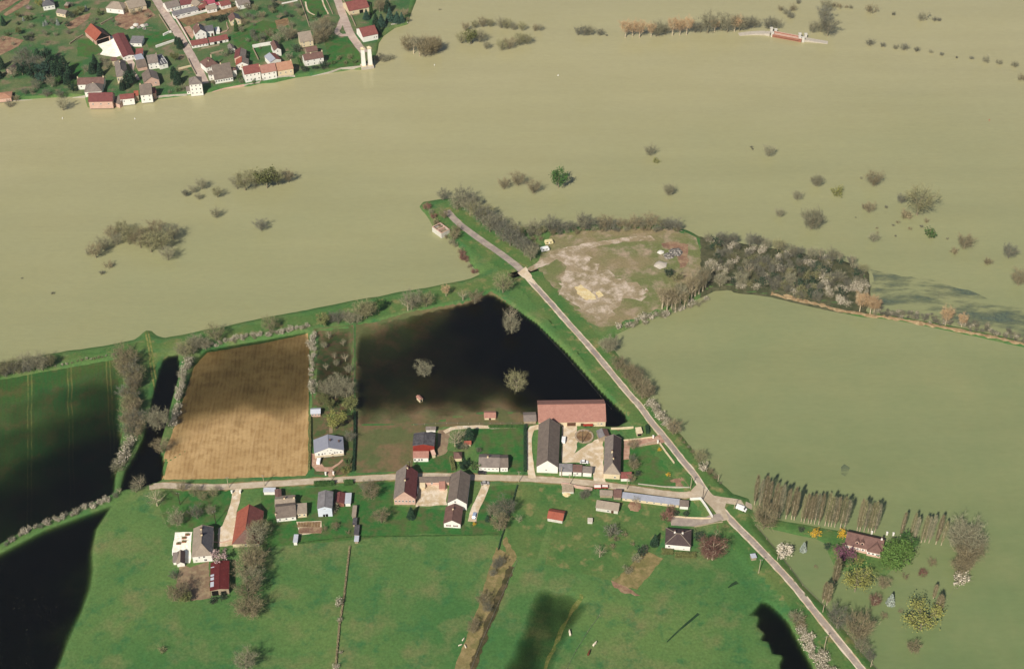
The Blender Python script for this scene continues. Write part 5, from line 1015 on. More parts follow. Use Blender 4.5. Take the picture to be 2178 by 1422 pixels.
clump([(1408,660,15),(1418,665,16),(1428,658,14),(1436,664,13),(1446,652,14),(1455,656,13),(1470,640,16),(1478,632,17),(1486,628,18),(1494,622,17),(1500,615,16),(1465,630,12),(1440,640,12)], BT, 'tall slim bare tree on the right rim of the waste ground', 'slim trees on rim', ['tall1', 'tall2', 'tall2'])
clump([(1425,590,5,'darkb'),(1440,600,6,'bush4'),(1450,620,6),(1430,625,5)], 'scrub', 'dark scrub on the right rim of the waste ground', 'rim scrub', ['bush4', 'bush3'], 'bush')
hedgerow([(1312,704),(1350,690),(1400,672),(1440,660),(1500,640)], 24, 3.4, ['white1', 'white2', 'pale1', 'bush1'], 'blossom_bush', 'whitish blossoming bush along the near edge of the waste ground', 'waste ground blossom', 2, 'bush')
# thicket
rt = np.random.RandomState(5)
TP = [(1500,512),(1600,528),(1700,543),(1800,562),(1843,588),(1846,640),(1830,655),(1780,655),(1700,640),(1640,625),(1560,615),(1520,618),(1500,632)]
tpw = GP(TP); cnt = 0
while cnt < 230:
    x, y = rt.uniform(1495, 1850), rt.uniform(505, 660); g = G(x, y)
    if sdist(tpw, np.array([g.x]), np.array([g.y]))[0] < 1: continue
    wv = vnoise(np.array([g.x]), np.array([g.y]), 16)[0]
    if (wv > -0.05 and rt.rand() < .7) or rt.rand() < .1: plant(rt.choice(['white1', 'white2', 'pale1']), x, y, rt.uniform(3, 4.6), 'blossom_bush', 'white blossoming bush in the big thicket on the spit', 'bush', 'thicket blossom')
    else: plant(rt.choice(['bush1', 'bush3', 'bush4', 'darkb', 'bush3', 'bush3']), x, y, rt.uniform(3, 5.5), 'thicket_bush', 'dark leafless bush in the big thicket on the spit', 'bush', 'thicket bushes')
    cnt += 1
hedgerow([(1500,515),(1600,530),(1700,546),(1800,566),(1845,590)], 18, 7.5, ['olive2', 'grey2', 'grey3', 'dark1', 'tall1'], 'hedgerow_tree', 'bare tree along the far rim of the big thicket', 'thicket far rim', 1.5, 'tree')
clump([(1575,612,9),(1530,612,9),(1680,610,8),(1590,590,8)], BT, 'thin bare tree rising from the near side of the big thicket', 'thicket near trees', ['sparse1', 'grey1'])
clump([(1828,663,12),(1850,669,12),(1858,668,10),(2010,692,12),(2045,695,9)], BT, 'thin reddish bare tree on the reed bank', 'reed bank trees', ['orange1'])
hedgerow([(1860,662),(1960,676),(2040,690),(2110,706),(2178,724),(2200,728)], 110, 2.4, ['bush3', 'bush1', 'bush3', 'pale1'], 'bank_scrub', 'low dark scrub behind the reed bank', 'reed bank scrub', 4.0, 'bush')
# sunken brush in the muddy water
V = []; n = 2600
for (a, b, c, d, k) in ((1860,585,2000,600,300),(1930,595,2020,640,500),(1990,620,2178,700,900),(1860,610,1900,640,250),(1870,640,2178,715,650)):
    for i in range(k):
        t = rt.rand(); x = a+(c-a)*t+rt.normal()*10; y = b+(d-b)*t+rt.normal()*4
        g = G(x, y)
        if vnoise(np.array([g.x]), np.array([g.y]), 7)[0] > -.02: V.append((g.x, g.y, -0.25))
P = np.array(V); n = len(P); D = rt.normal(size=(n, 3))*np.array((1, 1, .4))+np.array((0, 0, .5)); D /= np.linalg.norm(D, axis=1)[:, None]
tag(link('sunken_brush', tris_mesh('sunken_brush', P, D, .5+.8*rt.rand(n), .18+.15*rt.rand(n), 'twig_dark', rt)), 'dark tips of sunken brush in the water behind the reed bank', 'brush', None, 'stuff')
sheet('weed_mat', 'weed_mat', [(1850,572),(1900,582),(1960,592),(2040,610),(2120,640),(2200,660),(2300,690),(2300,750),(2200,730),(2110,708),(2040,696),(1960,680),(1880,668),(1852,655)], 0.0, 5.0, 2)
for v_ in COL.objects[-1].data.vertices: v_.co.z = .012
sheet('weed_mat', 'weed_mat', [(1788,994),(1797,988),(1806,994),(1806,1006),(1797,1011),(1788,1005)], 0.0, 2.0, .8)
for v_ in COL.objects[-1].data.vertices: v_.co.z = .012
# bank road trees
clump([(1292,754,9),(1300,748,8),(1283,745,6)], BT, 'bare tree at the corner where the bank road meets the waste ground', 'corner trees', ['grey1', 'grey2'])
clump([(1312,791,9),(1340,816,11),(1350,830,11),(1365,851,12),(1330,808,9),(1378,846,9)], 'drowned_tree', 'bare brown tree in the row between bank road and flood', 'bank road row', ['brown1', 'olive1', 'brown2'])
hedgerow([(1380,862),(1395,880),(1415,905),(1432,922)], 14, 3.6, ['white2', 'pale1', 'white1'], 'blossom_bush', 'whitish bush in the hedge between bank road and flood', 'bank road blossom', 1.5, 'bush')
clump([(1431,927,9)], BT, 'bare tree at the lower end of the bank road hedge', None, ['brown1']); clump([(1487,985,7)], 'drowned_tree', 'bushy olive tree standing in water below the bank road hedge', None, ['olive2'])
clump([(1497,1001,4)], 'blossom_bush', 'single white bush on the bank below the olive tree', None, ['white1']); clump([(1510,1010,3.5),(1520,1018,3)], 'scrub', 'brown scrub beside the single white bush', 'bank scrub', ['bush2'], 'bush')
hedgerow([(1440,930),(1470,965),(1500,1000),(1540,1035)], 10, 1.6, ['bush2', 'bush1'], 'scrub', 'low scrub along the water edge of the bank road', 'water edge scrub', 1, 'bush')
# poplars
pz = zc(1560, 1000, 3.369)
for grp, lab, ls in (('poplar screen left', 'slim bare poplar in the long left part of the screen by the manor', [(150,245),(185,255),(215,262),(245,280),(285,310),(310,325),(330,335),(375,345),(415,350),(435,355),(485,365),(505,375),(535,378),(555,380),(580,383),(610,388),(655,395),(680,400),(700,402),(725,405),(765,412),(795,415)]),
                     ('poplar screen middle', 'slim bare poplar right behind the manor roof', [(885,432),(905,435),(935,438),(965,440),(985,442),(1010,445)]),
                     ('poplar screen right', 'slim bare poplar in the right part of the screen by the manor', [(1195,475),(1265,490),(1290,505),(1345,515),(1370,512),(1400,518),(1450,528),(1488,535)])):
    for q in ls: x, y = pz(*q); plant('poplar%d' % random.randint(1, 4), x, y, random.uniform(18, 22) if q[0] < 1180 else random.uniform(16.5, 20), 'poplar', lab, 'poplar', grp)
clump([(1625,1121,15)], BT, 'big spreading bare tree at the left end of the poplar screen', None, ['vase1'])
clump([(2036,1165,15),(2052,1172,15),(2066,1176,12),(2058,1195,11),(2048,1210,10),(2040,1222,9)], BT, 'big bare tree in the clump right of the poplars', 'clump right of poplars', ['brown2', 'grey2', 'olive1'])
clump([(2038,1238,6)], 'blossom_bush', 'white blossoming bush at the lower end of the right-hand clump', None, ['white1'])
clump([(1665,1187,7)], 'blossom_tree', 'round white blossoming tree by the manor fence', None, ['blossomtree1'], 'tree'); clump([(1708,1171,6)], 'blue_spruce', 'pale silver spruce standing in the manor garden flood', None, ['bluespruce'], 'tree'); clump([(1893,1284,7)], 'blue_spruce', 'blue-green spruce standing in water below the manor', None, ['bluespruce'], 'tree')
clump([(1734,1140,4)], 'forsythia_bush', 'bright yellow bush on the narrow garden strip', None, ['forsythia'], 'bush'); clump([(1790,1143,4.5)], 'forsythia_bush', 'bright yellow bush at the left gable of the manor', None, ['forsythia'], 'bush')
clump([(1705,1131,2.5)], 'shrub', 'small dark green shrub on the narrow garden strip', None, ['darkb'], 'bush')
clump([(1796,1192,7)], 'plum_tree', 'purple-leaved tree in front of the manor', None, ['purple1'], 'tree'); clump([(1774,1240,16)], 'column_tree', 'tall columnar brown tree before the manor lawn', None, ['column_brown'], 'tree')
clump([(1750,1280,14),(1758,1286,14)], 'column_tree', 'twin columnar brown tree in the flooded manor garden', 'twin columnar trees', ['column_brown'], 'tree')
clump([(1818,1257,12)], 'willow', 'yellow-green willow in the flood before the manor', None, ['yellowgreen1'], 'tree'); clump([(1957,1338,12)], 'willow', 'yellow-brown spreading tree low in the flooded garden', None, ['yellowgreen1'], 'tree')
clump([(1877,1250,6)], BT, 'small bare tree just below the manor lawn', None, ['brown1']); clump([(1858,1286,6)], 'drowned_tree', 'round red-brown tree in the middle of the flooded garden', None, ['red1'])
clump([(1962,1222,3)], 'shrub', 'dark red-brown shrub right of the manor lawn', None, ['redb'], 'bush'); clump([(1982,1200,4)], 'drowned_bush', 'faint brown bush below the pale green hedge', None, ['bush2'])
clump([(1902,1200,9),(1912,1188,9),(1892,1205,7)], 'green_shrub', 'large bright green shrub at the right end of the manor', 'manor green shrubs', ['bright1'], 'bush'); clump([(1925,1170,8)], 'leafy_tree', 'darker green tree behind the bright shrub of the manor', None, ['green1'])
clump([(1985,1272,9),(1990,1312,13),(1996,1305,11)], 'column_tree', 'brown columnar tree by the lower right garden fence', 'fence columnar trees', ['column_brown'], 'tree')
clump([(1940,1387,7)], 'drowned_tree', 'round bare tree alone in the lower right flood', None, ['brown1']); clump([(1778,1338,11)], BT, 'dark bare tree by the fence in the lower garden', None, ['dark1']); clump([(1822,1356,15)], BT, 'vase-shaped bare tree in the lower garden', None, ['vase1'])
clump([(1830,1386,8),(1848,1404,6)], BT, 'small dark tree below the vase-shaped one', 'small dark pair', ['dark1', 'grey2']); clump([(1735,1206,2),(1880,1312,3),(1925,1228,3),(1915,1300,2)], 'drowned_bush', 'faint bush tip in the manor garden flood', 'garden bush tips', ['bush2'])
clump([(1790,1208,3),(1808,1200,3),(1825,1196,3,'yellowb'),(1760,1165,3,'darkb')], 'shrub', 'low shrub bed along the manor front', 'manor shrub beds', ['greenb', 'bush4'], 'bush')
clump([(1690,1322,5,'bush1'),(1697,1330,5)], 'scrub', 'scrub at the upper end of the lower roadside hedge', 'lower hedge top', ['bush2'], 'bush')
hedgerow([(1695,1335),(1715,1365),(1735,1395),(1765,1430),(1800,1475)], 22, 4, ['white2', 'pale1', 'bush2', 'white1'], 'blossom_bush', 'whitish bush in the lower roadside hedge by the dark pool', 'lower roadside hedge', 2.2, 'bush')
# left fields
hedgerow([(0,803),(40,796),(80,788),(112,782)], 14, 8, ['olive1', 'grey2', 'dark1', 'olive2'], 'hedgerow_tree', 'tree in the dense row at the left end of the dike', 'dike left row', 2, 'tree')
hedgerow([(-40,811),(0,804)], 4, 8, ['olive1', 'grey2'], 'hedgerow_tree', 'tree in the dense row at the left end of the dike', 'dike left row', 2, 'tree')
hedgerow([(118,782),(180,770),(255,756)], 14, 1.3, ['pale1', 'bush2'], 'hedge_bush', 'low pale bush in the thin hedge above the crop field', 'crop field hedge', .8, 'bush')
hedgerow([(270,772),(278,810),(283,850),(284,890),(280,935)], 26, 9.5, ['brown1', 'brown2', 'dark1', 'olive2'], 'hedgerow_tree', 'brown bare tree in the row right of the crop field', 'crop field tree row', 3.4, 'tree')
hedgerow([(278,940),(268,970),(255,995),(248,1005)], 9, 4.5, ['pale1', 'white2', 'bush1'], 'blossom_bush', 'pale bush at the lower end of the crop field tree row', 'crop field blossom', 1.2, 'bush')
hedgerow([(405,765),(395,790),(388,820),(380,850),(375,880),(368,905)], 16, 4, ['white1', 'pale1', 'white2'], 'blossom_bush', 'white blossoming bush between ditch pool and ploughed field', 'ditch blossom', 1.2, 'bush')
hedgerow([(385,762),(405,755),(425,745),(440,738)], 7, 8, ['grey2', 'grey1', 'olive2'], 'hedgerow_tree', 'bare tree at the upper left corner of the ploughed field', 'ploughed field corner trees', 2, 'tree')
clump([(340,912,10),(330,905,8)], 'drowned_tree', 'grey bare tree at the water by the ploughed field', 'grey pair by plough', ['grey2', 'grey1']); clump([(345,962,9)], BT, 'reddish-brown bare tree at the left edge of the ploughed field', None, ['brown2'])
clump([(460,728,10)], BT, 'bushy olive tree on the dike above the ploughed field, left', None, ['olive2']); clump([(575,708,9)], BT, 'bushy olive tree on the dike above the ploughed field, right', None, ['olive1'])
hedgerow([(435,742),(500,727),(560,717),(610,708),(655,700)], 30, 2.6, ['white1', 'pale1', 'white2', 'bush1'], 'blossom_bush', 'whitish bush in the hedge along the top of the ploughed field', 'plough top hedge', 1.2, 'bush')
clump([(690,696,8),(720,692,9),(745,692,8),(705,690,7),(760,690,8),(735,685,7)], BT, 'dark tree at the head of the garden strip', 'garden strip head trees', ['dark1', 'green2', 'grey2'])
clump([(770,682,13),(790,674,9),(780,680,10)], BT, 'tall bare tree on the dike above the garden strip', 'dike tall trees', ['grey1', 'olive1'])
clump([(806,667,8)], 'leafy_tree', 'slim green tree on the dike', None, ['green1']); clump([(876,662,13),(868,664,10)], BT, 'pale-stemmed bare tree on the dike above the wet meadow', 'dike pale pair', ['sparse1', 'grey1']); clump([(907,656,9)], BT, 'bushy bare tree right of the pale pair on the dike', None, ['olive2'])
clump([(949,634,8)], 'pollard_tree', 'golden pollard tree on the dike', None, ['orange1'], 'tree'); clump([(985,642,7)], BT, 'sparse bare tree at the edge of the black pool', None, ['sparse1']); clump([(1010,645,8)], BT, 'bushy bare tree at the edge of the black pool', None, ['brown2']); clump([(1070,626,12)], BT, 'olive tree at the top corner of the black pool', None, ['olive1'])
clump([(1085,682,9)], BT, 'upper pale bare tree standing in the black pool', None, ['sparse1']); clump([(1088,708,10)], BT, 'lower pale bare tree standing in the black pool', None, ['grey2']); clump([(903,800,9)], 'drowned_tree', 'round pale tree in the dark meadow water, left', None, ['grey1']); clump([(1098,831,11)], 'drowned_tree', 'round pale tree in the dark meadow water, right', None, ['olive2'])
hedgerow([(668,712),(663,760),(661,800),(664,840)], 12, 3.4, ['white1', 'pale1', 'white2'], 'blossom_bush', 'white bush in the thin hedge right of the ploughed field', 'plough right hedge', .8, 'bush')
clump([(690,740,4),(712,762,4),(735,768,5),(742,792,5),(716,778,4),(694,786,4),(700,720,5),(730,735,4)], 'fruit_tree', 'small fruit tree in the flooded garden strip', 'strip fruit trees', ['grey2', 'sparse1'], 'tree')
clump([(692,838,9),(714,846,12),(738,846,11),(725,840,11)], BT, 'big grey tree in the middle of the garden strip', 'strip grey trees', ['grey1', 'grey2']); clump([(746,872,8),(700,868,6),(688,860,6)], BT, 'small tree beside the big grey ones of the garden strip', 'strip small trees', ['brown2', 'dark1', 'green2'])
clump([(717,912,9)], 'willow', 'golden-yellow willow behind the blue-roofed house', None, ['willow1'], 'tree'); clump([(745,938,6)], BT, 'bare tree right of the blue-roofed house', None, ['dark1'])
clump([(742,985,4),(735,1000,3,'greenb'),(737,1005,3,'yellowb')], 'shrub', 'green shrub right of the gravel drive', 'drive shrubs', ['greenb'], 'bush')
# hamlet trees
clump([(335,1076,11)], BT, 'wide pale bare tree at the left end of the hamlet', None, ['sparse1']); clump([(290,1048,6),(300,1040,8),(255,1050,4)], BT, 'small bare tree at the end of the road by the dark pools', 'road end trees', ['sparse1', 'grey1'])
hedgerow([(10,1160),(60,1130),(120,1105),(180,1085),(250,1058)], 26, 2.6, ['white1', 'pale1', 'bush3', 'blossom' if False else 'white2'], 'blossom_bush', 'whitish bush in the hedge between the two dark pools', 'dark pool hedge', 1.2, 'bush')
clump([(378,1118,10)], BT, 'large bare tree above the white terrace, left', None, ['grey2']); clump([(420,1103,8)], BT, 'dark bare tree above the white terrace, right', None, ['dark1']); clump([(388,1045,6),(415,1055,6),(432,1065,6),(455,1055,5),(450,1095,5)], BT, 'small orchard tree between road and villa', 'villa orchard', ['grey2', 'brown2', 'olive2'])
clump([(548,1160,13),(532,1195,12),(545,1210,11),(525,1225,12),(542,1250,12),(530,1275,12),(522,1310,11),(538,1312,11),(555,1140,9)], BT, 'bare tree in the row below the orange barn', 'orange barn tree row', ['grey2', 'brown1', 'olive1', 'brown2'])
clump([(524,1424,10)], BT, 'bare tree at the bottom edge below the tree row', None, ['grey1']); clump([(346,1386,3)], 'bush', 'lone small bush in the left pasture', None, ['bush4'])
clump([(372,1278,8),(388,1272,9)], BT, 'dark bare tree left of the red barn', 'red barn pair', ['dark1', 'brown2']); clump([(397,1280,6)], 'leafy_tree', 'small olive tree beside the brown court', None, ['green2']); clump([(372,1232,5)], BT, 'low dark tree left of the brown court', None, ['dark1'])
clump([(470,1200,7)], 'blossom_tree', 'pinkish blossoming tree at the top of the red barn', None, ['pinktree1'], 'tree'); clump([(455,1280,3),(475,1275,3)], 'shrub', 'dark shrub at the foot of the red barn', 'red barn shrubs', ['darkb'], 'bush')
clump([(790,1062,11)], BT, 'large bare tree left of the pink gabled house', None, ['brown2']); clump([(778,1045,6)], BT, 'dark small tree beside the large bare one', None, ['dark1']); clump([(811,1112,9)], BT, 'round bare tree on the lawn below the pink gabled house', None, ['brown1']); clump([(875,1100,7)], 'conifer', 'dark conifer below the pink gabled house', None, ['spruce1'], 'tree')
clump([(710,1090,5),(715,1125,4),(690,1128,3),(740,1135,2)], 'shrub', 'small bare shrub on the garden lawn', 'lawn shrubs', ['bush2', 'bush1'], 'bush')
clump([(1062,1128,9)], BT, 'bare tree at the lower end of the driveway lawn', None, ['brown1']); clump([(1078,1095,10)], BT, 'dark bare tree by the pasture fence', None, ['dark1']); clump([(1050,1098,7),(1068,1110,6)], BT, 'smaller bare tree by the driveway lawn', 'driveway small trees', ['grey2']); clump([(1037,1107,4)], 'conifer', 'small dark conifer by the driveway', None, ['spruce1'], 'tree'); clump([(1009,1117,2)], 'forsythia_bush', 'small yellow bush at the end of the driveway', None, ['forsythia'], 'bush'); clump([(1104,1112,5)], BT, 'lone small tree in the fenced pasture', None, ['sparse1'])
clump([(1062,1205,6),(1055,1210,5),(1048,1225,4)], BT, 'low bare tree at the head of the ditch', 'ditch head trees', ['dark1', 'grey2']); clump([(1028,1285,6),(1036,1300,5),(1010,1335,6),(1005,1345,5)], BT, 'low bare tree along the ditch', 'ditch trees', ['brown2', 'grey2', 'dark1'])
clump([(998,936,9)], 'conifer', 'dark rounded conifer behind the long white house', None, ['cypress2'], 'tree'); clump([(975,942,10),(968,950,9)], BT, 'bare tree left of the dark conifer', 'bare pair by conifer', ['sparse1', 'brown1']); clump([(988,955,4,'bush1'),(975,955,4,'darkb')], 'shrub', 'shrub below the little orange-roofed hut', 'hut shrubs', ['bush1'], 'bush')
clump([(985,1000,5),(992,995,5)], 'leafy_tree', 'clipped round evergreen at the barn corner', 'barn corner evergreens', ['darkgreen1']); clump([(1012,998,4)], 'shrub', 'round green shrub left of the long white house', None, ['greenb'], 'bush'); clump([(1018,962,3)], 'shrub', 'small round tree on the mown lawn', None, ['bush3'], 'bush')
clump([(1345,955,6)], BT, 'bare tree by the farm gate drive', None, ['brown2']); clump([(1347,1000,6),(1345,985,5)], BT, 'dark bare tree in the farm garden', 'farm garden trees', ['dark1', 'brown2']); clump([(1357,1010,3)], 'shrub', 'dark green shrub in the farm garden', None, ['darkb'], 'bush'); clump([(1343,1025,4)], BT, 'reddish small tree beside the red-tiled annexe', None, ['brown2']); clump([(1402,962,2),(1421,1013,2)], 'forsythia_bush', 'yellow bush in the farm garden', 'farm yellow bushes', ['forsythia'], 'bush')
clump([(1240,1060,4),(1248,1056,4)], 'scrub', 'dark scrub in front of the roadside ruin wall', 'ruin scrub', ['bush3', 'redb'], 'bush'); clump([(1352,1072,5)], BT, 'small bare tree below the long silver roof', None, ['sparse1'])
clump([(1300,1140,6)], 'bush', 'tall dark bush in the rough yard', None, ['bush3']); clump([(1275,1185,7)], BT, 'sparse small tree in the rough yard', None, ['sparse1']); clump([(1392,1158,7)], 'conifer', 'dark spiky conifer left of the white bungalow', None, ['spruce1'], 'tree')
clump([(1515,1190,14),(1505,1188,11)], 'birch', 'reddish birch right of the white bungalow', 'bungalow birches', ['red1'], 'tree'); clump([(1483,1148,4)], 'shrub', 'dark green shrub at the right wall of the bungalow', None, ['darkb'], 'bush'); clump([(1438,1096,3),(1458,1096,3)], 'shrub', 'clipped dark shrub in the walled corner garden', 'corner garden shrubs', ['darkb'], 'bush')
clump([(1362,1180,4),(1352,1195,4),(1335,1218,4),(1372,1170,3)], 'scrub', 'dark bush along the vegetable plot', 'plot bushes', ['bush3', 'darkb', 'bush1'], 'bush'); clump([(1418,1105,4),(1428,1090,3)], 'scrub', 'reddish bush at the end of the bungalow drive', 'drive end bushes', ['redb'], 'bush'); clump([(1303,1165,2.5),(1310,1150,2.5),(1328,1140,2.5),(1345,1160,2)], 'shrub', 'tiny shrub in the rough yard row', 'yard shrub row', ['bush2'], 'bush')
clump([(720,1285,4),(722,1322,2),(715,1421,2.5),(724,1390,1.5)], 'hedge_bush', 'pale bush on the pasture boundary', 'pasture boundary bushes', ['white2', 'pale1'], 'bush')
# village trees
clump([(118,168,13),(132,175,14),(140,160,13),(108,158,11),(150,172,11),(125,155,12),(98,178,10),(145,182,10)], 'conifer', 'tall black-green conifer in the park on the far bank', 'park conifers', ['cypress2', 'spruce1'], 'tree')
clump([(60,140,13),(68,160,11),(85,150,10),(95,170,11),(75,175,10),(100,140,11),(50,165,9),(90,185,9),(112,190,8),(80,195,8),(45,150,10),(30,170,8)], BT, 'bare tree in the park on the far bank', 'park bare trees', ['grey2', 'dark1', 'dark1', 'teal1', 'darkgreen1'])
clump([(5,150,10),(0,170,9),(10,60,8)], 'conifer', 'dark conifer at the far left edge of the village', 'left edge conifers', ['spruce1', 'cypress2'], 'tree')
clump([(42,80,5),(40,45,4),(52,52,4),(88,22,6,'willow1'),(100,60,5),(125,60,6),(95,62,4),(175,35,5),(185,30,5),(165,42,5),(200,60,4),(65,30,4,'pinktree1'),(60,28,4)], 'garden_tree', 'small tree in the sloping gardens of the village', 'sloping garden trees', ['dark1', 'grey2', 'green2', 'bluespruce'], 'tree')
clump([(55,205,5),(70,203,5),(100,208,7),(130,210,6),(135,235,8),(35,215,4),(20,228,5)], BT, 'bare tree leaning over the village river wall', 'river wall trees', ['brown2', 'dark1', 'grey1'])
clump([(125,185,6),(155,200,6),(160,190,5)], 'leafy_tree', 'green tree by the brown-roofed riverside house', 'riverside green trees', ['green1', 'darkgreen1'])
clump([(205,150,11),(215,165,10),(198,160,9)], 'conifer', 'dark fir beside the large old grey house', 'old house firs', ['cypress2', 'spruce1'], 'tree'); clump([(220,140,6),(230,150,6),(185,158,6)], BT, 'bare tree near the large old grey house', 'old house bare trees', ['grey2', 'brown2'])
clump([(270,190,9),(280,185,9),(262,195,8)], 'conifer', 'dark evergreen behind the small white river house', 'river house evergreens', ['cypress2', 'darkgreen1'], 'tree')
clump([(380,182,11),(372,170,9)], 'conifer', 'big dark evergreen by the three-storey river house', 'street evergreens', ['cypress2'], 'tree'); clump([(385,108,9),(378,100,7)], 'conifer', 'dark evergreen beside the river street wall', 'street wall evergreens', ['cypress2'], 'tree'); clump([(372,135,6)], 'leafy_tree', 'rounded yellow-green tree beside the river street', None, ['green2'])
clump([(390,195,4),(380,198,3),(362,203,3)], 'shrub', 'shrub in the small riverside garden', 'riverside shrubs', ['greenb', 'bush1'], 'bush'); clump([(250,62,4),(285,40,5),(300,35,5),(270,35,4),(315,45,4),(265,25,4)], BT, 'small bare tree in the rough garden by the street', 'rough garden trees', ['grey2', 'brown2'])
clump([(504,72,10)], 'cypress', 'tall pointed green cypress beside the cream cottage', None, ['cypress1'], 'tree'); clump([(470,52,5),(455,50,4),(485,48,5)], 'shrub', 'dark shrub in the garden of the white gabled house', 'white house shrubs', ['darkb'], 'bush')
clump([(545,30,5),(560,45,5),(528,28,6),(520,60,5),(540,80,5),(515,75,5),(580,35,5),(600,75,6),(575,85,6),(560,92,6),(545,95,5),(620,65,5),(640,40,6),(635,25,5)], 'garden_tree', 'small bare tree in the orchard behind the riverside row', 'orchard trees', ['grey2', 'brown2', 'olive2', 'dark1'], 'tree')
clump([(612,92,11),(620,90,9),(590,98,8)], BT, 'big bare tree behind the riverside row', 'row back trees', ['brown1', 'grey2']); clump([(680,85,11),(690,95,11),(675,100,10),(700,80,10),(695,65,9),(670,70,8),(685,70,9)], BT, 'bare tree in the brown copse left of the turning loop', 'loop copse', ['brown2', 'grey2', 'brown1'])
clump([(678,42,5)], 'conifer', 'dark bush at the end of the walled lawn', None, ['spruce1'], 'tree'); clump([(630,115,5),(615,130,5),(645,130,4),(520,130,4),(490,120,4),(480,125,4)], 'shrub', 'shrub between the riverside houses', 'between houses shrubs', ['greenb', 'bush1', 'darkb'], 'bush')
clump([(650,155,4),(690,148,5),(675,150,2.5),(668,150,2.5)], 'shrub', 'dark shrub before the arched-basement house', 'basement house shrubs', ['darkb', 'bush2'], 'bush'); clump([(720,132,3.5),(745,130,3.5),(735,140,3),(710,140,3),(755,138,3)], 'shrub', 'green shrub on the sloping lawn', 'sloping lawn shrubs', ['greenb', 'bush4'], 'bush')
clump([(790,35,9,'cypress1'),(780,45,8,'spruce2'),(800,55,9),(812,60,10),(805,75,9),(798,70,8),(830,48,11,'spruce2'),(845,52,9,'spruce2'),(855,50,8),(825,30,10)], 'conifer', 'dark evergreen in the garden beside the ferry', 'ferry garden evergreens', ['cypress2', 'spruce2', 'spruce1'], 'tree'); clump([(808,30,10),(815,25,9),(860,40,6),(868,48,4)], BT, 'bare pinkish tree in the garden beside the ferry', 'ferry garden bare', ['brown1'])
clump([(455,182,3),(465,178,3),(510,172,4),(515,180,3),(590,165,3),(605,160,3),(540,180,2.5),(560,175,2.5)], 'shrub', 'small shrub along the village river terrace', 'river terrace shrubs', ['greenb', 'bush2', 'bush1'], 'bush'); clump([(770,8,4),(760,25,3),(755,30,3)], 'shrub', 'shrub in the yard of the ferry street house', 'ferry yard shrubs', ['bush1', 'greenb'], 'bush')

for i_ in range(46):
    x_, y_ = rt.uniform(-10, 250), rt.uniform(-5, 120)
    if (160 < x_ < 330 and 60 < y_) or (70 < x_ < 130 and y_ < 32) or (215 < x_ and y_ < 30): continue
    plant(rt.choice(['bush1', 'greenb', 'bush3', 'darkb', 'dark1', 'grey2']), x_, y_, rt.uniform(2, 4.5), 'garden_bush', 'small bush dotted over the village garden slope', 'bush', 'garden slope bushes')
for i_ in range(40):
    x_, y_ = rt.uniform(495, 700), rt.uniform(0, 110)
    if 575 < x_ < 650 and 60 < y_: continue
    if 640 < x_ < 700 and y_ < 40: continue
    plant(rt.choice(['bush1', 'greenb', 'bush3', 'darkb', 'grey2']), x_, y_, rt.uniform(2, 4.5), 'orchard_bush', 'small bush dotted between the orchard trees of the village', 'bush', 'orchard bushes')
# ------------------------------------------------------------------ walls, hedges, fences
def line_wall(name, label, px, h, w, mat, cat='wall', cap=None):
    P = GP(px); z0 = [HZ(p.x, p.y) for p in P]
    c = P[0]; root = link(name, None, None, (c.x, c.y, 0)); tag(root, label, cat)
    for i in range(len(P)-1):
        m = MB(); a, b = P[i]-c, P[i+1]-c; d = (b-a).normalized(); s = Vector((-d.y, d.x))*(w/2); e = d*(w/2*(i > 0))
        za, zb = z0[i]+h, z0[i+1]+h
        q = [(a-s-e), (b-s), (b+s), (a+s-e)]
        m.slab([(q[0].x, q[0].y, za), (q[1].x, q[1].y, zb), (q[2].x, q[2].y, zb), (q[3].x, q[3].y, za)], h+1.2)
        seg = m.build('wall_section', mat, root)
        if cap:
            m = MB(); s2 = s*1.25; q = [(a-s2-e), (b-s2), (b+s2), (a+s2-e)]
            m.slab([(q[0].x, q[0].y, za+.12), (q[1].x, q[1].y, zb+.12), (q[2].x, q[2].y, zb+.12), (q[3].x, q[3].y, za+.12)], .115); m.build('coping', cap, seg)
    return root
line_wall('river_wall', 'low stone river wall along the left part of the village', [(-60,222),(0,218),(40,214),(90,211),(150,208),(182,208)], 1.3, .6, 'concrete')
line_wall('river_wall', 'pale river wall between the tall white houses of the village', [(322,212),(350,208),(398,203)], 1.0, .6, 'concrete')
line_wall('river_wall', 'pinkish terrace wall in front of the veranda house', [(452,196),(478,189),(520,184)], 1.2, .6, 'wall_pink')
line_wall('river_wall', 'terrace wall in front of the riverside row', [(520,184),(552,178),(560,173),(600,168),(628,165)], 1.0, .5, 'concrete')
line_wall('river_wall', 'low quay wall below the sloping lawn', [(640,166),(700,156),(725,150),(768,146)], .8, .7, 'concrete')
line_wall('quay_wall', 'short pale wall under the ferry garden evergreens', [(832,57),(868,50)], .8, .6, 'concrete')
line_wall('garden_wall', 'long white garden wall crossing the upper village', [Bz(395,532),Bz(800,430),Bz(1200,320),Bz(1600,225),Bz(1895,170)], 1.8, .5, 'wall_white')
line_wall('street_wall', 'white wall along the right side of the river street', [Bz(280,330),Bz(395,532),Bz(560,800),Bz(735,1110)], 1.8, .5, 'wall_white', cap='wall_pink')
line_wall('street_wall', 'thin wall along the left side of the river street', [A(1350,5),A(1420,110),A(1505,245)], 1.4, .4, 'wall_stone')
line_wall('garden_wall', 'white garden wall left of the river street evergreens', [A(1300,480),A(1420,440),A(1585,385)], 1.8, .5, 'wall_white')
line_wall('garden_wall', 'white wall stub by the rough garden', [A(1412,305),A(1500,262),A(1535,255)], 1.6, .7, 'wall_white')
line_wall('street_wall', 'wall at the lower left of the river street', [A(1780,650),A(1840,770),A(1900,880)], 1.4, .4, 'wall_stone')
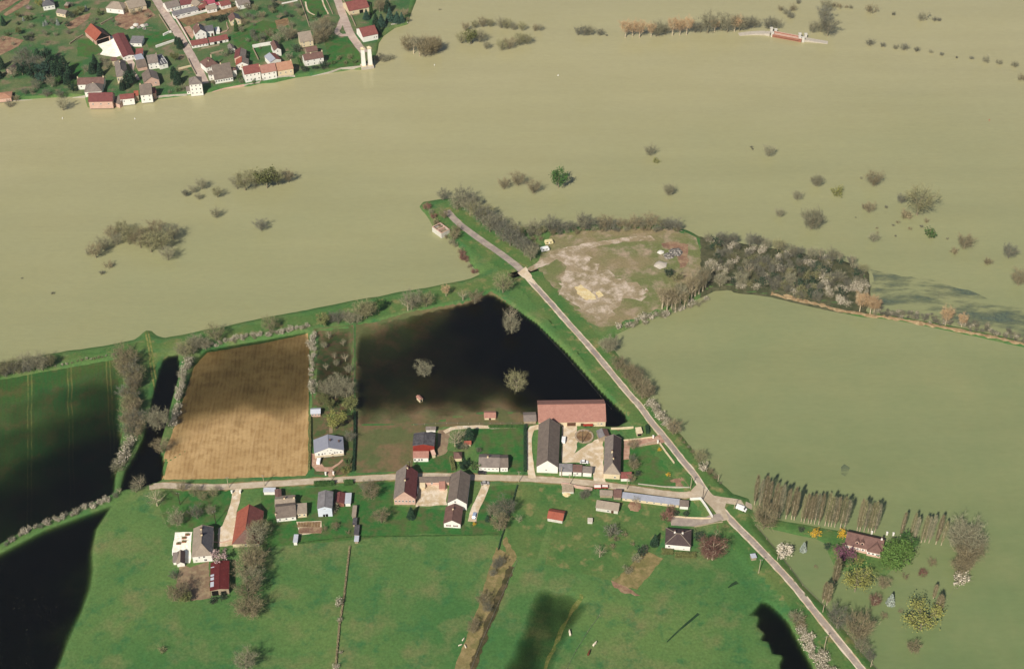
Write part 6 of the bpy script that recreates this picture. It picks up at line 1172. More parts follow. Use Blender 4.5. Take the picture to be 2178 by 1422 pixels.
line_wall('garden_wall', 'short tan wall near the big dark evergreen', [A(1640,805),A(1830,760)], 1.4, .5, 'wall_cream')
line_wall('garden_wall', 'bright white wall of the garden behind the riverside row', [Cz(1120,455),Cz(1300,418),Cz(1500,385)], 2.6, .5, 'wall_white')
line_wall('garden_wall', 'dark side wall of the garden behind the riverside row', [Cz(1125,470),Cz(1180,580),Cz(1235,690)], 1.6, .4, 'wall_stone')
line_wall('garden_wall', 'upper of two pale low walls in the kitchen garden', [Cz(85,475),Cz(450,398)], .9, .4, 'wall_stone')
line_wall('garden_wall', 'lower of two pale low walls in the kitchen garden', [Cz(270,575),Cz(530,510)], .9, .4, 'wall_stone')
line_wall('garden_wall', 'wall along the right side of the ferry street', [Dz(1060,0),Dz(1150,150),Dz(1230,330),Dz(1310,510)], 1.3, .4, 'wall_stone')
line_wall('garden_wall', 'wall between lawn and ferry street', [Dz(760,0),Dz(820,110),Dz(905,300)], 1.0, .4, 'wall_stone')
line_wall('garden_wall', 'wall left of the walled lawn', [Dz(300,0),Dz(360,150),Dz(440,370),Dz(490,530)], 1.2, .4, 'wall_stone')
line_wall('garden_wall', 'low white wall in the upper gardens', [Dz(0,130),Dz(280,70)], .9, .4, 'wall_white')
line_wall('barn_wall', 'dark garden wall left of the open barn', [A(0,430),A(100,360),A(200,300)], 1.2, .4, 'wall_stone')
line_wall('barn_wall', 'dark garden wall above the long maroon outbuilding', [A(470,140),A(560,90),A(650,45)], 1.2, .4, 'wall_stone')
line_wall('court_wall', 'whitewashed wall left of the farm garden hut', [E(1085,402),E(1180,400),E(1345,395)], 1.2, .4, 'wall_cream')
line_wall('garden_wall', 'pale wall on the upper side of the farm gate drive', [E(1230,535),E(1400,522),E(1570,512)], .8, .4, 'wall_cream')
line_wall('garden_wall', 'tumbled stone wall on the lower side of the farm gate drive', [E(1390,602),E(1520,585),E(1645,575)], .7, .6, 'wall_stone')
line_wall('garden_wall', 'white wall along the farm garden facing the bank road', [E(1650,590),E(1720,690),E(1815,815)], 1.2, .4, 'wall_cream')
line_wall('garden_wall', 'low wall along the farm garden facing the road', [E(1400,1035),E(1700,1068),E(1995,1092)], .5, .3, 'concrete')
line_wall('ruin_wall', 'ruined roadside wall with gaps left of the red trailer', [E(512,1045),E(580,1050),E(700,1080),E(870,1105)], 1.6, .6, 'wall_pink')
line_wall('corner_wall', 'white wall around the corner garden at the junction', [Hh(1560,262),Hh(1650,265),Hh(1700,335),Hh(1752,420)], 1.5, .5, 'wall_white')
line_wall('corner_wall', 'low wall on the lower side of the corner garden', [Hh(1395,398),Hh(1560,412),Hh(1740,428)], .7, .4, 'wall_cream')
line_wall('drive_wall', 'low curved stone wall beside the bungalow drive', [Hh(1600,488),Hh(1700,472),Hh(1840,460)], .6, .4, 'wall_stone')
line_wall('yard_wall', 'white yard wall right of the pink gabled house', [Gz(1000,440),Gz(1030,340),Gz(1045,235)], 1.2, .4, 'wall_white')
line_wall('driveway_wall', 'thin pale kerb wall across the gravel drive', [K(805,450),K(930,465),K(1085,425)], .5, .3, 'wall_pink')
line_wall('garden_edge', 'curved brick edging of the garden path by the cream cottage', [Bz(1560,600),Bz(1570,680),Bz(1600,750),Bz(1560,790),Bz(1420,840)], .7, .4, 'wall_pink')
def trim_hedge(name, label, px, h, w, mat='leaf_green', world=None, cat='hedge'):
    P = densify(world or GP(px), 0.8, False); n = len(P); rng = np.random.RandomState(len(label))
    pts = []
    for i, p in enumerate(P):
        d = (P[min(i+1, n-1)]-P[max(i-1, 0)]).normalized(); s = Vector((-d.y, d.x)); z = HZ(p.x, p.y)
        for k in range(int(26*w*h)+14):
            f = rng.randint(0, 3); a = rng.uniform(-.5, .5)*w; b = rng.uniform(0, 1)*h
            if f == 0: b = h*rng.uniform(.9, 1.05)
            elif f == 1: a = -w/2*rng.uniform(.85, 1.1)
            else: a = w/2*rng.uniform(.85, 1.1)
            q = p+s*a+d*rng.uniform(-.5, .5); pts.append((q.x-P[0].x, q.y-P[0].y, z+b))
    root = link(name, None, None, (P[0].x, P[0].y, 0)); tag(root, label, cat)
    link('foliage', leaves_mesh('foliage', np.array(pts), .42, mat, rng), root)
    m = MB()
    for i in range(n-1):
        a, b = P[i]-P[0], P[i+1]-P[0]; d = (b-a).normalized(); s = Vector((-d.y, d.x))*(w*.4); z = HZ(P[i].x, P[i].y); z2 = HZ(P[i+1].x, P[i+1].y)
        m.slab([((a-s).x, (a-s).y, z+h*.86), ((b-s).x, (b-s).y, z2+h*.86), ((b+s).x, (b+s).y, z2+h*.86), ((a+s).x, (a+s).y, z+h*.86)], h)
    m.build('core', mat, root); return root
trim_hedge('hedge', 'clipped dark hedge closing the mown lawn on the right', [(1117,908),(1117,1003)], 1.8, 1.4, 'leaf_dark')
trim_hedge('hedge', 'clipped green hedge along the top of the mown lawn', [I(1425,455),I(1900,450)], 1.6, 1.2, 'leaf_green')
trim_hedge('hedge', 'thick clipped hedge beside the garden pavilion', [I(905,890),I(935,1040)], 2.2, 1.8, 'leaf_olive')
trim_hedge('hedge', 'left clipped hedge block below the bungalow', [Hh(1325,705),Hh(1412,712)], 1.6, 2.6, 'leaf_olive')
trim_hedge('hedge', 'right clipped hedge block below the bungalow', [Hh(1440,735),Hh(1608,740)], 1.6, 2.6, 'leaf_olive')
trim_hedge('hedge', 'thick dark hedge behind the metal barn along the road', [J(1045,120),J(1430,100)], 2.2, 2.0, 'leaf_green')
trim_hedge('hedge', 'short hedge block left of the roadside lawn', [J(1640,90),J(1800,85)], 2.0, 2.4, 'leaf_green')
trim_hedge('hedge', 'narrow dark hedge between garden strip and wet meadow', [(755,880),(755,940),(752,1003)], 1.6, 1.2, 'leaf_dark')
trim_hedge('hedge', 'thin hedge between ploughed field and blue-roofed house', [(660,890),(660,950),(658,1000)], 1.4, 1.0, 'leaf_olive')
trim_hedge('hedge', 'pale green hedge standing in the manor flood', [(1950,1166),(1968,1169),(1988,1174)], 1.8, 2.2, 'leaf_bright')
trim_hedge('hedge', 'dark hedge by the white gabled house of the village', [Bz(1080,560),Bz(1300,510),Bz(1550,460)], 1.6, 1.6, 'leaf_dark')
trim_hedge('hedge', 'narrow hedge between riverside row and arched-basement house', [Dz(290,1090),Dz(350,1240)], 1.6, 1.2, 'leaf_green')
trim_hedge('hedge', 'dark hedge around the soil plot in the orchard', [Dz(-20,400),Dz(20,370),Dz(120,345)], 1.2, 1.0, 'leaf_dark')
trim_hedge('hedge', 'small hedge beside the farm garden hut', [E(1510,470),E(1500,400)], 2.2, 1.4, 'leaf_dark')
trim_hedge('boundary_hedge', 'thin brown hedge line across the lower pasture', [(744,1165),(738,1215),(732,1270),(722,1330),(714,1422),(705,1520)], .8, .7, 'twig_brown')
trim_hedge('boundary_hedge', 'thin dark boundary line between the garden and the fenced pasture', [(1100,1035),(1085,1090),(1065,1150),(1060,1170)], .9, .5, 'leaf_dark')
trim_hedge('boundary_hedge', 'low ragged hedge below the vegetable beds', [(625,1158),(680,1150),(745,1143)], .4, .4, 'leaf_green')
trim_hedge('boundary_hedge', 'low ragged hedge across the pasture below the white cottage', [(765,1143),(880,1141),(1000,1139),(1062,1137)], .4, .35, 'leaf_green')
def fence(label, px, step=5.0, h=1.1, mat='pole_wood', rails=2, world=None):
    P = densify(GP(px), step, False); root = link('fence', None, None, (P[0].x, P[0].y, 0)); tag(root, label, 'fence')
    for i, p in enumerate(P):
        m = MB(); q = p-P[0]; z = max(HZ(p.x, p.y), -.9); m.cyl((q.x, q.y), .09, .08, z-.3, z+h, 5); m.build('post', mat, root)
    for r_ in range(rails):
        m = MB()
        for i in range(len(P)-1):
            a, b = P[i]-P[0], P[i+1]-P[0]; f = h*(.45+.42*r_)
            m.bar((a.x, a.y, max(HZ(P[i].x, P[i].y), -.9)+f), (b.x, b.y, max(HZ(P[i+1].x, P[i+1].y), -.9)+f), .05)
        m.build('rail', 'metal_grey', root)
fence('wire fence on concrete posts between bank road and manor garden', [(1606,1118),(1655,1178),(1707,1246),(1754,1292),(1802,1350),(1855,1415),(1915,1485)], 9, 1.3)
fence('post fence along the ditch beside the pasture', [(1100,1195),(1060,1285),(1025,1365),(1000,1430)], 6)
fence('fence line across the dark hollow in the meadow', [(1275,1310),(1250,1345),(1225,1385),(1205,1425)], 7, 1.0)
fence('fence of the flooded garden on the right', [(2030,1250),(2000,1300),(1972,1340)], 7, 1.2)
fence('fence between wet meadow and cart track', [(880,905),(950,902),(1020,903),(1110,902)], 5, 1.0)
fence('fence at the right edge of the garden strip', [(753,700),(753,760),(753,820),(753,880)], 5, 1.1)
fence('fence along the toe of the bank by the black pool', [(1150,700),(1200,752),(1255,815),(1300,868)], 8, .9)

# ------------------------------------------------------------------ poles
def pole(px, py, h, label, mat='pole_wood', arm=True):
    g = G(px, py); z = HZ(g.x, g.y); root = link('utility_pole', None, None, (g.x, g.y, z), random.uniform(-.3, .3)); tag(root, label, 'pole')
    m = MB(); m.cyl((0, 0), .2, .13, -.4, h, 8); m.build('shaft', mat, root)
    if arm:
        m = MB(); m.box(-.8, .8, -.06, .06, h-.5, h-.38); m.build('crossarm', 'metal_grey', root)
        for x in (-.7, 0, .7):
            m = MB(); m.cyl((x, 0), .06, .05, h-.38, h-.2, 6); m.build('insulator', 'frame_white', root)
x, y = E(605,1045); pole(x, y, 7.5, 'roadside pole left of the ruined wall')
x, y = E(1268,1100); pole(x, y, 7.5, 'roadside pole in front of the farm garden')
x, y = E(2005,1102); pole(x, y, 8, 'pale pole at the corner of the farm garden')
x, y = E(20,1010); pole(x, y, 7.5, 'roadside pole at the farm lane')
x, y = E(510,948); pole(x, y, 6.5, 'short pole on the verge before the white barn gable')
x, y = Hh(1668,275); pole(x, y, 9.5, 'dark double pole at the road junction', 'pole_dark')
x, y = E(755,560); pole(x, y, 9, 'dark pole beside the round slurry pit', 'pole_dark')
x, y = F(1245,165); pole(x, y, 8, 'roadside pole beside the pale blue roof')
x, y = F(885,180); pole(x, y, 7.5, 'roadside pole near the gravel drive')
x, y = F(755,535); pole(x, y, 8.5, 'tall pole behind the villa', 'pole_dark')
x, y = F(395,350); pole(x, y, 8.5, 'tall pole in the villa orchard', 'pole_dark')
pole(706, 1022, 7.5, 'roadside pole by the gravel drive of the blue-roofed house')
pole(872, 1004, 7.5, 'roadside pole behind the pink gabled house', 'pole_dark')
pole(1613, 1221, 9.5, 'tall concrete pole on the meadow by the white shelter')
pole(1752, 1382, 8.5, 'concrete pole by the lower bank road')
pole(1653, 1194, 5, 'short concrete post by the blossoming tree', arm=False)
pole(1749, 1305, 5, 'short concrete post by the manor fence', arm=False)
pole(1851, 1420, 5, 'short concrete post at the bottom edge of the fence', arm=False)
pole(1527, 1025, 5, 'pale post in the water below the bank road', arm=False)
pole(1561, 1085, 6, 'pole on the verge of the side road')
# ------------------------------------------------------------------ twin pylons of the lost bridge
g1 = G(*Dz(1455,1212)); g2 = G(*Dz(1572,1196)); c = (g1+g2)/2; ang = math.atan2((g2-g1).y, (g2-g1).x); hw = (g2-g1).length/2
root = link('bridge_pylon', None, None, (c.x, c.y, 0.2), ang); tag(root, 'pair of tall white stone pylons of a vanished bridge at the ferry landing', 'pylon')
m = MB(); m.box(-hw-2.2, hw+2.2, -2.6, 3.2, -2, 1.6); m.build('pier', 'concrete', root)
for s in (-1, 1):
    m = MB(); q0 = 1.45; q1 = 1.15; z0, z1 = 1.6, 15.2
    b = [(s*hw-q0, -q0), (s*hw+q0, -q0), (s*hw+q0, q0), (s*hw-q0, q0)]; t = [(s*hw-q1, -q1), (s*hw+q1, -q1), (s*hw+q1, q1), (s*hw-q1, q1)]
    m.poly([(x, y, z1) for x, y in t])
    for i in range(4):
        j = (i+1) % 4; m.poly([b[i]+(z0,), b[j]+(z0,), t[j]+(z1,), t[i]+(z1,)])
    sh = m.build('pillar', 'wall_white', root)
    m = MB(); m.box(s*hw-1.5, s*hw+1.5, -1.5, 1.5, z1, z1+.5); ap = (s*hw, 0, z1+1.7); q = [(s*hw-1.3, -1.3), (s*hw+1.3, -1.3), (s*hw+1.3, 1.3), (s*hw-1.3, 1.3)]
    for i in range(4):
        j = (i+1) % 4; m.poly([q[i]+(z1+.5,), q[j]+(z1+.5,), ap])
    m.build('capital', 'wall_cream', sh)
    m = MB(); m.box(s*hw-1.8, s*hw+1.8, -1.8, 1.8, 1.6, 2.4); m.build('plinth', 'wall_cream', sh)
# ------------------------------------------------------------------ flooded brick bridge with its ramps
bz = zc(1540, 40, 8.377)
def bp(x, y, z): g = G(*bz(x, y), z); return Vector((g.x, g.y, z))
root = link('flood_bridge', None, None, (bp(1120, 300, 0).x, bp(1120, 300, 0).y, 0)); tag(root, 'red brick bridge with pale stone ends and cut-off road ramps, marooned in the flood', 'bridge')
o0 = root.location.copy(); o0 = Vector((bp(1120, 300, 0).x, bp(1120, 300, 0).y, 0))
def strip(name, mat, pts, w, zlist, depth=3.0):
    m = MB(); P = [bp(x, y, z)-o0 for (x, y), z in zip(pts, zlist)]
    for i in range(len(P)-1):
        a, b = P[i], P[i+1]; d = (b-a); d.z = 0; d.normalize(); s = Vector((-d.y, d.x, 0))*w/2
        m.slab([tuple(a-s), tuple(b-s), tuple(b+s), tuple(a+s)], depth)
    return m.build(name, mat, root)
strip('ramp', 'concrete', [(265,280),(350,265),(480,250),(620,242),(740,240),(830,250)], 4.5, [.2, .5, .9, 1.3, 1.6, 2.0])
strip('ramp', 'concrete', [(1400,350),(1500,362),(1620,385),(1720,400),(1850,425)], 4.2, [2.0, 1.5, 1.0, .6, .2])
strip('deck', 'wall_brick', [(850,248),(900,255),(1120,295),(1340,335),(1400,350)], 5.2, [2.3]*5, 3.2)
strip('roadway', 'wall_pink', [(850,252),(1120,292),(1400,348)], 3.6, [2.36]*3, .05)
for dy in (22, -28):
    strip('parapet', 'wall_brick', [(905,250+dy),(1120,292+dy),(1340,332+dy)], .7, [3.2]*3, 1.6)
    strip('coping', 'wall_pink', [(905,250+dy),(1120,292+dy),(1340,332+dy)], .9, [3.32]*3, .11)
for (x, y) in ((845,190),(920,212),(1350,290),(1455,295),(860,265),(1350,345),(1410,360)):
    p = bp(x, y, 2.5)-o0; m = MB(); m.box(p.x-.9, p.x+.9, p.y-.9, p.y+.9, -2, 3.6); m.box(p.x-1.1, p.x+1.1, p.y-1.1, p.y+1.1, 3.6, 3.85); m.build('end_pillar', 'old_white', root)
# ------------------------------------------------------------------ vehicles
def car(px, py, ang, paint, label, L=4.2, Wd=1.7, van=False, cat='car'):
    g = G(px, py); z = HZ(g.x, g.y)+.15; root = link('parked_van' if van else 'parked_car', None, None, (g.x, g.y, z), ang); tag(root, label, cat)
    if van: prof = [(-L/2, .35), (L/2, .35), (L/2, .9), (L/2-.7, 1.1), (L/2-1.3, 1.95), (-L/2+.1, 2.0), (-L/2, 1.8)]
    else: prof = [(-L/2, .3), (L/2, .3), (L/2, .65), (L/2-.15, .78), (L/2-1.1, .88), (-L/2+.7, .9), (-L/2, .8)]
    def ext(prof, w0, mi):
        m = MB(); n = len(prof); a = [(x, -w0/2, zz) for x, zz in prof]; b = [(x, w0/2, zz) for x, zz in prof]
        m.poly(a); m.poly(b[::-1])
        for i in range(n):
            j = (i+1) % n; m.poly([a[i], b[i], b[j], a[j]])
        return m.build
    ext(prof, Wd, 0)('body', paint, root)
    if not van:
        cab = [(-L/2+.25, .88), (L/2-1.15, .87), (L/2-1.8, 1.36), (-L/2+.75, 1.38)]
        cb = ext(cab, Wd*.9, 0)('cabin', 'glass_dark', root)
        m = MB(); m.box(-L/2+.75, L/2-1.82, -Wd*.44, Wd*.44, 1.37, 1.43); m.build('car_roof', paint, cb)
        m = MB(); m.box(-L/2+.8, L/2-1.9, -Wd*.455, Wd*.455, .86, .9); m.build('sill', paint, cb)
    else:
        m = MB(); m.poly([(L/2-.66, -Wd*.42, 1.16), (L/2-.66, Wd*.42, 1.16), (L/2-1.2, Wd*.42, 1.86), (L/2-1.2, -Wd*.42, 1.86)]); m.build('windscreen', 'glass_dark', root)
    for sx in (-1, 1):
        for sy in (-1, 1):
            m = MB(); n = 10; x = sx*L*.31; y0 = sy*Wd*.5
            ring = [(x+.31*math.cos(2*math.pi*i/n), .31+.31*math.sin(2*math.pi*i/n)) for i in range(n)]
            m.poly([(q[0], y0+sy*.03, q[1]) for q in ring]); m.poly([(q[0], y0-sy*.18, q[1]) for q in ring])
            for i in range(n):
                j = (i+1) % n; m.poly([(ring[i][0], y0+sy*.03, ring[i][1]), (ring[j][0], y0+sy*.03, ring[j][1]), (ring[j][0], y0-sy*.18, ring[j][1]), (ring[i][0], y0-sy*.18, ring[i][1])])
            m.build('wheel', 'tyre', root)
        m = MB(); m.box(L/2-.02, L/2+.03, sx*Wd*.33-.16, sx*Wd*.33+.16, .58, .72); m.build('headlight', 'frame_white', root)
x, y = I(1325,1082); car(x, y, .02, 'car_black', 'black car parked on the verge before the long white house')
x, y = I(1368,1225); car(x, y, .1, 'car_grey', 'grey-beige car turning out of the driveway onto the road')
x, y = Gz(1628,588); car(x, y, 1.4, 'car_blue', 'pale blue car at the end of the gravel driveway')
x, y = E(775,790); car(x, y, -.1, 'car_white', 'white car parked in the farmyard')
x, y = E(538,535); car(x, y, 1.45, 'car_white', 'white van against the long barn in the farmyard', 4.8, 1.9, True, 'van')
x, y = M(458,985); car(x, y, 1.5, 'car_white', 'white van before the blue-roofed house', 4.6, 1.8, True, 'van')
x, y = Hh(2000,352); car(x, y, -.5, 'car_white', 'white van on the verge of the side road', 5.2, 2.0, True, 'van')
def caravan(px, py, ang, paint, label):
    g = G(px, py); z = HZ(g.x, g.y); root = link('caravan', None, None, (g.x, g.y, z), ang); tag(root, label, 'caravan')
    prof = [(-2.4, .5), (2.3, .5), (2.6, 1.2), (2.3, 2.4), (1.8, 2.65), (-2.0, 2.65), (-2.5, 2.3), (-2.7, 1.2)]
    m = MB(); n = len(prof); a = [(x, -1.05, q) for x, q in prof]; b = [(x, 1.05, q) for x, q in prof]; m.poly(a); m.poly(b[::-1])
    for i in range(n):
        j = (i+1) % n; m.poly([a[i], b[i], b[j], a[j]])
    m.build('body', paint, root)
    for x in (-1.3, .9):
        m = MB(); m.box(x-.5, x+.5, -1.09, -1.04, 1.4, 2.0); m.build('window', 'glass_dark', root)
    m = MB(); m.box(-.3, .3, -1.08, -1.04, .6, 2.1); m.build('door', 'frame_white', root)
    for s in (-1, 1):
        m = MB(); m.box(-.3, .3, s*.95-.1, s*.95+.1, 0, .6); m.build('wheel', 'tyre', root)
    m = MB(); m.bar((2.4, 0, .5), (3.5, 0, .45), .1); m.build('drawbar', 'metal_grey', root)
x, y = Pn(1875,612); caravan(x, y, .25, 'paint_yellow', 'yellowish caravan on the waste ground, upper of two')
x, y = Pn(1845,665); caravan(x, y, .3, 'car_white', 'white caravan on the waste ground, lower of two')
def trailer(px, py, ang, label, L, W2, paint, load):
    g = G(px, py); z = HZ(g.x, g.y)+.1; root = link('farm_trailer', None, None, (g.x, g.y, z), ang); tag(root, label, 'trailer')
    m = MB(); m.box(-L/2, L/2, -W2/2, W2/2, .8, .95); m.build('bed', 'wall_wood', root)
    for (q, nm) in (((-L/2, L/2, -W2/2, -W2/2+.08), 'side_board'), ((-L/2, L/2, W2/2-.08, W2/2), 'side_board'), ((-L/2, -L/2+.08, -W2/2+.08, W2/2-.08), 'end_board'), ((L/2-.08, L/2, -W2/2+.08, W2/2-.08), 'end_board')):
        m = MB(); m.box(*q, .95, 1.6); m.build(nm, paint, root)
    if load: m = MB(); m.box(-L/2+.1, L/2-.1, -W2/2+.1, W2/2-.1, .95, 1.45); m.build('load', load, root)
    for s in (-1, 1):
        for t in (-1, 1):
            m = MB(); m.cyl((0, 0), .4, .4, -.12, .12, 10); o = m.build('wheel', 'tyre', root, loc=(t*L*.3, s*W2*.4, .4), rot=(math.pi/2, 0, 0))
    m = MB(); m.bar((L/2, 0, .8), (L/2+1.2, 0, .5), .12); m.build('drawbar', 'metal_grey', root)
x, y = E(820,362); trailer(x, y, 0, 'red farm trailer along the wall of the salmon barn', 5, 2, 'paint_red', 'wall_red')
x, y = E(928,1085); trailer(x, y, 0, 'red trailer at the roadside opposite the farm gate', 3.6, 2.2, 'paint_red', 'wall_white')
x, y = E(1015,1082); trailer(x, y, -.05, 'white-loaded red trailer right of the red one at the roadside', 3, 1.8, 'paint_red', 'wall_white')
# slurry pit
g = G(*E(775,485)); z = HZ(g.x, g.y); root = link('slurry_pit', None, None, (g.x, g.y, z)); tag(root, 'round slurry pit with dark rim and brown surface in the farmyard', 'pit')
m = MB(); n = 18; ri, ro = 4.0, 4.9
for i in range(n):
    a0, a1 = 2*math.pi*i/n, 2*math.pi*(i+1)/n; f = lambda r, a: (r*math.cos(a), r*math.sin(a)*1.05, .55)
    m.slab([f(ri, a0), f(ro, a0), f(ro, a1), f(ri, a1)], 1.0)
m.build('rim', 'wall_stone', root)
m = MB(); m.poly([(4.1*math.cos(2*math.pi*i/n), 4.2*math.sin(2*math.pi*i/n), .3) for i in range(n)]); m.build('surface', 'soil_bed', root)
# vegetable beds
for r_ in range(2):
    for i in range(8):
        x0, y0 = J(700+58*i+r_*25, 868+r_*112+(-i*2)); x1, y1 = J(700+58*i+38+r_*25, 868+100+r_*120)
        a = G(x0, y0); b = G(x1, y1); m = MB(); cx, cy = (a.x+b.x)/2, (a.y+b.y)/2; z = HZ(cx, cy)
        m.box(min(a.x, b.x)-cx, max(a.x, b.x)-cx, min(a.y, b.y)-cy, max(a.y, b.y)-cy, -.3, .18)
        o = m.build('vegetable_bed', ['soil_bed', 'soil_red', 'garden_green'][(i*3+r_) % 3], None, loc=(cx, cy, z)); tag(o, 'raised strip bed in the %s row of the vegetable garden' % ('upper' if r_ == 0 else 'lower'), 'garden bed', 'vegetable beds '+('upper' if r_ == 0 else 'lower'))
sheet('vegetable_garden', 'gravel', [J(670,855),J(1170,840),J(1180,1065),J(740,1125)], .08, 2, .1)
# grazing animals
def animal(kind, px, py, ang, mat, label, s=1.0):
    key = 'body_'+kind
    if key not in PROTO:
        me = bpy.data.meshes.new(key)
        V = [(0, 0, 1.05), (.45, 0, 1.08), (.8, 0, 1.12), (1.1, 0, 1.3), (1.45, 0, 1.25), (1.7, 0, 1.1), (-.45, 0, 1.08), (-.8, 0, 1.1), (-1.0, 0, .75)]
        Ed = [(0, 1), (1, 2), (2, 3), (3, 4), (4, 5), (0, 6), (6, 7), (7, 8)]
        Rd = [.42, .42, .38, .22, .2, .12, .42, .36, .04]
        for sx, i in ((.7, 2), (-.75, 7)):
            for sy in (-1, 1):
                k = len(V); V += [(sx, sy*.24, .8), (sx+(.04 if sx > 0 else -.1), sy*.24, .42), (sx, sy*.24, .05)]; Rd += [.18, .09, .07]; Ed += [(i, k), (k, k+1), (k+1, k+2)]
        me.from_pydata(V, Ed, []); ob = link('tmp', me); md = ob.modifiers.new('s', 'SKIN'); 
        for i, sv in enumerate(me.skin_vertices[0].data): sv.radius = (Rd[i], Rd[i]); sv.use_root = (i == 0)
        ob.modifiers.new('d', 'SUBSURF').levels = 1
        dg = bpy.context.evaluated_depsgraph_get(); m2 = bpy.data.meshes.new_from_object(ob.evaluated_get(dg)); bpy.data.objects.remove(ob); PROTO[key] = m2
    m2 = PROTO[key].copy(); m2.materials.clear(); m2.materials.append(MATS[mat])
    g = G(px, py); o = link(kind, m2, None, (g.x, g.y, max(HZ(g.x, g.y), WL)), ang, (s, s, s)); tag(o, label, kind)
animal('cow', 1212, 1349, 1.7, 'cow_white', 'pale cow standing in the dark hollow of the meadow', 1.15)
animal('cow', 1264, 1373, .9, 'cow_white', 'white cow beside the fence in the meadow', 1.1)
animal('cow', 1252, 1392, 1.2, 'cow_brown', 'brown cow at the lower fence in the meadow', 1.1)
animal('sheep', 978, 1374, .4, 'cow_white', 'left one of three pale sheep by the ditch', .7)
animal('sheep', 985, 1362, 1.0, 'cow_white', 'upper one of three pale sheep by the ditch', .7)
animal('sheep', 990, 1377, 2.0, 'cow_white', 'right one of three pale sheep by the ditch', .7)
# gate posts and small things
for (q, lab) in ((M(628,1310), 'left white gate post of the gravel drive'), (M(822,1300), 'right white gate post of the gravel drive'), (E(1572,520), 'upper gate post of the farm drive'), (E(1625,578), 'lower gate post of the farm drive'), (F(918,235), 'left gate post of the villa drive'), (F(1002,235), 'right gate post of the villa drive'), (N(1497,352), 'left white chimney post behind the manor'), (N(1703,362), 'middle white post behind the manor'), (N(1790,372), 'right white post behind the manor')):
    g = G(*q); z = HZ(g.x, g.y); m = MB(); m.box(-.35, .35, -.35, .35, -.5, 1.7); m.box(-.45, .45, -.45, .45, 1.7, 1.85)
    o = m.build('gate_post', 'wall_white', None, loc=(g.x, g.y, max(z, 0))); tag(o, lab, 'post')
# terrace planters
for i, q in enumerate(((420,345),(370,395),(368,450),(285,480))):
    g = G(*K(*q)); z = HZ(g.x, g.y); root = link('planter', None, None, (g.x, g.y, z+.1)); tag(root, ['small top', 'wide upper', 'round middle', 'lower left'][i]+' planter with plants on the white terrace', 'planter')
    m = MB(); m.box(-1.0, 1.0, -.6, .6, 0, .5); m.build('trough', 'wall_brick', root)
    rng = np.random.RandomState(i); link('plants', leaves_mesh('plants', rng.normal(size=(90, 3))*np.array((.5, .3, .15))+np.array((0, 0, .65)), .35, 'leaf_olive', rng), root)
# hay heap / stone heaps
def heap(px, py, r, h, mat, name, label, cat):
    g = G(px, py); z = HZ(g.x, g.y); rng = np.random.RandomState(int(px)); V = [(0, 0, h)]; n = 11
    for k, (rr, zz) in enumerate(((.35, .85), (.7, .5), (1.0, 0))):
        for i in range(n): a = 2*math.pi*i/n; q = r*rr*rng.uniform(.8, 1.15); V.append((q*math.cos(a), q*math.sin(a), h*zz*rng.uniform(.8, 1.1)-(.2 if zz == 0 else 0)))
    Fc = [(0, 1+i, 1+(i+1) % n) for i in range(n)]
    for k in range(2):
        for i in range(n): a = 1+k*n+i; b = 1+k*n+(i+1) % n; Fc.append((a, a+n, b+n, b))
    o = link(name, mesh_np(name, np.array(V), Fc, [mat]), None, (g.x, g.y, z)); tag(o, label, cat)
heap(1438, 540, 5, 1.6, 'rubble_dark', 'rubble_heap', 'dark rubble heap on the waste ground', 'heap'); heap(1405, 540, 2.5, 1.0, 'old_white', 'rubble_heap', 'small white rubble heap left of the dark one', 'heap'); heap(1405, 567, 4.5, 1.2, 'concrete', 'rubble_heap', 'pale grey rubble heap below the dark one', 'heap'); heap(1422, 548, 3.5, 1.2, 'rubble_dark', 'rubble_heap', 'dark rubble heap touching the pale one', 'heap')
heap(1205, 1052, 2.2, .8, 'sand', 'sand_heap', 'pale sand heap by the ruined roadside shed', 'heap'); heap(1350, 1077, 4, .8, 'soil_red', 'soil_heap', 'ring-shaped soil heap below the long silver roof', 'heap')
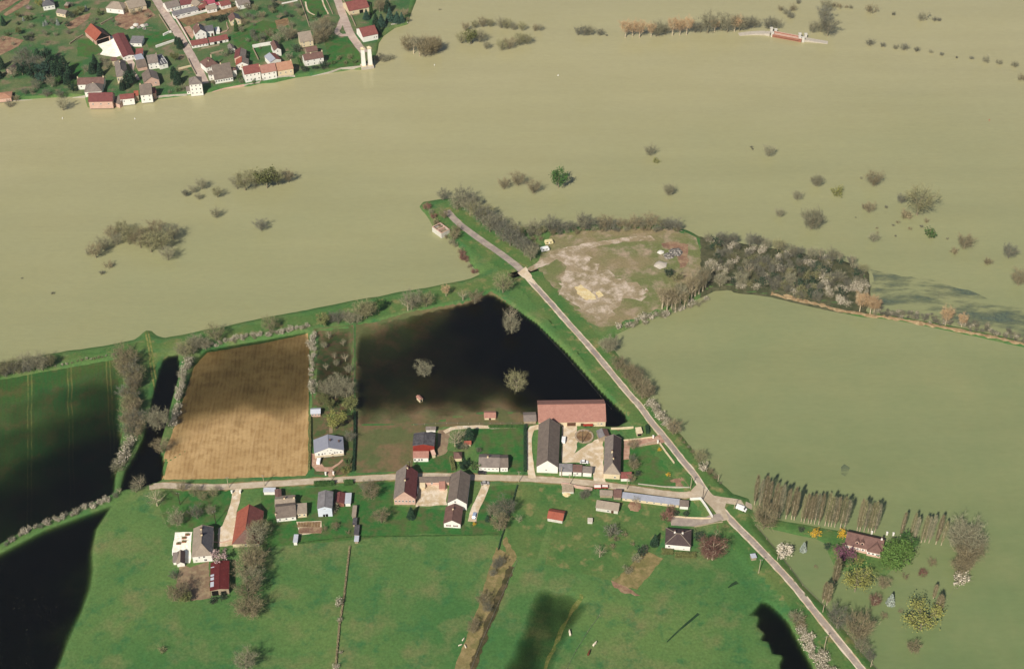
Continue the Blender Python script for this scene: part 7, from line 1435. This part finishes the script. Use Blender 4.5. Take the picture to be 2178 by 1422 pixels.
for i, (x, y, s) in enumerate(((290,60,2.6),(297,65,2.2),(305,62,2.6),(313,60,2.2),(283,66,2.0),(309,68,1.8))): heap(x, y, s, 1.3, 'rubble_dark' if i % 2 else 'old_white', 'scrap_heap', ['pale scrap heap at the left end', 'dark scrap heap, second from the left', 'pale scrap heap in the middle', 'dark scrap heap, second from the right', 'low pale scrap heap nearest the workshop', 'low dark scrap heap nearest the lawn'][i]+' of the dump by the rough garden', 'heap')
# flotsam
for (x, y, s, lab) in ((133,252,.8,'white flotsam near the far left bank'),(287,253,.8,'pale buoy in the river below the maroon house'),(1187,161,.9,'pale drifting object in the upper middle of the flood'),(924,139,.7,'white speck of flotsam below the pale trees'),(2104,256,.8,'orange drifting object near the right edge')):
    g = G(x, y); m = MB(); m.cyl((0, 0), s*.5, s*.25, -.2, .5, 8); m.cyl((.2*s, 0), s*.18, .05, .5, 1.1, 6); o = m.build('flotsam', 'paint_red' if 'orange' in lab else 'car_white', None, loc=(g.x, g.y, 0), rot=x); tag(o, lab, 'flotsam')
# drowned reeds in the corner pool
V = []
for i in range(520):
    x, y = rt.uniform(0, 130), rt.uniform(1190, 1420)
    if vnoise(np.array([x*1.0]), np.array([y*.5]), 22)[0] > .02: g = G(x, y); V.append((g.x, g.y, WL-.1))
P = np.array(V); n = len(P); D = rt.normal(size=(n, 3))*.5+np.array((0, 0, 1)); D /= np.linalg.norm(D, axis=1)[:, None]
tag(link('drowned_reeds', tris_mesh('drowned_reeds', P, D, .3+.3*rt.rand(n), .08+.06*rt.rand(n), 'twig_dark', rt)), 'scattered pale reed tips in the black corner pool', 'reeds', None, 'stuff')

# ------------------------------------------------------------------ thin spring haze
b_ = NB('haze'); b_.n.remove(b_.b)
pv = b_.new('ShaderNodeVolumePrincipled'); pv.inputs['Color'].default_value = (0.86, 0.88, 0.92, 1); pv.inputs['Density'].default_value = 0.000045; pv.inputs['Anisotropy'].default_value = 0.25
b_.l.new(pv.outputs[0], b_.out.inputs['Volume']); MATS['haze'] = b_.m
m = MB(); m.box(-7500, 7500, -3500, 9800, -8.5, 540); o = m.build('haze', 'haze'); tag(o, 'thin pale haze over the whole flooded valley', 'haze', None, 'stuff')
